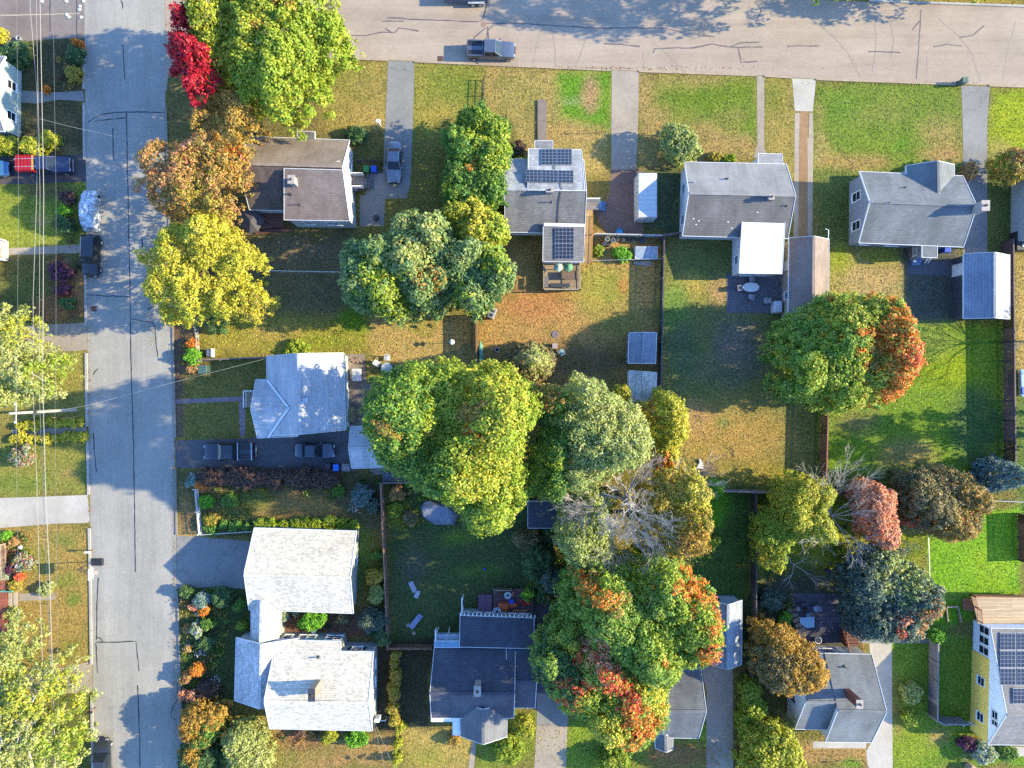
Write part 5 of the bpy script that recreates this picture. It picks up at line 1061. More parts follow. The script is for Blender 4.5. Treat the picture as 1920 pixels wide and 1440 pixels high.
tree('small yellow shrub like tree left of the mossy white shed', [(1150, 735), (1160, 722), (1178, 725), (1181, 752), (1165, 757)], 5, 1, 'yellow', (1165, 740), rc=.5, leaf=.22, dens=.7, r=.08)
tree('small orange tipped maple sapling below the willow', ell(1240, 850, 26, 32), 8, 2, 'yellow', (1240, 850), [(1240, 865, 14, 'orange')], rc=.55, leaf=.26, r=.1)
tree('olive yellow tree on the right side of the grove', [(1215, 890), (1250, 870), (1285, 878), (1315, 905), (1325, 950), (1320, 1000), (1310, 1030), (1270, 1030), (1235, 1050), (1205, 1030), (1200, 980), (1205, 930)], 13, 3, 'olive', (1265, 960), [(1300, 1010, 26, 'gold'), (1300, 920, 30, 'yellow')], rc=.85, leaf=.24, r=.26, dens=.8)
tree('sage green tree under the bare branches', [(1055, 930), (1100, 905), (1130, 930), (1140, 980), (1150, 1030), (1130, 1060), (1085, 1060), (1050, 1040), (1045, 985)], 12, 3, 'sage', (1095, 990), rc=.9, leaf=.26, r=.2, dens=.8)
bare_tree('big leafless grey tree spreading over the central grove', (1150, 915), 15, [(-.9, .2, .45), (-.5, -.8, .5), (.2, -1, .5), (.8, -.6, .5), (.9, .3, .5), (.2, .9, .55), (-.3, .8, .6), (0, 0, 1), (.6, -.9, .4), (-.2, -.3, 1)], 4.6, .22, 5, seed=9, z0=.62, spread=.6, fr=.4, n=(2, 5))
tree('green tree with orange tips above the red spotted one', [(1060, 1070), (1110, 1050), (1170, 1040), (1230, 1035), (1290, 1060), (1325, 1085), (1340, 1120), (1345, 1170), (1325, 1200), (1310, 1225), (1270, 1245), (1240, 1265), (1190, 1240), (1120, 1240), (1070, 1200), (1050, 1130)], 15, 4, 'maple', (1195, 1150), [(1300, 1110, 26, 'orange'), (1262, 1090, 14, 'orange'), (1325, 1155, 24, 'orange'), (1310, 1200, 18, 'orange'), (1235, 1215, 16, 'orange'), (1110, 1090, 20, 'orange'), (1150, 1115, 14, 'amber'), (1280, 1160, 40, 'lime'), (1260, 1230, 26, 'lime'), (1140, 1060, 24, 'lime'), (1100, 1060, 20, 'amber'), (1215, 1060, 34, 'lime'), (1130, 1200, 14, 'pink')], rc=1.05, leaf=.27, r=.34)
tree('green maple with flaming red patches beside the navy roofed house', [(1000, 1205), (1020, 1180), (1060, 1150), (1100, 1165), (1150, 1200), (1200, 1225), (1245, 1255), (1252, 1300), (1240, 1350), (1215, 1370), (1180, 1380), (1150, 1365), (1120, 1372), (1095, 1340), (1060, 1330), (1040, 1310), (1015, 1290), (1005, 1250)], 13, 3.5, 'maple', (1125, 1275), [(1075, 1260, 28, 'scarlet'), (1068, 1295, 22, 'scarlet'), (1100, 1190, 18, 'pink'), (1130, 1200, 16, 'scarlet'), (1130, 1225, 18, 'pink'), (1170, 1270, 15, 'scarlet'), (1180, 1295, 15, 'scarlet'), (1140, 1255, 16, 'scarlet'), (1215, 1330, 24, 'orange'), (1170, 1355, 24, 'orange'), (1225, 1265, 32, 'yellowgreen'), (1120, 1320, 30, 'yellowgreen'), (1140, 1350, 20, 'yellow'), (1065, 1215, 18, 'yellow'), (1135, 1290, 16, 'yellow'), (1230, 1310, 20, 'yellow'), (1030, 1250, 40, 'dkgreen')], rc=1.0, leaf=.27, r=.36)
# -- right side
tree('yellow green shrubby tree with bare white branch tips', [(1450, 915), (1480, 890), (1520, 888), (1545, 905), (1545, 950), (1565, 985), (1550, 1010), (1500, 1000), (1470, 985), (1450, 950)], 7.5, 1.5, 'yellowgreen', (1500, 945), [(1515, 910, 22, 'yellow')], rc=.7, leaf=.24, dens=.75, r=.15, gap=.1)
tree('lower yellow green bushy tree beside the dark fence', [(1418, 960), (1450, 950), (1480, 985), (1475, 1030), (1450, 1065), (1420, 1060), (1416, 1010)], 5.5, 1, 'lime', (1440, 1010), [(1440, 1045, 18, 'yellow')], rc=.6, leaf=.24, r=.12, dens=.8)
bare_tree('white barked leafless tree in front of the red fence', (1530, 955), 9, [(-.3, 1, .4), (.1, 1, .4), (.8, .6, .4), (.9, -.2, .4), (.4, -.8, .4), (-.6, -.3, .6), (.9, .9, .35), (-.6, .9, .4), (.5, .2, .9)], 3.4, .1, 4, BARKG, seed=5, z0=.45, n=(2, 4), fr=.5)
bare_tree('small grey leafless tree above the shaded yard', (1475, 1050), 5, [(-.4, -1, .3), (.8, -.5, .2), (-.6, .8, .3), (.6, .5, .5)], 2.0, .1, 3, BARKG, seed=15, z0=.4)
tree('peach pink leaved tree before the grey green round tree', [(1605, 910), (1630, 900), (1650, 915), (1672, 912), (1678, 940), (1670, 985), (1665, 1020), (1640, 1025), (1620, 1000), (1610, 965), (1600, 935)], 7, 1.5, 'pink', (1640, 965), rc=.6, leaf=.24, dens=.8, r=.14)
bare_tree('twiggy pale shrub at the foot of the peach tree', (1660, 1000), 4.5, [(-.8, .3, .5), (.8, -.4, .5), (.3, -1, .5), (-.4, -.8, .6), (.8, .6, .5), (-.2, .9, .6)], 2.0, .08, 3, BARKG, seed=25, z0=.3, n=(3, 5))
shrub('small red leaved bush between the peach tree and the round tree', 1702, 972, 14, 3.0, 'scarlet', .2)
tree('round grey green tree with tan rim beside the bright lawn', [(1690, 895), (1730, 878), (1775, 880), (1810, 890), (1840, 920), (1845, 955), (1838, 990), (1810, 1005), (1780, 1012), (1745, 1000), (1710, 990), (1690, 960), (1682, 925)], 5.5, .8, 'greybrown', (1765, 945), [(1825, 940, 30, 'amber'), (1800, 995, 34, 'amber'), (1760, 1000, 20, 'gold')], rc=.75, leaf=.22, dens=.9, r=.2)
tree('dark blue green tree with red tips behind the grey roofed house', [(1600, 1050), (1630, 1030), (1665, 1022), (1695, 1040), (1730, 1070), (1745, 1105), (1748, 1140), (1735, 1175), (1710, 1200), (1670, 1198), (1640, 1190), (1605, 1195), (1590, 1160), (1580, 1110), (1583, 1070)], 7.5, 1.8, 'bluegreen', (1662, 1112), [(1735, 1130, 18, 'rust'), (1690, 1160, 14, 'pink'), (1685, 1183, 10, 'scarlet'), (1720, 1175, 14, 'rust'), (1690, 1060, 40, 'sage')], rc=.8, leaf=.27, r=.22)
tree('dense golden brown dome tree beside the grey roofed house', [(1408, 1200), (1420, 1172), (1455, 1166), (1490, 1180), (1520, 1210), (1536, 1245), (1530, 1275), (1500, 1288), (1465, 1284), (1430, 1275), (1405, 1245)], 7.5, 1, 'gold', (1468, 1225), [(1430, 1250, 40, 'greybrown')], rc=.7, leaf=.2, r=.2, dens=1.1)
tree('yellow green tree at the bottom edge right of the concrete drive', [(1395, 1370), (1430, 1345), (1465, 1355), (1490, 1385), (1500, 1430), (1480, 1470), (1420, 1475), (1385, 1440)], 6, .8, 'yellowgreen', (1440, 1410), rc=.65, leaf=.26, r=.14)
tree('blue green spruce at the right edge by the red fence', ell(1893, 895, 42, 34), 7, .4, 'spruce', (1890, 895), rc=.55, leaf=.22, cone=True, name='conifer_tree', r=.18)
tree('yellow and russet tree near the upper right edge', [(1860, 295), (1890, 285), (1930, 290), (1935, 330), (1900, 345), (1870, 330)], 5, .8, 'olive', (1895, 310), [(1910, 300, 20, 'rust'), (1870, 300, 14, 'lime')], rc=.55, leaf=.24, r=.12)
bare_tree('leafless grey tree overhanging the right hand fence', (1925, 640), 8, [(-1, .2, .3), (-.8, -.6, .35), (-.9, .7, .35), (0, 1, .4), (-.4, -1, .4), (.6, 0, .6)], 2.5, .12, 4, BARKG, seed=35, z0=.45, n=(3, 4))
# -- left side
tree('light olive tree with thick white limbs at the bottom left corner', [(-60, 1180), (0, 1190), (40, 1150), (70, 1210), (120, 1230), (150, 1270), (155, 1300), (140, 1345), (150, 1400), (150, 1420), (120, 1470), (60, 1490), (-60, 1480)], 10, 2, 'pale', (50, 1350), [(100, 1310, 40, 'yellowgreen'), (120, 1400, 40, 'lime'), (20, 1300, 40, 'yellowgreen')], rc=.85, leaf=.26, dens=.7, bark=BARKP, r=.34, gap=.6, nl=16, low=.35)
bare_tree('pale leafless trunk showing through the bottom left tree', (62, 1352), 11.5, [(-.8, -.6, .5), (.5, .8, .6), (.3, -.9, .5), (-.2, .6, .8)], 4.5, .26, 3, BARKP, seed=45, z0=.6, n=(2, 3), fr=.6)
tree('light yellow green tree beside the left driveway', [(-30, 590), (10, 570), (50, 580), (75, 620), (80, 665), (120, 665), (125, 700), (105, 735), (70, 755), (20, 760), (-40, 750), (-60, 660)], 9, 2, 'pale', (30, 670), [(40, 610, 30, 'yellowgreen'), (100, 695, 30, 'lime')], rc=.8, leaf=.26, dens=.65, r=.2, gap=.42, bark=BARKP, low=.4)
tree('gold and orange leaved shrub tree at the east kerb near the bottom', [(345, 1325), (375, 1310), (400, 1320), (425, 1325), (420, 1360), (405, 1390), (370, 1395), (345, 1370)], 4.5, .6, 'gold', (385, 1352), [(395, 1385, 24, 'green')], rc=.6, leaf=.24, r=.1)
tree('pale olive shrub tree on the bottom lawn', [(425, 1370), (460, 1350), (495, 1365), (510, 1400), (505, 1460), (440, 1465), (415, 1420)], 4.5, .6, 'pale', (465, 1405), rc=.6, leaf=.22, dens=.7, r=.1, gap=.15)
tree('dark green bushy tree at the bottom below the gold one', [(335, 1400), (370, 1390), (410, 1395), (420, 1440), (400, 1475), (340, 1475)], 4, .5, 'dkgreen', (375, 1430), [(360, 1410, 16, 'gold')], rc=.55, leaf=.24, r=.1)
# -- trees outside the frame whose shadows fall into it
tree('large tree north of the main road whose shadow lies on the pink asphalt', ell(1562, -92, 200, 76), 13, 5, 'lime', (1540, -70), rc=1.0, leaf=.34, dens=.5, r=.3, gap=.62, low=.2)
tree('second tree north of the main road shading the pink asphalt edge', ell(1872, -70, 74, 50), 9, 3.5, 'lime', (1860, -55), rc=.9, leaf=.34, dens=.55, r=.25, gap=.5, low=.3)
tree('tree beyond the right edge that shades the green rear lawn', ell(2110, 822, 105, 58), 11, 3.5, 'green', (2090, 815), rc=.9, leaf=.36, dens=.6, r=.3, gap=.6, low=.3)

# individual blades nobody could count: tufts that give the lawns their nap
RNG = np.random.default_rng(77)
n = 260000; P = np.stack([RNG.uniform(-62, 62, n), RNG.uniform(-47, 47, n)], 1)
gi = np.clip(np.searchsorted(gx, P[:, 0]), 1, nx - 1); gj = np.clip(np.searchsorted(gy, P[:, 1]), 1, ny - 1)
base_c = colr[gj, gi]
px_, py_ = P[:, 0] * 16 + 960, 720 - P[:, 1] * 16
bad = np.zeros(n, bool)
for pl in PAVED + [WESTE + EASTE[::-1], [(309.5, -43), (310, 170)] + SE + NE]: bad |= segdist(px_, py_, pl) > -1.5
P = P[~bad]; base_c = base_c[~bad]; n = len(P)
o = leaves_mesh('grass', np.concatenate([P, RNG.uniform(.01, .04, (n, 1))], 1), norm(RNG.normal(size=(n, 3)) * .6 + np.array([0, 0, .9])), RNG.uniform(.08, .2, n), base_c * RNG.uniform(.65, 1.5, (n, 1)) * (1 + RNG.normal(size=(n, 3)) * .06), leafmat('grass_blade', .15), .5)
tag(o, 'short mown grass tufts of the lawns', 'grass', kind='stuff')
# ================================================================ SHRUBS AND FLOWERS
for a in [
    ('golden yellow shrub at the upper left edge by the side road', 5, 70, 13, 1.4, 'yellow'),
    ('orange yellow shrub where the side road meets the street', 151, 85, 9, 1.2, 'orange'),
    ('dark green shrub beside the west kerb under the orange one', 143, 106, 15, 1.4, 'dkgreen'),
    ('olive green shrub beside the west kerb above the first walk', 141, 143, 14, 1.4, 'olive'),
    ('sprawling dark shrub south of the side road at the left edge', 30, 103, 26, 1.2, 'dkgreen'),
    ('small orange mum at the edge of the first left walk', 90, 169, 7, .6, 'orange'),
    ('small yellow flowered bush beside the dark lawn of the first left house', 55, 100, 10, .8, 'olive'),
    ('bright green bush behind the tarp covered car', 123, 397, 11, 1.0, 'fresh'),
    ('round dark green bush beside the tarp covered car', 127, 425, 17, 1.4, 'dkgreen'),
    ('brownish purple bush west of the tarp covered car', 131, 372, 13, 1.2, 'brown'),
    ('dark purple bush beside the black sport utility car', 118, 514, 17, 1.5, 'purple'),
    ('magenta tinted bush below the dark purple one', 122, 545, 13, 1.1, 'purple'),
    ('small dark green yew by the west kerb above the left driveway', 130, 570, 13, 1.2, 'dkgreen'),
    ('mixed red green and white flower bush alone on the left lawn', 45, 858, 19, 1.2, 'flower'),
    ('yellow green bush at the top of the left flower garden', 14, 1004, 8, .9, 'fresh'),
    ('rusty red bush in the left flower garden', 30, 1015, 8, .9, 'rust'),
    ('wide mixed flower clump in the left garden beside the red porch', 45, 1055, 17, 1.1, 'flower'),
    ('purple leaved bush by the red porch', 24, 1065, 9, 1.0, 'purple'),
    ('dark red bush at the lower end of the left garden', 40, 1080, 8, .9, 'scarlet'),
    ('white flowered clump against the red porch rail', 12, 1078, 9, .9, 'whitefl'),
    ('olive bush beside the porch steps of the red porch', 30, 1096, 11, .9, 'olive'),
    ('leafy bush below the pale porch steps', 28, 1150, 13, 1.3, 'pale'),
    ('bright green bush at the end of the grey fence by the street', 362, 667, 14, 1.5, 'fresh'),
    ('deep green round bush under the golden maple', 411, 603, 20, 1.7, 'dkgreen'),
    ('yellow orange bush along the street fence', 362, 645, 9, 1.0, 'orange'),
    ('brown dried bush at the corner of the grey fence', 365, 692, 11, 1.0, 'rust'),
    ('blue white flowering bush at the head of the picket fence', 364, 900, 12, 1.3, 'bluefl'),
    ('orange bush at the head of the picket fence', 379, 904, 11, 1.2, 'orange'),
    ('bright leafy perennials just inside the picket fence', 389, 943, 13, .9, 'fresh'),
    ('olive yellow plants inside the picket fence', 396, 975, 13, .8, 'olive'),
    ('green plants in the middle of the fenced flower garden', 432, 938, 13, .8, 'green'),
    ('big silvery blue bush near the brown fence', 682, 928, 19, 1.8, 'spruce'),
    ('violet grey bush next to the silvery blue one', 700, 948, 13, 1.4, 'bluegreen'),
    ('small green bush left of the silvery blue one', 635, 918, 11, 1.0, 'green'),
    ('rust brown bush inside the corner of the brown fence', 744, 924, 13, 1.2, 'rust'),
    ('yellow green weeds along the brown fence foot', 742, 955, 14, .5, 'lime'),
    ('brown green bush beside the paved scrap in the middle yard', 770, 972, 13, 1.0, 'greybrown'),
    ('bright green courtyard bush between the two white roofs', 587, 1161, 21, 1.8, 'fresh'),
    ('thin dull bush at the right end of the courtyard', 645, 1158, 13, 1.0, 'greybrown'),
    ('pale dried hydrangea in the courtyard corner', 532, 1154, 10, 1.0, 'whitefl'),
    ('second dried hydrangea along the white garage wall', 558, 1148, 7, .8, 'whitefl'),
    ('yellowish bush by the brown fence opposite the white garage', 705, 1080, 15, 1.5, 'olive'),
    ('sage bush by the brown fence below the yellowish one', 708, 1112, 17, 1.7, 'sage'),
    ('large grey green bush east of the courtyard', 700, 1160, 22, 2.4, 'bluegreen'),
    ('dark bush at the fence corner above the cedar hedge', 718, 1192, 17, 2.0, 'dkgreen'),
    ('low green bush at the foot of the brown fence near the garage', 708, 1040, 10, .9, 'green'),
    ('yellow bush at the lower wall of the white house', 620, 1378, 15, 1.0, 'yellowgreen'),
    ('wider green bush at the lower wall of the white house', 672, 1380, 19, 1.1, 'fresh'),
    ('dry reddish bush at the lower left corner of the white house', 560, 1372, 9, .7, 'brown'),
    ('yellow green shrub at the corner of the navy house porch', 982, 1358, 20, 1.4, 'yellowgreen'),
    ('larger green shrub below the navy house porch', 955, 1405, 26, 1.4, 'lime'),
    ('orange tipped shrub left of the navy house porch', 852, 1385, 12, .9, 'amber'),
    ('green bush at the bottom edge left of the leaf strewn lawn', 1155, 1425, 30, 2.2, 'lime'),
    ('dark twiggy bush near the rear deck of the navy house', 1010, 1050, 28, 3.0, 'dkgreen'),
    ('bright yellow green bush beside the rear deck', 988, 1112, 12, 1.2, 'fresh'),
    ('grey green tall bush under the orange tipped tree', 1045, 1085, 26, 4.0, 'bluegreen'),
    ('dull green bush in the shaded yard left of the lean-to', 990, 1010, 22, 1.8, 'greybrown'),
    ('bright green bush by the pinkish fence', 1335, 915, 17, 1.8, 'fresh'),
    ('light green bush in the dark passage yard', 1335, 1015, 12, 1.2, 'lime'),
    ('green weeds beside the stone steps behind the golden dome tree', 1470, 1158, 12, 1.0, 'fresh'),
    ('dark bush in the shaded yard corner by the dark fence', 1440, 1120, 22, 1.6, 'bluegreen'),
    ('white flowering clump at the end of the rear lawn', 1762, 1106, 9, .9, 'whitefl'),
    ('pale green bush by the foot of the yellow house', 1838, 1408, 20, 1.5, 'whitefl'),
    ('dark leafy bush at the lower right corner of the picture', 1882, 1408, 18, 1.3, 'green'),
    ('purplish bush in the shade of the yellow house', 1812, 1392, 14, 1.1, 'purple'),
    ('light green bush on the side lawn near the grey drive', 1704, 1298, 18, 1.2, 'pale'),
    ('second light green bush on the side lawn', 1706, 1345, 15, 1.0, 'lime'),
    ('vine like green shrub at the top of the grey boundary fence', 1752, 1190, 14, 1.6, 'fresh'),
    ('brown leaved shrub at the corner of the slate blue house', 1812, 324, 15, 1.4, 'rust'),
    ('tan border plants at the front wall of the long grey house', 1340, 297, 12, .7, 'olive'),
    ('green border plants near the porch of the long grey house', 1366, 300, 11, .7, 'lime'),
    ('square clipped dark bush left of the solar house canopy', 972, 278, 15, 1.0, 'brown'),
    ('yellow green plants below the clipped dark bush', 975, 296, 11, .6, 'yellowgreen'),
    ('dark clipped shrub at the corner of the brown roofed house', 668, 253, 16, 1.1, 'dkgreen'),
    ('row like olive bush south of the grey fence by the blue roofed house', 560, 658, 20, .7, 'lime'),
    ('bright tomato bed plants beside the barrels', 1165, 478, 14, .9, 'fresh'),
    ('green weeds at the foot of the solar house rear deck', 1122, 470, 9, .6, 'lime'),
    ('low dark bush near the dark lean-to shed', 1050, 1010, 14, 1.6, 'dkgreen'),
    ('white flowering shrub in the west border of the white house', 375, 1180, 14, 1.3, 'whitefl'),
    ('dark green shrub at the top of the west border', 352, 1108, 11, 1.4, 'dkgreen'),
    ('blue leaved shrub in the west border of the white house', 380, 1122, 15, 1.5, 'bluefl'),
    ('orange flowering shrub in the west border', 385, 1142, 10, 1.1, 'orange'),
    ('coral flowering shrub in the west border', 368, 1136, 9, 1.0, 'pink'),
    ('green leafy shrub in the middle of the west border', 392, 1168, 13, 1.3, 'green'),
    ('deep green shrub below the white flowering one', 388, 1205, 15, 1.2, 'dkgreen'),
    ('orange strip plants along the west lawn edge', 354, 1180, 8, .7, 'rust'),
    ('golden strip plants along the west lawn edge', 355, 1215, 7, .6, 'gold'),
    ('tall orange tipped shrub near the kerb', 375, 1253, 11, 1.8, 'orange'),
    ('orange tipped shrub left of the taller one', 354, 1268, 11, 1.5, 'rust'),
    ('pink flowered shrub at the east kerb', 346, 1298, 10, 1.3, 'pink'),
    ('rosy shrub next to the pink flowered one', 364, 1302, 10, 1.3, 'pink'),
    ('dark purplish bush behind the orange tipped shrubs', 392, 1290, 17, 1.6, 'brown'),
    ('round dark bush at the end of the white house driveway', 418, 1118, 18, 1.6, 'dkgreen'),
    ('deep green bush against the breezeway of the white house', 452, 1135, 12, 1.4, 'green'),
    ('small green bush at the breezeway step', 455, 1172, 10, 1.1, 'lime'),
]:
    shrub(*a)
def row(label, n, p0, p1, r, h, pal, group, name='shrub', cat='shrub', **kw):
    """a counted row: one plant built, the others copied with their parts"""
    first = None
    for k in range(n):
        t = k / max(1, n - 1); x, y = p0[0] + (p1[0] - p0[0]) * t, p0[1] + (p1[1] - p0[1]) * t
        if first is None:
            first = shrub(label, x, y, r, h, pal, name=name, cat=cat, group=group, **kw); base = W(x, y)
        else:
            c = first.copy(); COL.objects.link(c); rnd = random.Random(k * 13 + int(p0[0])); q = W(x + rnd.uniform(-2, 2), y + rnd.uniform(-2, 2))
            c.location = q; c.rotation_euler = (0, 0, rnd.uniform(0, 6)); sc_ = rnd.uniform(.8, 1.15); c.scale = (sc_, sc_, sc_)
            for ch in first.children:
                d = ch.copy(); COL.objects.link(d); d.parent = c; d.matrix_parent_inverse = ch.matrix_parent_inverse
row('yellow chrysanthemum clump in the row along the north side of the third left walk', 9, (42, 797), (156, 789), 7, .6, 'yellow', 'flower row north of the third left walk', 'flower_clump', 'flowers')
row('yellow chrysanthemum clump in the row along the south side of the third left walk', 9, (28, 824), (156, 817), 6, .55, 'yellow', 'flower row south of the third left walk', 'flower_clump', 'flowers')
row('dark russet hedge plant in the row along the two car driveway', 10, (395, 893), (625, 896), 17, 1.3, 'brown', 'dark hedge along the two car driveway')
row('green garden plant in the row at the wire fence above the white house driveway', 6, (392, 988), (468, 984), 9, .8, 'green', 'plants along the wire fence')
row('yellow green border plant in the row along the north wall of the white garage', 9, (492, 982), (664, 982), 11, .9, 'lime', 'border along the white garage')
row('dull green cedar in the hedge line between the white and navy houses', 9, (742, 1225), (744, 1345), 9, 1.5, 'olive', 'cedar hedge between the white and navy houses')
row('green shrub in the hedge row right of the concrete drive', 6, (1400, 1285), (1398, 1350), 17, 2.2, 'lime', 'hedge right of the concrete drive')
row('yellow green hedge cone standing in the diagonal hedge row near the red load', 4, (8, 277), (112, 273), 15, 2.0, 'yellowgreen', 'hedge cones near the red load', 'hedge_cone', 'hedge')
row('slender bright arborvitae in the short row at the bottom lawn', 3, (749, 1365), (751, 1425), 10, 2.9, 'yellowgreen', 'arborvitae at the bottom lawn', 'arborvitae', 'shrub', cone=True)
row('dark undergrowth clump in the line along the central grove yard', 5, (1020, 1120), (1030, 1000), 14, 1.2, 'dkgreen', 'undergrowth by the gravel strip')
# leaf litter nobody could count
def litter(label, areas, pal, size, seed):
    global RNG
    RNG = np.random.default_rng(seed); P = []
    for x, y, rx, ry, n in areas:
        a = RNG.normal(size=(n, 2)) * .5; P.append(np.stack([(x + a[:, 0] * rx - 960) / 16, (720 - y - a[:, 1] * ry) / 16, np.full(n, .035) + RNG.random(n) * .02], 1))
    P = np.concatenate(P); n = len(P); bad = np.zeros(n, bool); nr = norm(np.array([0, 0, 1.]) + RNG.normal(size=(n, 3)) * .3)
    o = leaves_mesh('fallen_leaves', P, nr, size * RNG.uniform(.6, 1.4, n), pick(PAL[pal], n) * RNG.uniform(.6, 1.2, (n, 1)), leafmat(), .8); return tag(o, label, 'leaves', kind='stuff')
litter('orange fallen leaves strewn over lawns and beds', [(1265, 1415, 80, 30, 2600), (350, 600, 30, 120, 500), (340, 760, 12, 120, 300), (110, 570, 60, 50, 500), (1230, 1300, 100, 60, 200), (430, 440, 60, 40, 300), (1600, 760, 120, 60, 400), (560, 1400, 120, 40, 500), (1388, 1340, 14, 120, 400), (330, 250, 20, 200, 160), (460, 1000, 100, 30, 200), (327, 900, 3, 500, 350), (168, 900, 4, 500, 260), (1100, 128, 300, 4, 260), (1700, 157, 160, 4, 120)], 'rust', .13, 5)
litter('yellow fallen leaves strewn over lawns and pavements', [(420, 600, 120, 60, 600), (870, 930, 160, 90, 900), (1240, 850, 120, 160, 900), (1440, 1400, 80, 60, 500), (300, 480, 30, 200, 200), (650, 640, 200, 60, 500), (820, 360, 60, 120, 300), (1100, 1390, 120, 50, 500), (70, 700, 90, 60, 300), (60, 1350, 100, 100, 300)], 'yellow', .15, 6)

def undergrowth(label, areas, pal, seed, size=.2):
    global RNG
    RNG = np.random.default_rng(seed); P = []; Cc = []
    for x0, y0, x1, y1, n, h in areas:
        k = max(3, n // 60); cx, cy = RNG.uniform(x0, x1, k), RNG.uniform(y0, y1, k); i = RNG.integers(0, k, n); rr = RNG.uniform(3, 9, k)
        a = RNG.normal(size=(n, 2)) * rr[i][:, None] * .6; P.append(np.stack([(cx[i] + a[:, 0] - 960) / 16, (720 - cy[i] - a[:, 1]) / 16, RNG.random(n) ** 1.4 * h * (.4 + rr[i] / 9) + .03], 1)); Cc.append(pick(pal, k)[i])
    P = np.concatenate(P); c = np.concatenate(Cc); n = len(P)
    o = leaves_mesh('ground_cover', P, norm(RNG.normal(size=(n, 3)) + np.array([0, 0, .7])), size * RNG.uniform(.6, 1.4, n), c * RNG.uniform(.6, 1.3, (n, 1)), leafmat(), .5); return tag(o, label, 'plants', kind='stuff')
MIXP = PAL['green'] + PAL['olive'][:2] + PAL['dkgreen'] + PAL['flower'][:2]
undergrowth('mixed leafy garden growth filling the planted beds', [(384, 908, 470, 990, 1500, .45), (345, 1104, 432, 1240, 2600, .7), (342, 1240, 420, 1330, 1500, .8), (4, 1000, 52, 1105, 1500, .6), (340, 640, 372, 700, 500, .4), (700, 1040, 722, 1205, 1500, .8), (470, 905, 640, 935, 900, .3), (525, 1142, 690, 1190, 500, .3), (500, 1368, 690, 1386, 600, .4), (1385, 1262, 1408, 1440, 1600, .7), (1420, 930, 1470, 1100, 1800, .8), (1440, 1120, 1500, 1200, 900, .5), (990, 1000, 1050, 1110, 2200, 1.0), (1316, 1000, 1400, 1060, 300, .3), (470, 974, 668, 988, 900, .4), (735, 910, 790, 990, 900, .4), (660, 900, 716, 960, 700, .6), (1560, 960, 1700, 1060, 1800, .5)], MIXP, 12)
undergrowth('dry brown stems and seed heads in the garden beds', [(395, 884, 640, 912, 1500, .9), (345, 1104, 432, 1330, 700, .8), (5, 1000, 52, 1100, 400, .6), (108, 360, 150, 590, 700, .4), (500, 1370, 600, 1400, 400, .3), (110, 80, 156, 165, 500, .4), (1640, 880, 1720, 1010, 900, .9)], PAL['brown'] + PAL['rust'][:2], 14)
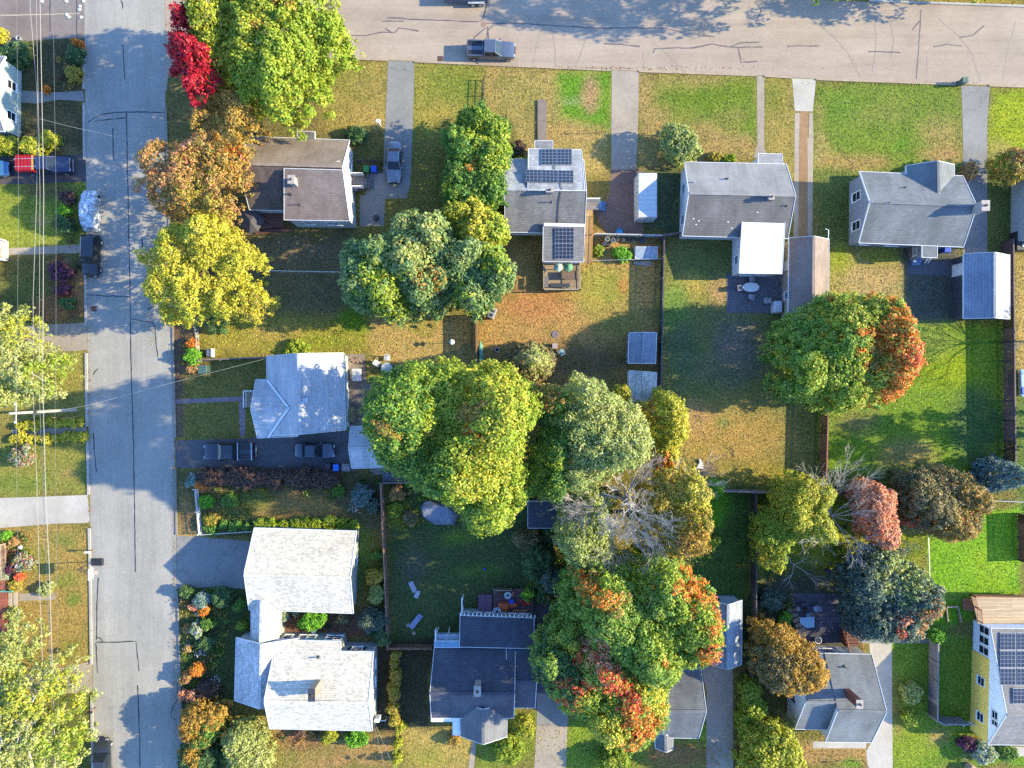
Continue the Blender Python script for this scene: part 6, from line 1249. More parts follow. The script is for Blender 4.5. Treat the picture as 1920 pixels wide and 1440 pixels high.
# ================================================================ VEHICLES
def car(label, px, py, ang, L, Wd, paint, kind='sedan', H=1.45, cat='car', name='parked_car', roofpaint=None):
    """ang: heading of the nose, degrees counter-clockwise from +x"""
    p = W(px, py); t = thing(name, label, cat, p); t.rotation_euler = (0, 0, R(ang))
    M = Matrix.Translation(p) @ Matrix.Rotation(R(ang), 4, 'Z')
    T = lambda x, y, z: M @ Vector((x, y, z))
    hw = Wd / 2; hl = L / 2
    def ring(x, w, zb, zt, sh=.12):
        q = [(-w * .9, zb), (-w, zb + .18), (-w, zt - sh * 1.6), (-w * .93, zt - sh * .3), (-w * .6, zt), (0, zt + .02), (w * .6, zt), (w * .93, zt - sh * .3), (w, zt - sh * 1.6), (w, zb + .18), (w * .9, zb)]
        return [T(x, y, z) for y, z in q]
    if kind == 'pickup':
        cabx = (.52, -.9); belt = .98 + (H - 1.45) * .5
        st = [(-hl, .86, .5, belt - .1), (-hl + .08, .95, .35, belt), (-.95, 1.0, .3, belt), (.3, 1.0, .3, belt), (hl - 1.5, 1.0, .3, belt + .02), (hl - .5, .97, .3, belt - .08), (hl - .12, .88, .35, belt - .2), (hl, .7, .45, belt - .38)]
    elif kind == 'suv':
        belt = 1.02; st = [(-hl, .82, .5, belt - .1), (-hl + .12, .94, .32, belt), (-hl + .7, 1.0, .28, belt), (0, 1.0, .26, belt), (hl - 1.5, 1.0, .28, belt), (hl - .6, .97, .3, belt - .06), (hl - .15, .86, .35, belt - .18), (hl, .66, .45, belt - .36)]
    else:
        belt = .88; st = [(-hl, .72, .45, belt - .14), (-hl + .15, .9, .32, belt - .03), (-hl + .8, .98, .26, belt), (-.3, 1.0, .24, belt), (hl - 1.6, 1.0, .26, belt), (hl - .7, .97, .28, belt - .08), (hl - .2, .86, .32, belt - .2), (hl, .62, .42, belt - .36)]
    MB().loft([ring(x, w * hw, zb, zt) for x, w, zb, zt in st]).build('body', paint, t, True)
    # greenhouse: pillars + glass faces + roof skin
    if kind == 'pickup': b0, r0, r1, b1 = -.95, -.75, .55, 1.25
    elif kind == 'suv': b0, r0, r1, b1 = -hl + .12, -hl + .42, .25, 1.0
    else: b0, r0, r1, b1 = -hl + .75, -hl + 1.35, .1, .95
    wb, wr = hw * .93, hw * .76; zr = H
    Bq = [(b0, -wb, belt - .02), (b1, -wb, belt - .02), (b1, wb, belt - .02), (b0, wb, belt - .02)]; Rq = [(r0, -wr, zr - .05), (r1, -wr, zr - .05), (r1, wr, zr - .05), (r0, wr, zr - .05)]
    MB().hull([T(*q) for q in Bq], [T(*q) for q in Rq]).build('cabin', paint, t)
    def pane(name, i, j, a=.1, c=.9, lo=.12, hi=.9):
        B0, B1, R0, R1_ = Vector(Bq[i]), Vector(Bq[j]), Vector(Rq[i]), Vector(Rq[j])
        f = lambda u, v: lerp(lerp(B0, B1, u), lerp(R0, R1_, u), v)
        q = [f(a, lo), f(c, lo), f(c, hi), f(a, hi)]; n = (q[1] - q[0]).cross(q[3] - q[0]).normalized(); cen = Vector(((b0 + b1) / 2, 0, belt))
        if n.dot(q[0] - cen) < 0: n = -n
        MB().hull([T(*(k - n * .02)) for k in q], [T(*(k + n * .012)) for k in q]).build(name, GLASS, t)
    pane('windshield', 1, 2, .05, .95, .06, .95); pane('rear_window', 3, 0, .08, .92, .12, .9)
    if kind == 'pickup': pane('side_window', 0, 1, .12, .48); pane('side_window', 0, 1, .54, .86); pane('side_window', 2, 3, .14, .46); pane('side_window', 2, 3, .52, .88)
    else: pane('side_window', 0, 1, .14, .46); pane('side_window', 0, 1, .5, .84); pane('side_window', 2, 3, .16, .5); pane('side_window', 2, 3, .54, .86)
    MB().loft([[T(x, y * k, z) for x, y in ((r0 + .02, -wr), (r1 - .02, -wr), (r1 - .02, wr), (r0 + .02, wr))] for k, z in ((1, zr - .06), (.99, zr - .01), (.86, zr + .03))]).build('roof', roofpaint or paint, t)
    if kind == 'pickup':
        mb = MB(); x0, x1 = -hl + .1, -1.02; mb.hull([T(x, y, belt + .003) for x, y in ((x0, -hw * .8), (x1, -hw * .8), (x1, hw * .8), (x0, hw * .8))], [T(x, y, belt + .012) for x, y in ((x0, -hw * .8), (x1, -hw * .8), (x1, hw * .8), (x0, hw * .8))]); mb.build('bed_liner', BLACKP, t)
        mb = MB()
        for s in (-1, 1): mb.bar(T(x0, s * hw * .88, belt + .06), T(x1, s * hw * .88, belt + .06), .14, .12)
        mb.bar(T(x0, -hw * .9, belt + .06), T(x0, hw * .9, belt + .06), .08, .12); mb.build('bed_rail', paint, t)
    wr_ = .34 if kind != 'sedan' else .31
    for sx in (hl - .85, -hl + .85):
        for s in (-1, 1):
            c0, c1 = T(sx, s * (hw - .2), wr_), T(sx, s * (hw + .015), wr_); c2 = T(sx, s * (hw + .02), wr_)
            w = MB().tube([c0, c1], wr_, 16).build('tyre', RUBBER, None); tw = bpy.data.objects.new('wheel', None); COL.objects.link(tw); tw.location = c1; attach(tw, t); attach(w, tw)
            rm = MB().tube([c1, c2], wr_ * .62, 12).build('rim', STEEL, None); attach(rm, tw)
    for s in (-1, 1):
        c = T(hl - .1, s * hw * .62, belt - .27); MB().box(c, (.16, .3, .09), R(ang), tilt=(0, R(20))).build('headlight', plain('lamp_lens', (.22, .23, .24), .1, var=.05), t)
        c = T(-hl + .04, s * hw * .68, belt - .2); MB().box(c, (.1, .22, .2), R(ang)).build('tail_light', plain('red_lens', (.35, .02, .02), .2), t)
        c = T(b1 - .25, s * (hw + .09), belt + .06); MB().box(c, (.14, .2, .13), R(ang)).build('mirror', paint, t)
    mb = MB()
    for e in (hl + .02, -hl - .02): mb.box(T(e - math.copysign(.06, e), 0, .45), (.12, Wd * .72, .2), R(ang))
    mb.build('bumper', BLACKP if kind != 'pickup' else STEEL, t)
    mb = MB(); mb.box(T(hl - .02, 0, belt - .33), (.1, Wd * .42, .16), R(ang)); mb.build('grille', BLACKP, t)
    return t, T
t, T = car('grey pickup truck parked at the kerb of the pink main road', 921, 100, -1.5, 5.6, 1.95, carpaint('grey_blue_paint', A(150, 160, 178, 2.2), .5), 'pickup', 1.85, 'truck', 'pickup_truck')
mb = MB(); mb.bar(T(-2.7, -.82, 1.12), T(-2.7, .82, 1.12), .06, .06)
t, T = car('silver grey sedan parked on the north driveway', 741, 308, -91.5, 4.75, 1.8, carpaint('silver_paint', A(176, 184, 196, 2.0), .6), 'sedan', 1.45)
car('black sport utility car parked behind the tarp covered car', 178, 482, -92, 4.9, 1.9, carpaint('black_paint', (.012, .014, .02), .2), 'suv', 1.7)
car('dark sedan cut off by the bottom edge on the side street', 198, 1418, 91, 4.8, 1.85, carpaint('charcoal_paint', (.03, .036, .045), .4), 'sedan', 1.45)
t, T = car('black pickup truck with silver bed bars on the shaded driveway', 436, 845, 181, 5.9, 2.0, carpaint('navy_black_paint', (.014, .018, .03), .3), 'pickup', 1.9, 'truck', 'pickup_truck')
mb = MB()
for x in (-1.15, -2.75): mb.bar(T(x, -1.0, 1.42), T(x, 1.0, 1.42), .1, .06); mb.bar(T(x, -.95, 1.0), T(x, -.95, 1.42), .06, .06); mb.bar(T(x, .95, 1.0), T(x, .95, 1.42), .06, .06)
mb.build('bed_rack', STEEL, t)
car('dark blue sedan nose in beside the small garage', 594, 844, -1, 4.6, 1.8, carpaint('midnight_paint', (.03, .045, .07), .4), 'sedan', 1.45)
t, T = car('dark blue pickup truck carrying the red load at the left edge', 97, 314, 1, 5.6, 1.95, carpaint('navy_paint', (.016, .024, .06), .3), 'pickup', 1.85, 'truck', 'pickup_truck')
REDT = plain('red_tarp', A(226, 36, 44, 2.0), .5, var=.25)
l = thing('covered_load', 'red covered load strapped in the bed of the dark blue pickup', 'tarp', T(-1.9, 0, 1.1))
mb = MB(); mb.loft([[T(x, y * k, z) for x, y in ((-2.95, -.92), (-.98, -.92), (-.98, .92), (-2.95, .92))] for k, z in ((1, 1.1), (1.02, 1.55), (.96, 1.8), (.8, 1.86))]); mb.build('tarp', REDT, l)
mb = MB()
for x in (-2.7, -2.3, -1.9, -1.5, -1.1): mb.bar(T(x, -.96, 1.86), T(x, .96, 1.86), .1, .05)
mb.build('tarp_fold', plain('dark_red_tarp', A(190, 24, 34, 2.0), .5), l)
mb = MB(); mb.bar(T(-1.0, -.85, 1.84), T(-1.0, .85, 1.84), .2, .1); mb.build('front_board', plain('ochre_board', A(214, 160, 90)), l)
mb = MB(); mb.bar(T(-3.1, -.45, 1.84), T(-.6, -.45, 1.9), .05, .04); mb.bar(T(-3.1, .45, 1.84), T(-.6, .45, 1.9), .05, .04); mb.build('strap', STEEL, l)
car('light blue car cut off by the left edge behind the red load', -10, 320, 1, 4.5, 1.85, carpaint('sky_paint', A(90, 150, 200, 1.8), .3), 'suv', 1.6)
# car under a crumpled pale tarp
p = W(174, 397); t = thing('covered_car', 'car hidden under a crumpled silvery tarp at the west kerb', 'car', p)
rnd = random.Random(4); rings = []
for i in range(25):
    s = -1 + 2 * i / 24; x = s * 2.4; end = (1 - abs(s) ** 6); hh = .35 + (1.1 + .45 * math.exp(-((s + .05) / .5) ** 4)) * max(.0, end) * .82
    ww = (.98 - .12 * abs(s) ** 4) * (1 if abs(s) < .97 else .9); rg = []
    for k in range(17):
        a = math.pi * k / 16; y = math.cos(a); z = math.sin(a) ** .5
        rg.append((p.x + y * ww * (1 + .03 * rnd.uniform(-1, 1)), p.y + x, .08 + hh * z + rnd.uniform(-.09, .09) * (1 if 2 < k < 14 else .2)))
    rings.append(rg)
m, nt, b = newmat('silver_tarp'); f = ramp(nt, noise(nt, 3.2, 4, .7, coord(nt, (1, .6, 1))), [(.35, .22), (.5, .42), (.62, .66)])
nt.links.new(mixc(nt, 1.0, f, (.78, .88, 1.0), 'MULTIPLY'), b.inputs['Base Color']); b.inputs['Roughness'].default_value = .35; b.inputs['Metallic'].default_value = .35; bump(nt, b, noise(nt, 4, 3, .6, coord(nt)), 1, .12)
o = MB().loft(rings).build('tarp', m, t)
for sy in (1.5, -1.5):
    for s in (-1, 1): MB().tube([(p.x + s * .72, p.y + sy, .31), (p.x + s * .95, p.y + sy, .31)], .31, 14).build('wheel', RUBBER, t)
# trailer at the top edge
p = W(876, -6); t = thing('flatbed_trailer', 'dark double axle trailer cut off by the top edge of the main road', 'trailer', p)
MB().box((p.x, p.y, 1.0), (4.9, 2.0, .9)).build('cargo_box', plain('dark_blue_steel', A(110, 120, 140)), t)
mb = MB(); mb.box((p.x, p.y, .5), (5.1, 1.9, .12)); mb.bar((p.x - 2.5, p.y, .5), (p.x - 4.0, p.y, .45), .12, .1); mb.build('chassis', DARK, t)
for dx in (.7, 1.55):
    for s in (-1, 1):
        w = MB().tube([(p.x + dx, p.y + s * 1.0, .36), (p.x + dx, p.y + s * 1.25, .36)], .36, 16).build('tyre', RUBBER, t); MB().tube([(p.x + dx, p.y + s * 1.25, .36), (p.x + dx, p.y + s * 1.26, .36)], .22, 12).build('rim', STEEL, t)
mb = MB()
for s in (-1, 1): mb.box((p.x + 1.1, p.y + s * 1.12, .8), (1.9, .3, .06))
mb.build('mudguard', plain('pale_steel', A(200, 206, 214)), t)
# ================================================================ FENCES
def fence(label, pts, h, style, mat, name='fence', gap=2.4, pm=None):
    P = [W(*p) for p in pts]; t = thing(name, label, 'fence', P[0]); k = Vector((0, 0, 1))
    for a, c in zip(P, P[1:]):
        d = c - a; L = d.length; u = d.normalized(); nn = Vector((-u.y, u.x, 0)); n = max(1, round(L / gap)); mb = MB()
        if style == 'board':
            m_ = max(1, int(L / .15)); st = L / m_
            rnd = random.Random(int(L * 10))
            for i in range(m_): q = a + u * (st * (i + .5)); mb.box((q.x, q.y, h / 2 + rnd.uniform(-.02, .02)), (st - .012, .025, h), math.atan2(u.y, u.x))
            for z in (.3, h - .25): mb.bar(a + nn * .06 + k * z, c + nn * .06 + k * z, .08, .09)
            mb.bar(a + k * (h + .03), c + k * (h + .03), .14, .04)
        elif style == 'picket':
            m_ = max(1, int(L / .16))
            for i in range(m_): q = a + u * (L * (i + .5) / m_); mb.hull([q + u * s * .04 + nn * r * .012 + k * .08 for s, r in ((-1, -1), (1, -1), (1, 1), (-1, 1))], [q + u * s * .04 + nn * r * .012 + k * h for s, r in ((-1, -1), (1, -1), (1, 1), (-1, 1))])
            for z in (.3, h - .25): mb.bar(a + nn * .035 + k * z, c + nn * .035 + k * z, .045, .08)
        elif style == 'rail':
            for z in (h, h * .55, h * .12): mb.bar(a + k * z, c + k * z, .05, .05)
            m_ = max(1, int(L / .13))
            for i in range(m_): q = a + u * (L * (i + .5) / m_); mb.bar(q + k * h * .12, q + k * h, .018, .018)
        else:
            mb.tube([a + k * h, c + k * h], .025, 5)
            m_ = max(1, int(L / .22))
            for i in range(m_):
                q, r = a + u * (L * i / m_), a + u * (L * (i + 1) / m_); mb.bar(q + k * .08, r + k * h, .008, .008); mb.bar(r + k * .08, q + k * h, .008, .008)
        mb.build('panel', mat, t)
        for i in range(n + 1):
            q = a + u * (L * i / n) - nn * (.0 if style in ('wire',) else .07)
            if i == 0 and a is not P[0]: continue
            mb = MB(); s = .1 if style == 'board' else .07 if style != 'wire' else .05
            if style == 'wire': mb.tube([q - k * .02, q + k * (h + .05)], .03, 6)
            else: mb.box((q.x, q.y, (h + .08) / 2), (s, s, h + .08)); mb.box((q.x, q.y, h + .1), (s + .03, s + .03, .04))
            mb.build('post', pm or mat, t)
    return t
GREYW = planks('weathered_boards', A(150, 140, 134), .15, 'y'); WHITEW = planks('white_boards', A(220, 216, 210), .15, 'y', .1)
BROWNW = planks('brown_boards', A(176, 130, 100), .15, 'y'); REDW = planks('red_brown_boards', A(176, 112, 92), .15, 'y'); DKW2 = planks('dark_boards', A(96, 92, 98), .15, 'y')
fence('white picket fence round the flower garden by the street', [(372, 915), (380, 999)], 1.1, 'picket', WHITE)
fence('thin white wire fence along the white house driveway', [(382, 1000), (476, 994)], .9, 'wire', WHITE)
fence('short black iron fence on the north lawn by the narrow tree', [(908, 150), (906, 210)], .85, 'rail', DARK)
fence('brown board fence running south of the horse chestnut', [(894, 590), (895, 695)], 1.75, 'board', BROWNW)
fence('long dark grey board fence between the two rear yards', [(1240, 447), (1234, 722)], 1.6, 'board', DKW2, pm=GREYW)
fence('grey white board fence behind the barrels', [(1113, 443), (1240, 446)], 1.4, 'board', WHITEW)
fence('short grey fence joining the long grey house to the barrel fence', [(1242, 445), (1270, 441)], 1.4, 'board', GREYW)
fence('thin wire fence below the barrel yard', [(1090, 492), (1238, 488)], 1.0, 'wire', STEEL)
fence('thin white chain fence behind the brown roofed house', [(497, 510), (648, 513)], 1.1, 'wire', WHITE)
fence('dark boarded fence north of the blue roofed house', [(380, 676), (500, 671)], 1.2, 'board', GREYW)
fence('white railed fence at the yellow bushes near the street', [(373, 615), (376, 672)], 1.1, 'picket', WHITEW)
fence('long reddish brown fence beside the white house garden', [(718, 903), (726, 1090), (731, 1208)], 1.5, 'board', planks('salmon_boards', A(198, 150, 124), .15, 'y'))
fence('low brown fence between the hedge and the navy house', [(733, 1208), (812, 1208)], 1.4, 'board', BROWNW)
fence('short grey fence behind the small garage', [(722, 902), (772, 902)], 1.5, 'board', GREYW)
fence('red brown fence below the green and orange maple', [(1540, 742), (1536, 918)], 1.8, 'board', REDW)
fence('maroon fence behind the peach pink tree', [(1538, 920), (1640, 918)], 1.7, 'board', planks('maroon_boards', A(130, 72, 84), .15, 'x'))
fence('pinkish topped fence at the end of the leafy rear yard', [(1340, 917), (1452, 921)], 1.5, 'board', planks('pinkish_boards', A(206, 176, 164), .15, 'x'))
fence('long dark fence between the passage yard and the shaded yard', [(1408, 922), (1408, 1235)], 1.8, 'board', DKW2)
fence('tall maroon brown fence along the right edge', [(1878, 455), (1882, 862)], 1.9, 'board', planks('mauve_boards', A(132, 104, 108), .15, 'y'))
fence('thin white fence above the bright green lawn', [(1838, 936), (1930, 940)], .9, 'wire', WHITE)
fence('thin wire fence on the left side of the bright green lawn', [(1732, 1000), (1736, 1110)], .9, 'wire', STEEL)
fence('grey weathered board fence on the side lawn of the yellow house', [(1742, 1196), (1740, 1338), (1752, 1344), (1800, 1344)], 1.8, 'board', planks('silver_boards', A(182, 172, 172), .15, 'y'))
fence('small white lattice gate by the yellow house', [(1796, 1352), (1822, 1352)], 1.0, 'picket', WHITE)
fence('short grey fence beside the golden dome tree', [(1403, 1240), (1402, 1275)], 1.4, 'board', GREYW)
fence('brick coloured fence stub at the right edge of the bright lawn', [(1908, 962), (1910, 1050)], 1.6, 'board', REDW)
fence('low bar fence at the bins beside the silver sedan', [(672, 304), (715, 305)], .9, 'rail', DARK)
# ================================================================ POLES AND WIRES
POLEW = barkmat('pole_wood', A(226, 216, 198))
p = W(143, 768); t = thing('utility_pole', 'tall pale wooden utility pole rising beside the side street', 'utility pole', p)
MB().tube([p + Vector((0, 0, -.2)), p + Vector((0, 0, 10.6))], [.19, .12], 10).build('pole', POLEW, t)
mb = MB(); mb.bar(p + Vector((-.1, -1.1, 9.6)), p + Vector((-.1, 1.1, 9.6)), .1, .12); mb.build('crossarm', POLEW, t)
for y in (-.95, 0, .95): MB().lathe((p.x - .1, p.y + y, 9.66), [(.02, 0), (.07, .02), (.05, .1), (.08, .14), (.02, .2)], 8).build('insulator', WHITE, t)
mb = MB(); mb.box(p + Vector((.02, 0, 7.1)), (.25, .5, .5)); mb.build('splice_box', DARK, t)
p2 = W(147, 781); o = MB().tube([p2 + Vector((0, 0, .1)), p2 + Vector((-.6, -.1, 2)), p2 + Vector((-.2, .1, 4.2))], [.04, .035, .03], 6).build('guy_guard', plain('tan_guard', A(214, 180, 130)), t)
WIRE = plain('cable_pale', A(206, 204, 200, 1.9), .5, var=.05); WIRED = plain('cable_grey', A(150, 152, 156), .5)
def wire(label, pts, r, mat, sag=0):
    P = []
    pts = [W(*q) for q in pts]
    for a, c in zip(pts, pts[1:]):
        for k in range(6): P.append(lerp(a, c, k / 6) - Vector((0, 0, sag * 4 * (k / 6) * (1 - k / 6))))
    P.append(pts[-1]); tag(MB().tube(P, r, 5).build('overhead_cable', mat), label, 'power line')
wire('thick pale overhead cable, right hand one of the bundle by the utility pole', [(73, -90, 7.2), (75, 0, 7.2), (82, 360, 7.2), (80, 720, 7.2), (86, 930, 7.2), (93, 1080, 7.2), (104, 1440, 7.2), (108, 1540, 7.2)], .03, WIRE)
wire('pale overhead cable in the middle of the bundle by the utility pole', [(65, -90, 7.0), (68, 0, 7.0), (75, 360, 7.0), (73, 720, 7.0), (80, 900, 7.0), (88, 1080, 7.0), (96, 1300, 7.0), (102, 1540, 7.0)], .018, WIRE)
wire('pale overhead cable, left hand one crossing over the right pair by the utility pole', [(53, -90, 6.8), (57, 20, 6.8), (70, 180, 6.8), (69, 360, 6.8), (62, 560, 6.8), (63, 760, 6.8), (69, 900, 6.8), (75, 1120, 6.8), (82, 1300, 6.8), (86, 1540, 6.8)], .021, WIRE)
wire('thin grey overhead wire furthest left over the yards', [(30, -90, 9.7), (35, 360, 9.7), (33, 560, 9.7), (30, 770, 9.7), (40, 1540, 9.7)], .01, WIRED)
wire('thin grey overhead wire nearest the street', [(98, -90, 8.6), (105, 360, 8.6), (105, 660, 8.6), (103, 770, 8.6), (112, 1540, 8.6)], .01, WIRED)
wire('service cable swooping from the utility pole across the street to the blue roofed house', [(62, 778, 7.0), (165, 760, 6.5), (325, 717, 4.6), (500, 672, 3.4)], .016, WIRE, .02)
wire('service cable from the cable bundle across the top of the side street', [(72, 222, 7.0), (135, 238, 6.2), (225, 258, 5.2), (330, 285, 4.4)], .013, WIRE)
wire('service cable reaching the solar house from the north east', [(1310, -30, 7.5), (1255, 50, 6.6), (1180, 190, 5.0), (1094, 312, 3.6)], .011, WIRE)
wire('left one of two service cables at the lower corner of the white house', [(699, 1352, 3.8), (717, 1420, 5.0), (735, 1500, 6.5)], .011, WIRE)
wire('right one of two service cables at the lower corner of the white house', [(701, 1352, 3.8), (730, 1420, 5.0), (760, 1500, 6.5)], .011, WIRE)
wire('service cable reaching the slate blue house from the north', [(1860, 180, 7), (1838, 290, 5), (1814, 352, 3.6)], .01, WIRED)
# street furniture
p = W(184, 1053); t = thing('basketball_hoop', 'portable basketball hoop standing at the west kerb of the side street', 'basketball hoop', p)
MB().rbox((p.x, p.y - .02, .11), (1.35, .85, .22), 0, 0, .12, .06).build('base', BLACKP, t)
MB().tube([p + Vector((-.45, 0, .2)), p + Vector((-.4, -.05, 3.3))], .05, 8).build('pole', DARK, t)
q = p + Vector((1.15, -.55, 3.3)); mb = MB(); mb.box(q, (.05, 1.25, .85)); bb = mb.build('backboard', WHITE, t)
mb = MB(); mb.bar(p + Vector((-.4, -.05, 2.6)), q + Vector((-.03, 0, -.3)), .06, .06); mb.bar(p + Vector((-.4, -.05, 3.1)), q + Vector((-.03, 0, .2)), .06, .06); mb.build('bracket', DARK, t)
mb = MB(); c = q + Vector((.28, 0, -.4)); mb.tube([c + Vector((.23 * math.cos(a), .23 * math.sin(a), 0)) for a in np.linspace(0, 2 * math.pi, 17)], .018, 5); mb.build('rim', plain('orange_rim', A(220, 96, 50)), t)
mb = MB()
for k in range(10): a = 2 * math.pi * k / 10; mb.bar(c + Vector((.22 * math.cos(a), .22 * math.sin(a), 0)), c + Vector((.12 * math.cos(a + .4), .12 * math.sin(a + .4), -.4)), .015, .015)
mb.build('net', WHITE, t)
def mailbox(label, px, py, mat, rz=0, big=False, fence_post=True):
    p = W(px, py); t = thing('mailbox', label, 'mailbox', p); h = 1.05
    MB().box((p.x, p.y, h / 2), (.1, .1, h)).build('post', plain('post_wood', A(160, 120, 90)), t)
    rings = []
    for x in (-.27, .27):
        rings.append([(p.x + x * math.cos(rz) - y * math.sin(rz), p.y + x * math.sin(rz) + y * math.cos(rz), h + z) for y, z in [(-.11, 0)] + [(.11 * math.cos(a), .16 + .11 * math.sin(a)) for a in np.linspace(math.pi, 0, 7)] + [(.11, 0)]])
    MB().loft(rings).build('box', mat, t); MB().box((p.x + .15, p.y + .14, h + .22), (.05, .02, .16)).build('flag', plain('red_lens', (.35, .02, .02)), t)
mailbox('white rounded mailbox on the west kerb above the basketball hoop', 175, 1031, WHITE)
mailbox('black mailbox leaning at the west kerb near the bottom left tree', 180, 1327, BLACKP)
def cart(label, px, py, mat, rz=0, h=1.05, name='wheelie_bin', cat='bin'):
    p = W(px, py); t = thing(name, label, cat, p); ca, sa = math.cos(rz), math.sin(rz)
    Q = lambda x, y, z: Vector((p.x + x * ca - y * sa, p.y + x * sa + y * ca, z))
    MB().loft([[Q(x * k, y * k, z) for x, y in ((-.29, -.34), (.29, -.34), (.29, .34), (-.29, .34))] for k, z in ((.78, .06), (1, h - .08), (1.04, h - .06), (1.04, h - .02))]).build('body', mat, t)
    MB().loft([[Q(x * k, y * k + .01, z) for x, y in ((-.31, -.37), (.31, -.37), (.31, .38), (-.31, .38))] for k, z in ((1, h - .015), (1.02, h + .03), (.85, h + .07))]).build('lid', mat, t)
    for s in (-1, 1): MB().tube([Q(s * .3, .3, .12), Q(s * .24, .3, .12)], .12, 10).build('wheel', RUBBER, t)
    MB().tube([Q(-.22, .44, h - .03), Q(.22, .44, h - .03)], .02, 6).build('handle', BLACKP, t)
BLUEB = plain('blue_plastic', A(30, 90, 220, 1.5), .45, var=.1); GREENB = plain('green_plastic', A(40, 150, 80, 1.6), .45, var=.1); GRNK = plain('dark_green_plastic', A(90, 120, 110), .5)
cart('green lidded bin beside the brown roofed house stairs', 690, 322, GREENB); cart('blue bin right of the green lidded one', 704, 322, BLUEB)
cart('grey green bin at the kerb of the main road', 1798, 158, GRNK, R(90), 1.15)
cart('blue bin behind the slate blue house', 1766, 471, BLUEB, R(90)); cart('blue bin near the small garage of the shaded drive', 634, 875, plain('mid_blue_plastic', A(50, 120, 230, 1.4), .45)); cart('dark bin left of the blue one on the shaded drive', 619, 873, BLACKP)
mb = MB(); p = W(650, 876); mb.box((p.x, p.y, .25), (.9, .9, .5))
for k in range(5): mb.box((p.x - .36 + k * .18, p.y + (k % 2) * .1, .55), (.15, .8, .1), .1 * k)
tag(mb.build('firewood_stack', planks('bleached_wood', A(200, 190, 180), .1)), 'pale stack of firewood beside the blue bin on the shaded drive', 'firewood')
# patio furniture
def round_table(label, px, py, r, mat, h=.72, name='garden_table', ry=None):
    p = W(px, py); t = thing(name, label, 'table', p); mb = MB(); ry = ry or r
    rg = [[(p.x + r * k * math.cos(a), p.y + ry * k * math.sin(a), z) for a in np.linspace(0, 2 * math.pi, 25)[:-1]] for k, z in ((.97, h - .04), (1, h - .02), (.98, h))]
    mb.loft(rg).build('tabletop', mat, t)
    for k in range(4): a = math.pi / 4 + k * math.pi / 2; MB().tube([(p.x + r * .6 * math.cos(a), p.y + ry * .6 * math.sin(a), h - .04), (p.x + r * .72 * math.cos(a), p.y + ry * .72 * math.sin(a), 0)], .025, 6).build('leg', mat, t)
    return t
def chair(label, px, py, rz, mat, name='garden_chair', cat='chair', w=.56, h=.42, bh=.5, group=None):
    p = W(px, py); t = thing(name, label, cat, p, group); rz = R(rz); ca, sa = math.cos(rz), math.sin(rz); Q = lambda x, y, z: Vector((p.x + x * ca - y * sa, p.y + x * sa + y * ca, z))
    MB().hull([Q(x, y, h - .04) for x, y in ((-w / 2, -w / 2), (w / 2, -w / 2), (w / 2, w / 2), (-w / 2, w / 2))], [Q(x, y, h) for x, y in ((-w / 2, -w / 2), (w / 2, -w / 2), (w / 2, w / 2), (-w / 2, w / 2))]).build('seat', mat, t)
    MB().hull([Q(-w / 2 + x, y, h) for x, y in ((0, -w / 2), (.05, -w / 2), (.05, w / 2), (0, w / 2))], [Q(-w / 2 - .14 + x, y, h + bh) for x, y in ((0, -w / 2), (.05, -w / 2), (.05, w / 2), (0, w / 2))]).build('backrest', mat, t)
    for sx in (-1, 1):
        for sy in (-1, 1): MB().tube([Q(sx * (w / 2 - .04), sy * (w / 2 - .03), h - .03), Q(sx * w / 2, sy * w / 2, 0)], .022, 6).build('leg', mat, t)
    for sy in (-1, 1): mb = MB(); mb.bar(Q(-w / 2 - .03, sy * w / 2, h + .22), Q(w / 2 - .05, sy * w / 2, h + .22), .07, .03); mb.bar(Q(w / 2 - .06, sy * w / 2, h), Q(w / 2 - .06, sy * w / 2, h + .21), .03, .03); mb.build('armrest', mat, t)
    return t
PW = plain('white_plastic', A(236, 234, 230, 1.3), .4, var=.06)
round_table('round glass topped table among white chairs east of the blue roofed house', 727, 691, .68, plain('frosted_glass', A(206, 214, 214, 1.6), .2))
for l, x, y, a in (('white chair above the round glass topped table', 728, 672, -90), ('white chair tilted at the upper left of the round glass topped table', 709, 682, -35), ('white chair at the lower right of the round glass topped table', 746, 694, 170), ('white chair below the round glass topped table', 722, 711, 90)): chair(l, x, y, a, PW)
p = W(671, 703); t = thing('patio_table', 'white rectangular cover topped table beside the blue roofed house', 'table', p); MB().rbox((p.x, p.y, .72), (1.1, 1.4, .06), 0, 0, .06, .02).build('tabletop', PW, t)
for sx in (-1, 1):
    for sy in (-1, 1): MB().box((p.x + sx * .45, p.y + sy * .6, .345), (.06, .06, .69)).build('leg', PW, t)
mb = MB(); p = W(670, 676)
for k in range(6): mb.box((p.x - .5 + k * .2, p.y + .1 * (-1) ** k, .1 + .02 * k), (.5, .25, .1), .5 * k)
tag(mb.build('scrap_pile', plain('tan_scrap', A(176, 150, 130), var=.3)), 'low pile of odds and ends north of the white rectangular table', 'scrap')
round_table('oval white table on the grey paver patio', 1404, 540, .98, PW, .72, ry=.56)
for l, x, y, a in (('grey frame chair above the oval white table', 1407, 524, -80), ('grey frame chair left of the oval white table', 1385, 541, 10), ('grey frame chair below the oval white table', 1406, 557, 80), ('grey frame chair right of the patio near the wall', 1434, 565, 180)): chair(l, x, y, a, plain('grey_frame', A(196, 188, 190), .4))
p = W(1453, 577); t = thing('covered_grill', 'grill under a white cover at the end of the paver patio', 'grill', p); mb = MB()
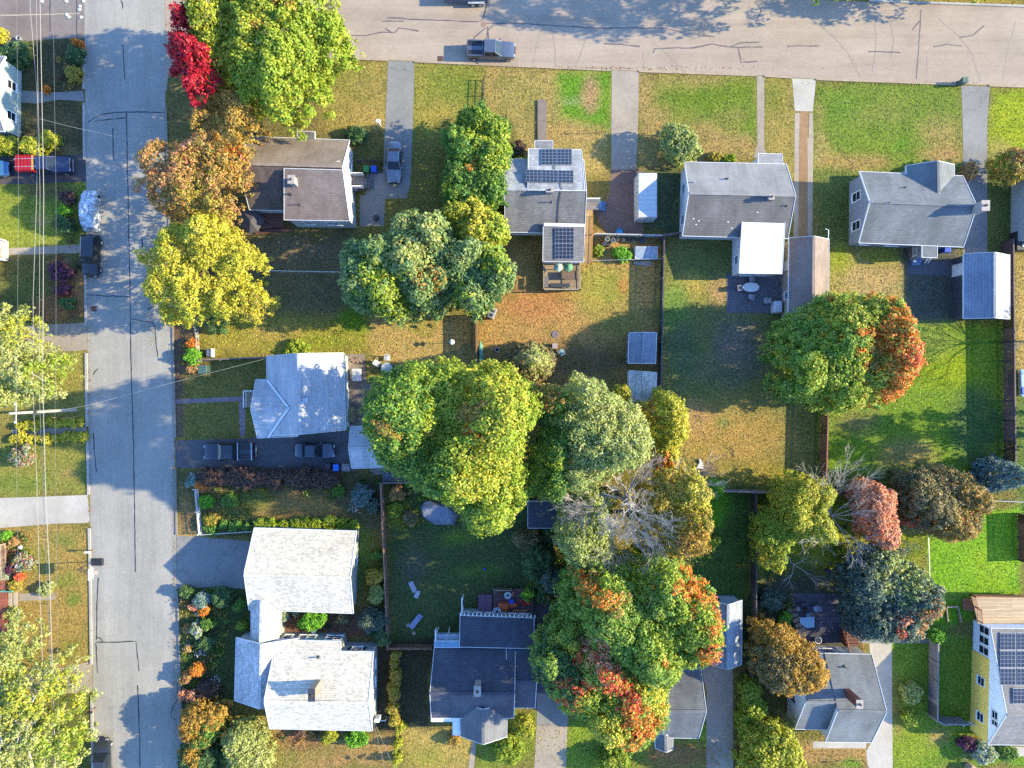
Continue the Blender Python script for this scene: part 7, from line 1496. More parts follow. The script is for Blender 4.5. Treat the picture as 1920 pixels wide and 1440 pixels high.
mb.loft([[(p.x + x * k, p.y + y * k, z) for x, y in ((-.42, -.7), (.42, -.7), (.5, -.6), (.5, .6), (.42, .7), (-.42, .7), (-.5, .6), (-.5, -.6))] for k, z in ((1.03, .06), (1, .6), (.97, .95), (.8, 1.1))]); mb.build('cover', plain('white_cover', A(232, 230, 236, 1.3), .5, var=.1), t)
for s in (-1, 1): MB().tube([(p.x - .3, p.y + s * .5, .08), (p.x + .3, p.y + s * .5, .08)], .09, 8).build('wheel', RUBBER, t)
TEAL = plain('teal_fabric', A(150, 190, 200), .7)
chair('teal lawn chair, left one of the fire pit pair in the shaded yard', 1035, 666, 80, TEAL, 'lawn_chair'); chair('teal lawn chair, right one of the fire pit pair in the shaded yard', 1052, 660, 120, TEAL, 'lawn_chair')
p = W(1040, 649); t = thing('side_table', 'small pale box table above the two teal lawn chairs', 'table', p); MB().box((p.x, p.y, .42), (.6, .6, .06)).build('tabletop', plain('pinkish_board', A(196, 176, 176)), t); MB().box((p.x, p.y, .2), (.5, .5, .4)).build('body', DARK, t)
p = W(1041, 627); mb = MB(); mb.lathe((p.x, p.y, 0), [(.3, 0), (.42, .02), (.42, .06), (.3, .08), (.05, .06)], 16); tag(mb.build('ash_ring', plain('ash', A(140, 130, 136), .9)), 'pale round ash ring in the shaded yard above the small box table', 'fire ring')
p = W(932, 656); t = thing('fire_pit', 'round stone fire pit on the tan lawn right of the kayak', 'fire pit', p); mb = MB(); mb.lathe((p.x, p.y, 0), [(.3, 0), (.32, .3), (.2, .3), (.18, .05), (.02, .05)], 16); mb.build('ring', plain('pale_stone', A(200, 180, 166), .8), t); MB().lathe((p.x, p.y, .06), [(.01, 0), (.17, 0), (.12, .08), (.01, .1)], 10).build('ash', DARK, t)
p = W(923, 588); t = thing('utility_cabinet', 'grey two hatch utility box on the tan lawn beside the horse chestnut', 'utility box', p); MB().rbox((p.x, p.y, .45), (.75, 1.25, .9), R(-25), 0, .06).build('cabinet', plain('grey_cabinet', A(180, 180, 186), .5), t)
for s in (-1, 1): MB().box((p.x + s * .28 * math.sin(R(25)), p.y + s * .28 * math.cos(R(25)), .915), (.4, .36, .03), R(-25)).build('hatch', DARK, t)
p = W(900, 668); t = thing('kayak', 'long teal kayak leaning against the brown board fence', 'kayak', p); rings = []
for i in range(15):
    s = -1 + 2 * i / 14; w = .36 * (1 - abs(s) ** 2.4) + .02; rings.append([(p.x + .1 + w * math.cos(a) * .8, p.y + s * 1.75, .75 + w * math.sin(a) + .15 * s * s) for a in np.linspace(0, 2 * math.pi, 11)[:-1]])
MB().loft(rings).build('hull', plain('teal_hull', A(120, 206, 180, 1.7), .4, var=.2), t, True); mb = MB(); mb.rbox((p.x + .1, p.y - .1, 1.02), (.42, .8, .1), 0, 0, .15); mb.build('cockpit', BLACKP, t)
for s in (-1, 1): MB().box((p.x + .1, p.y + s * 1.0, .2), (.4, .08, .4)).build('cradle', plain('post_wood', A(160, 120, 90)), t)
p = W(850, 643); t = thing('bird_feeder', 'white pole bird feeder standing on the tan lawn', 'bird feeder', p); MB().tube([p, p + Vector((0, 0, 1.7))], .03, 6).build('pole', WHITE, t); MB().lathe((p.x, p.y, 1.6), [(.05, 0), (.28, .02), (.26, .06), (.12, .08), (.14, .35), (.3, .38), (.02, .55)], 12).build('feeder', WHITE, t)
p = W(708, 412); t = thing('kettle_grill', 'black round barbecue on the small grey patio', 'grill', p); MB().lathe((p.x, p.y, .6), [(.05, 0), (.3, .1), (.38, .25), (.38, .3), (.3, .42), (.08, .5), (.02, .5)], 14).build('bowl', BLACKP, t)
for k in range(3): a = k * 2.1; MB().tube([(p.x + .2 * math.cos(a), p.y + .2 * math.sin(a), .65), (p.x + .34 * math.cos(a), p.y + .34 * math.sin(a), 0)], .02, 5).build('leg', STEEL, t)
p = W(666, 354); t = thing('air_conditioner', 'square grey air conditioner unit by the brown house stairs', 'air conditioner', p); MB().rbox((p.x, p.y, .4), (.8, .8, .8), 0, 0, .05).build('case', plain('grey_cabinet', A(180, 180, 186)), t); MB().lathe((p.x, p.y, .8), [(.01, .005), (.3, .005), (.3, .03), (.01, .03)], 16).build('fan_grille', DARK, t)
# gazebo style hot tub cover beside H1
p = W(469, 414); t = thing('gazebo', 'dark hexagonal gazebo roof beside the brown roofed house', 'gazebo', p); c = W(469, 414, 3.3)
hexp = [W(*q, 2.3) for q in ((443, 418), (455, 395), (484, 396), (495, 413), (483, 434), (468, 438))]
mb = MB()
for a, b2 in zip(hexp, hexp[1:] + hexp[:1]): mb.face([a, b2, c]); mb.face([a - Vector((0, 0, .1)), b2 - Vector((0, 0, .1)), b2, a])
mb.build('roof', plain('charcoal_canvas', A(96, 92, 98), .8), t)
for a in hexp: q = lerp(a, Vector((c.x, c.y, 2.3)), .08); MB().box((q.x, q.y, 1.12), (.1, .1, 2.25)).build('post', DARK, t)
t = thing('deck', 'low red brown wooden deck behind the brown roofed house', 'deck', W(515, 412)); deck(t, [(476, 398), (532, 398), (532, 424), (476, 432)], .45, planks('redwood', A(150, 96, 76), .15, 'x')); MB().prism([W(*k) for k in [(480, 433), (548, 427), (548, 434), (480, 440)]], 0, .2).build('step', MATS['redwood'], t)
for x, y in ((478, 400), (530, 400), (530, 421), (479, 428)): q = W(x, y); MB().box((q.x, q.y, .17), (.1, .1, .34)).build('post', DARK, t)
# barrels and garden clutter behind the container
BAR = [('white', PW), ('grey', STEEL), ('black', BLACKP), ('blue', BLUEB)]
for l, x, y, mt, r, h in (('white rain barrel at the left end of the barrel row', 1137, 451, PW, .28, .9), ('grey tub second in the barrel row', 1148, 453, STEEL, .28, .8), ('white bucket third in the barrel row', 1158, 450, PW, .2, .5), ('pale bucket in the middle of the barrel row', 1169, 450, plain('pale_bucket', A(206, 200, 206)), .22, .5), ('tan pot right of the middle of the barrel row', 1179, 451, plain('tan_pot', A(196, 160, 140)), .2, .45), ('white pot fifth along the barrel row', 1189, 451, WHITE, .2, .45), ('blue crate like tub at the right end of the barrel row', 1204, 452, BLUEB, .3, .5), ('dark tub in front of the left white barrel', 1132, 459, BLACKP, .26, .6), ('small grey pot in front of the grey tub', 1141, 461, STEEL, .18, .4)):
    p = W(x, y); t = thing('barrel' if r > .25 else 'bucket', l, 'barrel' if r > .25 else 'bucket', p); MB().lathe((p.x, p.y, 0), [(r * .85, 0), (r, h * .4), (r * .95, h), (r * .85, h), (r * .82, h * .7), (.02, h * .68)], 12).build('body', mt, t); MB().lathe((p.x, p.y, h * .96), [(r * .97, 0), (r * 1.04, .015), (r * .97, .03)], 12).build('rim_band', DARK, t)
p = W(1161, 436); t = thing('wading_pool', 'small round bright blue pool by the grey white fence', 'pool', p); mb = MB(); mb.lathe((p.x, p.y, 0), [(.42, 0), (.46, .25), (.42, .28), (.38, .1), (.02, .08)], 16); mb.build('tub', plain('bright_blue', A(60, 160, 230, 1.5), .4), t); MB().lathe((p.x, p.y, .14), [(.01, 0), (.39, 0), (.39, .01), (.01, .01)], 16).build('water', plain('pool_water', A(90, 190, 240, 1.6), .05), t)
p = W(1210, 476); t = thing('cold_frame', 'white framed cold frame box near the long dark fence', 'cold frame', p); mb = MB(); hw, hd = 1.28, .66
mb.box((p.x, p.y + hd, .4), (2 * hw + .08, .08, .8)); mb.box((p.x, p.y - hd, .3), (2 * hw + .08, .08, .6)); mb.box((p.x - hw, p.y, .33), (.08, 2 * hd - .09, .66)); mb.box((p.x + hw, p.y, .33), (.08, 2 * hd - .09, .66)); mb.build('frame', WHITE, t)
mb = MB(); mb.hull([(p.x - hw, p.y - hd, .61), (p.x + hw, p.y - hd, .61), (p.x + hw, p.y + hd, .81), (p.x - hw, p.y + hd, .81)], [(p.x - hw, p.y - hd, .63), (p.x + hw, p.y - hd, .63), (p.x + hw, p.y + hd, .83), (p.x - hw, p.y + hd, .83)]); mb.build('glazing', plain('milky_glazing', A(176, 190, 206, 1.6), .15), t)
mb = MB(); q = W(1204, 493); mb.box((q.x, q.y, .12), (2.1, .3, .06), .03); mb.box((q.x + .1, q.y - .2, .06), (1.8, .25, .06), -.05); tag(mb.build('plank_stack', MATS['bleached_wood']), 'loose pale planks lying below the cold frame box', 'planks')
# items on the solar house deck
for l, x, y, mt in (('pale green patio umbrella, left one on the solar house deck', 1047, 500, plain('pale_green_canvas', A(196, 224, 196, 1.7), .7)), ('green patio umbrella, right one on the solar house deck', 1066, 500, plain('green_canvas', A(120, 190, 140, 1.8), .7))):
    p = W(x, y, 2.6); t = thing('patio_umbrella', l, 'umbrella', (p.x, p.y, .9)); mb = MB(); n = 8
    c = Vector((p.x, p.y, 2.75)); rim = [Vector((p.x + .55 * math.cos(2 * math.pi * k / n), p.y + .55 * math.sin(2 * math.pi * k / n), 2.4)) for k in range(n)]
    for k in range(n): mb.face([rim[k], rim[(k + 1) % n], c]); mb.face([rim[k] - Vector((0, 0, .12)), rim[(k + 1) % n] - Vector((0, 0, .12)), rim[(k + 1) % n], rim[k]])
    mb.build('canopy', mt, t); MB().tube([(p.x, p.y, .92), (p.x, p.y, 2.74)], .025, 6).build('pole', STEEL, t); MB().lathe((p.x, p.y, .905), [(.25, 0), (.25, .06), (.04, .1)], 12).build('base', DARK, t)
def flat_item(name, label, cat, px, py, z, d, rz, mat, h=.45):
    p = W(px, py, z); t = thing(name, label, cat, (p.x, p.y, z)); M = Matrix.Rotation(R(rz), 3, 'Z')
    MB().box((p.x, p.y, z + h), (d[0], d[1], .05), R(rz)).build('tabletop', mat, t)
    for sx in (-1, 1):
        for sy in (-1, 1): q = M @ Vector((sx * d[0] * .42, sy * d[1] * .42, 0)); MB().box((p.x + q.x, p.y + q.y, z + h / 2 - .01), (.05, .05, h - .03), R(rz)).build('leg', mat, t)
flat_item('deck_bench', 'long dark bench table at the south rail of the solar house deck', 'bench', 1050, 536, .9, (2.2, .45), -2, DARK); flat_item('deck_table', 'brown slatted table on the solar house deck', 'table', 1067, 517, .9, (1.8, .9), 0, planks('brown_slats', A(150, 120, 96), .1), .7); flat_item('deck_bench', 'pale grey bench at the left rail of the solar house deck', 'bench', 1024, 529, .9, (.5, 1.3), 0, MATS['grey_boards'])
# navy house rear deck
t = thing('raised_deck', 'small cluttered wooden platform behind the navy house', 'deck', W(955, 1125)); deck(t, [(924, 1104), (1000, 1104), (1000, 1148), (924, 1148)], .8, planks('plum_deck', A(130, 84, 84), .15, 'x')); railing(t, [W(926, 1105, 1.2)[:2], W(958, 1105, 1.2)[:2]], .8, .8, MATS['pale_rail']); posts(t, [(926, 1106), (998, 1106), (998, 1146), (926, 1146)], .7, MATS['grey_boards'])
p = W(910, 1130); t = thing('bulkhead_door', 'plum coloured cellar bulkhead behind the navy house', 'bulkhead', p); mb = MB(); mb.hull([(p.x - .8, p.y - 1.1, 0), (p.x + .8, p.y - 1.1, 0), (p.x + .8, p.y + 1.1, 0), (p.x - .8, p.y + 1.1, 0)], [(p.x - .8, p.y - 1.1, 1.0), (p.x + .8, p.y - 1.1, 1.0), (p.x + .8, p.y + 1.1, .45), (p.x - .8, p.y + 1.1, .45)]); mb.build('body', plain('plum_paint', A(130, 88, 112), .5), t)
for s in (-1, 1): MB().hull([(p.x + s * .39 - .36, p.y - 1.05, 1.0), (p.x + s * .39 + .36, p.y - 1.05, 1.0), (p.x + s * .39 + .36, p.y + 1.05, .475), (p.x + s * .39 - .36, p.y + 1.05, .475)], [(p.x + s * .39 - .36, p.y - 1.05, 1.04), (p.x + s * .39 + .36, p.y - 1.05, 1.04), (p.x + s * .39 + .36, p.y + 1.05, .515), (p.x + s * .39 - .36, p.y + 1.05, .515)]).build('leaf', MATS['plum_paint'], t)
ORG = plain('orange_plastic', A(236, 110, 50, 1.6), .4, var=.15)
def zthing(name, label, cat, px, py, z): p = W(px, py, z); return thing(name, label, cat, (p.x, p.y, z)), p
t, p = zthing('play_kitchen', 'bright orange toy climber on the cluttered platform', 'toy', 945, 1135, .8); MB().rbox((p.x, p.y, 1.1), (1.3, .8, .6), 0, 0, .2, .12).build('body', ORG, t); MB().rbox((p.x + .15, p.y - .55, 1.0), (.7, .4, .4), .2, 0, .1).build('step', ORG, t); MB().rbox((p.x + 1.1, p.y + .1, 1.0), (.9, .45, .4), .1, 0, .1).build('slide', ORG, t)
t, p = zthing('toy_heap', 'red and pink toys heaped at the right end of the cluttered platform', 'toys', 983, 1128, .8); [MB().blob((p.x + dx, p.y + dy, .98), (.28, .22, .2), k).build('toy', m_, t) for k, (dx, dy, m_) in enumerate([(-.3, .1, REDT), (.2, .2, plain('pink_plastic', A(226, 90, 120))), (.1, -.25, REDT), (.45, -.1, ORG)])]
t, p = zthing('toy_bin', 'deep blue plastic tub on the cluttered platform', 'tub', 959, 1127, .8); MB().lathe((p.x, p.y, .8), [(.25, 0), (.32, .35), (.28, .35), (.22, .1), (.02, .1)], 12).build('tub', plain('deep_blue', A(40, 40, 170, 1.5)), t); MB().lathe((p.x, p.y, 1.12), [(.31, 0), (.35, .02), (.31, .04)], 12).build('rim_band', BLUEB, t)
def dish_table(label, px, py, z, r):
    t, p = zthing('bistro_table', label, 'table', px, py, z); MB().lathe((p.x, p.y, z + .66), [(.05, 0), (r, 0), (r, .03), (.05, .03)], 16).build('tabletop', plain('pale_glass', A(206, 216, 222)), t); MB().lathe((p.x, p.y, z), [(.2, 0), (.2, .03), (.03, .06), (.03, .66)], 10).build('pedestal', DARK, t); MB().lathe((p.x, p.y, z + .7), [(.02, 0), (.14, .01), (.14, .05), (.02, .06)], 10).build('planter', DARK, t)
dish_table('white round bistro table at the lower left of the cluttered platform', 932, 1143, .8, .5); dish_table('white tilted square topped table at the upper right of the cluttered platform', 952, 1113, .8, .42)
t, p = zthing('wicker_basket', 'round tan wicker basket at the top rail of the cluttered platform', 'basket', 943, 1108, .8); MB().lathe((p.x, p.y, .8), [(.2, 0), (.28, .3), (.24, .3), (.18, .08), (.02, .08)], 12).build('basket', planks('wicker', A(196, 140, 80), .05), t); MB().tube([(p.x - .24, p.y, 1.1), (p.x, p.y, 1.35), (p.x + .24, p.y, 1.1)], .02, 5).build('handle', MATS['wicker'], t)
mb = MB(); p = W(975, 1140); mb.box((p.x, p.y, .85), (1.8, .25, .08)); mb.box((p.x - .2, p.y - .3, .84), (1.6, .2, .06), .1); tag(mb.build('bench_boards', planks('cedar_rail', A(216, 140, 96))), 'orange brown bench boards along the wall side of the cluttered platform', 'bench')
t = thing('garden_bed', 'wood framed bed right of the gravel strip by the red spotted tree', 'planter', W(1043, 1133)); deck(t, [(1031, 1122), (1036, 1122), (1036, 1142), (1031, 1142)], .4, MATS['bleached_wood'], 'side_board', .4); deck(t, [(1038, 1124), (1058, 1124), (1058, 1142), (1038, 1142)], .35, planks('ochre_boards', A(180, 164, 120), .2, 'y'), 'top_board', .35)
# middle yard
p = W(778, 1166); t = thing('sun_lounger', 'blue grey sun lounger lying in the shaded middle yard', 'lounger', p); rz = R(52)
LB = plain('blue_grey_sling', A(160, 172, 206), .7); MB().box((p.x, p.y, .33), (1.5, .62, .06), rz).build('seat', LB, t); d = Vector((math.cos(rz), math.sin(rz), 0)); nn = Vector((-d.y, d.x, 0))
MB().hull([p + d * .75 + nn * s * .31 + Vector((0, 0, .33)) for s in (-1, 1)] + [p + d * .8 + nn * s * .31 + Vector((0, 0, .3)) for s in (1, -1)], [p + d * 1.3 + nn * s * .31 + Vector((0, 0, .75)) for s in (-1, 1)] + [p + d * 1.34 + nn * s * .31 + Vector((0, 0, .71)) for s in (1, -1)]).build('backrest', LB, t)
for a in (-.65, .65):
    for s in (-1, 1): q = p + d * a + nn * s * .28; MB().box((q.x, q.y, .15), (.05, .05, .3), rz).build('leg', DARK, t)
for l, x, y, s in (('pale stepping stone nearest the sun lounger', 765, 1172, .4), ('second pale stepping stone by the sun lounger', 773, 1176, .42), ('lowest pale stepping stone by the sun lounger', 776, 1187, .38)): p = W(x, y); tag(MB().rbox((p.x, p.y, .03), (s, s, .06), R(35), 0, .05, .02).build('stepping_stone', plain('pale_stone', A(200, 180, 166))), l, 'stone')
for l, x, y, sx, sy, rz in (('pale paper like board lying at the top of the shaded middle yard', 774, 1100, .6, 1.3, 25), ('second pale board below it in the shaded middle yard', 782, 1114, .55, .9, -20)): p = W(x, y); tag(MB().box((p.x, p.y, .05), (sx, sy, .06), R(rz)).build('board', plain('pale_board', A(190, 194, 206))), l, 'board')
p = W(820, 962); t = thing('scrap_tarp', 'grey tarpaulin over stacked boards beside the tallest maple', 'tarp', p); mb = MB(); pl = [(788, 950), (800, 938), (845, 948), (858, 965), (852, 984), (815, 984), (792, 968)]; mb.hull([Vector((*W(*q)[:2], 0)) for q in pl], [Vector((*W(815 + (q[0] - 815) * .85, 962 + (q[1] - 962) * .85)[:2], .5 + .1 * (k % 3))) for k, q in enumerate(pl)]); mb.build('cover', plain('grey_tarp', A(150, 156, 172), .6, var=.3), t); mb = MB(); q = W(803, 942); mb.box((q.x, q.y, .6), (.9, .35, .1), .2); mb.box((q.x + .3, q.y - .2, .62), (.7, .25, .1), .4); mb.build('board', planks('pinkish_boards', A(206, 176, 164)), t)
p = W(909, 1066); t = thing('ball', 'small blue ball lying on the shaded middle lawn', 'ball', p); bpy.data.objects.remove(t); tag(MB().blob((p.x, p.y, .16), (.16, .16, .16), 3, jit=.0, n=14, k=9).build('ball', BLUEB, None, True), 'small blue ball lying on the shaded middle lawn', 'ball')
# clutter behind the small garage
p = W(755, 880); t = thing('blue_tarp', 'bright blue tarpaulin bundle behind the small garage', 'tarp', p); MB().blob((p.x, p.y, .45), (.75, .5, .45), 8, jit=.25).build('bundle', BLUEB, t)
t = thing('boat_trailer', 'dark open trailer bed with poles behind the small garage', 'trailer', W(745, 892)); p = W(745, 892); MB().box((p.x, p.y, .55), (3.2, 1.1, .1)).build('bed', plain('dark_blue_steel', A(110, 120, 140)), t)
for s in (-1, 1): MB().box((p.x, p.y + s * .58, .75), (3.2, .05, .3)).build('side_board', DARK, t); MB().tube([(p.x, p.y + s * .6, .28), (p.x, p.y + s * .72, .28)], .28, 12).build('wheel', RUBBER, t)
mb = MB(); mb.box((p.x - .5, p.y + .2, .68), (1.4, .12, .1), .05); mb.box((p.x + .3, p.y - .2, .68), (1.2, .14, .1), .02); mb.build('pole', MATS['bleached_wood'], t)
mb = MB(); p = W(712, 880)
for k in range(4): mb.box((p.x + k * .2, p.y - k * .12, .2 + .08 * k), (2.2, .14, .07), .12)
tag(mb.build('lumber', MATS['bleached_wood']), 'pile of grey lumber lengths along the south wall of the small garage', 'lumber')
# shaded yard H10
for l, x, y, a, m_ in (('pale lawn chair right of the dark round table', 1527, 1139, 200, plain('pale_blue_plastic', A(190, 200, 226))), ('dark chair at the black fire bowl in the shaded patio', 1504, 1133, 100, DARK), ('small pale chair below the dark chairs on the shaded patio', 1513, 1151, -80, plain('bluish_chair', A(150, 170, 190)))): chair(l, x, y, a, m_)
p = W(1493, 1139); t = thing('fire_bowl', 'black fire bowl with a pale ring on the shaded patio', 'fire pit', p); MB().lathe((p.x, p.y, .3), [(.1, 0), (.5, .15), (.55, .22), (.45, .2), (.05, .1)], 16).build('bowl', DARK, t); MB().lathe((p.x, p.y, .5), [(.18, 0), (.25, .03), (.18, .06)], 14).build('grate', plain('pinkish_board', A(196, 176, 176)), t); MB().lathe((p.x, p.y, 0), [(.3, 0), (.3, .04), (.06, .1), (.06, .32)], 10).build('stand', DARK, t)
p = W(1515, 1166); t = thing('trampoline_cover', 'pale blue fabric canopy stretched over the shaded patio', 'canopy', p); q = [W(*k, 2.0) for k in ((1500, 1158), (1527, 1157), (1527, 1176), (1512, 1178), (1500, 1168))]; mb = MB(); mb.slab(q, .04); mb.build('canopy', plain('pale_blue_canvas', A(160, 200, 220), .7), t)
for k in q[:2] + [q[2]]: MB().box((k.x, k.y, .98), (.06, .06, 1.95)).build('post', STEEL, t)
p = W(1531, 1198); t = thing('planter_pot', 'white pot with dark soil by the north wall of the grey roofed house', 'pot', p); MB().lathe((p.x, p.y, 0), [(.25, 0), (.4, .5), (.34, .5), (.3, .3)], 14).build('pot', WHITE, t); MB().lathe((p.x, p.y, .4), [(.01, 0), (.33, 0), (.3, .04), (.01, .05)], 12).build('soil', DARK, t)
t = thing('stone_steps', 'stepped tan stone retaining blocks beside the golden dome tree', 'steps', W(1487, 1165)); 
for k in range(5): q = W(1482 + k * 4.5, 1143 + k * 9); MB().rbox((q.x, q.y, .2), (.9, .5, .4), .3, 0, .06).build('block', plain('tan_stone', A(176, 156, 136), .9, var=.3), t)
p = W(1549, 1068); t = thing('garden_gnome', 'small dark purple garden orb standing at the lawn edge in the shaded yard', 'ornament', p); t['label'] = 'small dark purple orb on a stand at the edge of the sunny patch'; t.name = 'garden_orb'; MB().blob((p.x, p.y, .65), (.32, .32, .32), 5, jit=0, n=14, k=9).build('orb', plain('purple_glaze', A(90, 76, 130), .15), t, True); MB().lathe((p.x, p.y, 0), [(.2, 0), (.12, .3), (.16, .36)], 10).build('stand', DARK, t)
# yellow house yard
t = thing('raised_bed', 'small timber raised bed frame on the lawn by the pale deck', 'raised bed', W(1783, 1152))
for a, b2 in (((1772, 1137), (1794, 1136)), ((1772, 1138.5), (1775, 1166)), ((1794, 1138), (1800, 1166))): mb = MB(); mb.bar(W(*a) + Vector((0, 0, .18)), W(*b2) + Vector((0, 0, .18)), .12, .36); mb.build('board', MATS['pale_deck'], t)
p = W(1815, 1438); t = thing('yard_box', 'tan wooden box casting a dark shadow at the bottom edge', 'box', p); MB().rbox((p.x, p.y, .45), (.8, 1.0, .9), R(-30), 0, .05).build('body', MATS['pale_deck'], t); MB().rbox((p.x, p.y, .93), (.9, 1.1, .06), R(-30), 0, .05, .02).build('lid', plain('tan_lid', A(206, 170, 140)), t)
t = thing('lamp_post', 'thin black yard lamp post on the bottom lawn', 'lamp', W(1617, 1426)); p = W(1617, 1426); MB().tube([p, p + Vector((0, 0, 1.9))], .035, 8).build('post', DARK, t); MB().lathe((p.x, p.y, 1.9), [(.06, 0), (.11, .05), (.1, .28), (.02, .36)], 10).build('lantern', DARK, t)
t = thing('lamp_post', 'thin dark lamp post on the front lawn of the solar house', 'lamp', W(1127, 249)); p = W(1127, 249); MB().tube([p, p + Vector((0, 0, 1.7))], .035, 8).build('post', plain('rust_post', A(110, 80, 60)), t); MB().lathe((p.x, p.y, 1.7), [(.04, 0), (.08, .04), (.08, .2), (.02, .28)], 10).build('lantern', DARK, t)
t = thing('lamp_post', 'white capped post at the edge of the north driveway', 'post', W(714, 237)); p = W(714, 237); MB().box((p.x, p.y, .8), (.12, .12, 1.6)).build('post', WHITE, t); MB().rbox((p.x, p.y, 1.66), (.5, .35, .14), 0, 0, .05).build('cap', WHITE, t); t.name = 'sign_post'
p = W(1886, 455); t = thing('black_container', 'black cluttered bin row beside the tall maroon fence', 'bins', p); MB().rbox((p.x + 1.2, p.y, .6), (1.6, 2.2, 1.2), 0, 0, .1).build('body', BLACKP, t); MB().lathe((p.x + 1.2, p.y - .5, 1.2), [(.01, 0), (.25, 0), (.25, .08), (.01, .1)], 12).build('lid', STEEL, t)
p = W(1913, 718); t = thing('paddling_raft', 'pale blue plastic raft leaning on the far side of the tall maroon fence', 'raft', p); MB().rbox((p.x, p.y, .4), (.7, 3.2, .3), .03, 0, .3, .1).build('raft', plain('pale_raft', A(170, 206, 224, 1.6), .4), t); MB().rbox((p.x, p.y - .9, .6), (.6, .8, .12), .03, 0, .2).build('seat', BLUEB, t)
# left yards
for l, x, y, s in (('white lantern like stone in the left flower garden', 41, 1025, .24), ('yellow round lawn ball beside the lower left walk', 99, 1092, .22)): p = W(x, y); tag(MB().blob((p.x, p.y, s), (s, s, s), 3, jit=.02, n=12, k=8).build('garden_ball', WHITE if 'white' in l else plain('cream_ball', A(230, 210, 150)), None, True), l, 'ornament')
shrub('pale straw coloured grass clump beside the lower left walk', 88, 1104, 12, .8, 'pale', .16)
p = W(38, 74); t = thing('planter_pot', 'grey round planter at the edge of the side road', 'pot', p); MB().lathe((p.x, p.y, 0), [(.2, 0), (.28, .4), (.22, .4), (.18, .3), (.02, .28)], 12).build('pot', STEEL, t); MB().lathe((p.x, p.y, .3), [(.01, 0), (.19, 0), (.01, .03)], 10).build('soil', DARK, t)
for k, (x, y) in enumerate(((125, 3), (151, 12), (150, 18), (126, 28), (130, 32), (153, 33), (157, 2), (80, 3))):
    p = W(x, y); tag(MB().blob((p.x, p.y, .06), (.22, .18, .06), k, jit=.3, n=8, k=4).build('litter_scrap', PW), 'white paper scrap scattered at the corner of the side road', 'litter', 'paper scraps by the side road')
p = W(9, 478); t = thing('pumpkin_display', 'orange pumpkins and mums on the left edge porch steps', 'pumpkins', (W(9, 478).x, W(9, 478).y, .3)); [MB().blob((p.x - .5 + .35 * (k % 2), p.y + .9 - k * .42, .8), (.22, .22, .17), k, jit=.06).build('pumpkin', ORG, t) for k in range(5)]
p = W(24, 1139); t = thing('mum_pot', 'yellow mum pot at the foot of the brick red porch stairs', 'flower pot', p); MB().lathe((p.x, p.y, 0), [(.2, 0), (.26, .35), (.02, .34)], 12).build('pot', ORG, t); MB().blob((p.x, p.y, .5), (.36, .32, .22), 2, jit=.2, n=14).build('flowers', plain('mum_yellow', A(226, 180, 40, 1.8), .8, var=.4), t)
p = W(386, 662); t = thing('meter_cabinet', 'small white edged box beside the dark boarded fence', 'utility box', p) ; p = W(397, 662); MB().rbox((p.x, p.y, .4), (.6, .9, .8), 0, 0, .05).build('cabinet', plain('slate_box', A(120, 130, 140)), t); MB().box((p.x + .33, p.y, .45), (.05, .95, .9)).build('door', WHITE, t)
p = W(387, 693); t = thing('compost_bin', 'dark green framed bin beside the street end of the dark boarded fence', 'bin', p); MB().rbox((p.x, p.y, .5), (.95, .95, 1.0), 0, 0, .06).build('body', plain('bin_green', A(70, 100, 92)), t); MB().rbox((p.x, p.y, 1.03), (1.0, 1.0, .06), 0, 0, .06, .02).build('lid', GRNK, t)
p = W(404, 1113); tag(MB().box((p.x, p.y, .35), (.5, .12, .7), .5).box((p.x + .2, p.y - .25, .35), (.12, .5, .1), .5).build('garden_sign', WHITE), 'small white garden bracket among the border shrubs', 'ornament')
p = W(592, 1178); t = thing('bird_bath', 'pale blue bird bath at the window wall of the white house courtyard', 'bird bath', p); MB().lathe((p.x, p.y, 0), [(.22, 0), (.1, .1), (.08, .6), (.34, .72), (.34, .78), (.05, .7)], 14).build('basin', plain('pale_blue_stone', A(190, 216, 226), .6), t); MB().lathe((p.x, p.y, .735), [(.01, 0), (.28, 0), (.28, .01), (.01, .01)], 12).build('water', plain('pool_water', A(90, 190, 240)), t)
p = W(712, 1344); t = thing('wall_bench', 'thin white rack against the east wall of the white house', 'rack', p); mb = MB(); mb.bar((p.x - .5, p.y, .9), (p.x + .9, p.y, .9), .08, .08); mb.build('rail', WHITE, t); MB().box((p.x + .8, p.y, .43), (.08, .08, .86)).build('post', WHITE, t)
p = W(1345, 878); t = thing('log_pile', 'small bleached log pile on the leafy rear yard', 'logs', W(1305, 872)); p = W(1305, 872)
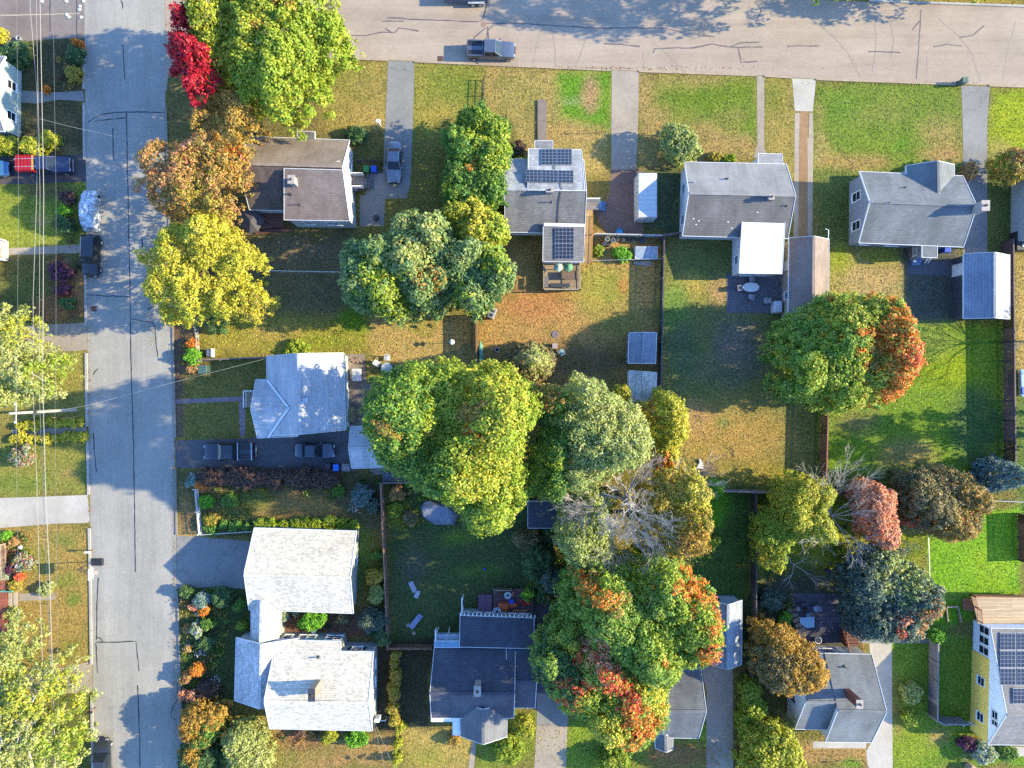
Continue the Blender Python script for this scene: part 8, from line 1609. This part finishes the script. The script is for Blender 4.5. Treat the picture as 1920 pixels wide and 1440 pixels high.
for k in range(5): a = .4 * k; MB().tube([(p.x + .1 * k, p.y + .15 * k - .3, .12 + .02 * k), (p.x + .1 * k + .8 * math.cos(a), p.y + .15 * k - .3 + .4 * math.sin(a), .12)], .1, 7).build('log', BARKP, t)
# ================================================================ LIGHT AND CAMERA
ELEV, AZ = R(24.5), R(2.2)
sd = Vector((math.cos(ELEV) * math.cos(AZ), math.cos(ELEV) * math.sin(AZ), math.sin(ELEV)))
L = bpy.data.lights.new('sun', 'SUN'); L.energy = 5.0; L.angle = R(.55); L.color = (1.0, .87, .54)
so = bpy.data.objects.new('sun', L); COL.objects.link(so); so.rotation_euler = sd.to_track_quat('Z', 'Y').to_euler(); so.location = (0, 0, 120)
w = bpy.data.worlds.new('World'); scene.world = w; w.use_nodes = True; nt = w.node_tree
sky = nt.nodes.new('ShaderNodeTexSky'); sky.sky_type = 'NISHITA'; sky.sun_disc = False; sky.sun_elevation = ELEV; sky.sun_rotation = R(90) - AZ
sky.dust_density = .3; sky.ozone_density = 3.0; sky.air_density = 1.2
bg = nt.nodes['Background']; mx = nt.nodes.new('ShaderNodeMix'); mx.data_type = 'RGBA'; mx.blend_type = 'MULTIPLY'; mx.inputs[0].default_value = 1; nt.links.new(sky.outputs[0], mx.inputs[6]); mx.inputs[7].default_value = (.92, 1.16, 1.55, 1); nt.links.new(mx.outputs[2], bg.inputs[0]); bg.inputs[1].default_value = .15
cam = bpy.data.cameras.new('camera'); cam.sensor_width = 36; cam.lens = 24; cam.clip_end = 3000; cam.clip_start = 1
co = bpy.data.objects.new('camera', cam); COL.objects.link(co); co.location = (0, 0, CAMH); co.rotation_euler = (0, 0, 0); scene.camera = co
scene.view_settings.view_transform = 'Standard'; scene.view_settings.look = 'None'; scene.view_settings.exposure = 1.68; scene.view_settings.gamma = 1
scene.render.resolution_x = 1024; scene.render.resolution_y = 768
scene.cycles.max_bounces = 5; scene.cycles.diffuse_bounces = 3; scene.cycles.transmission_bounces = 3; scene.cycles.use_denoising = False
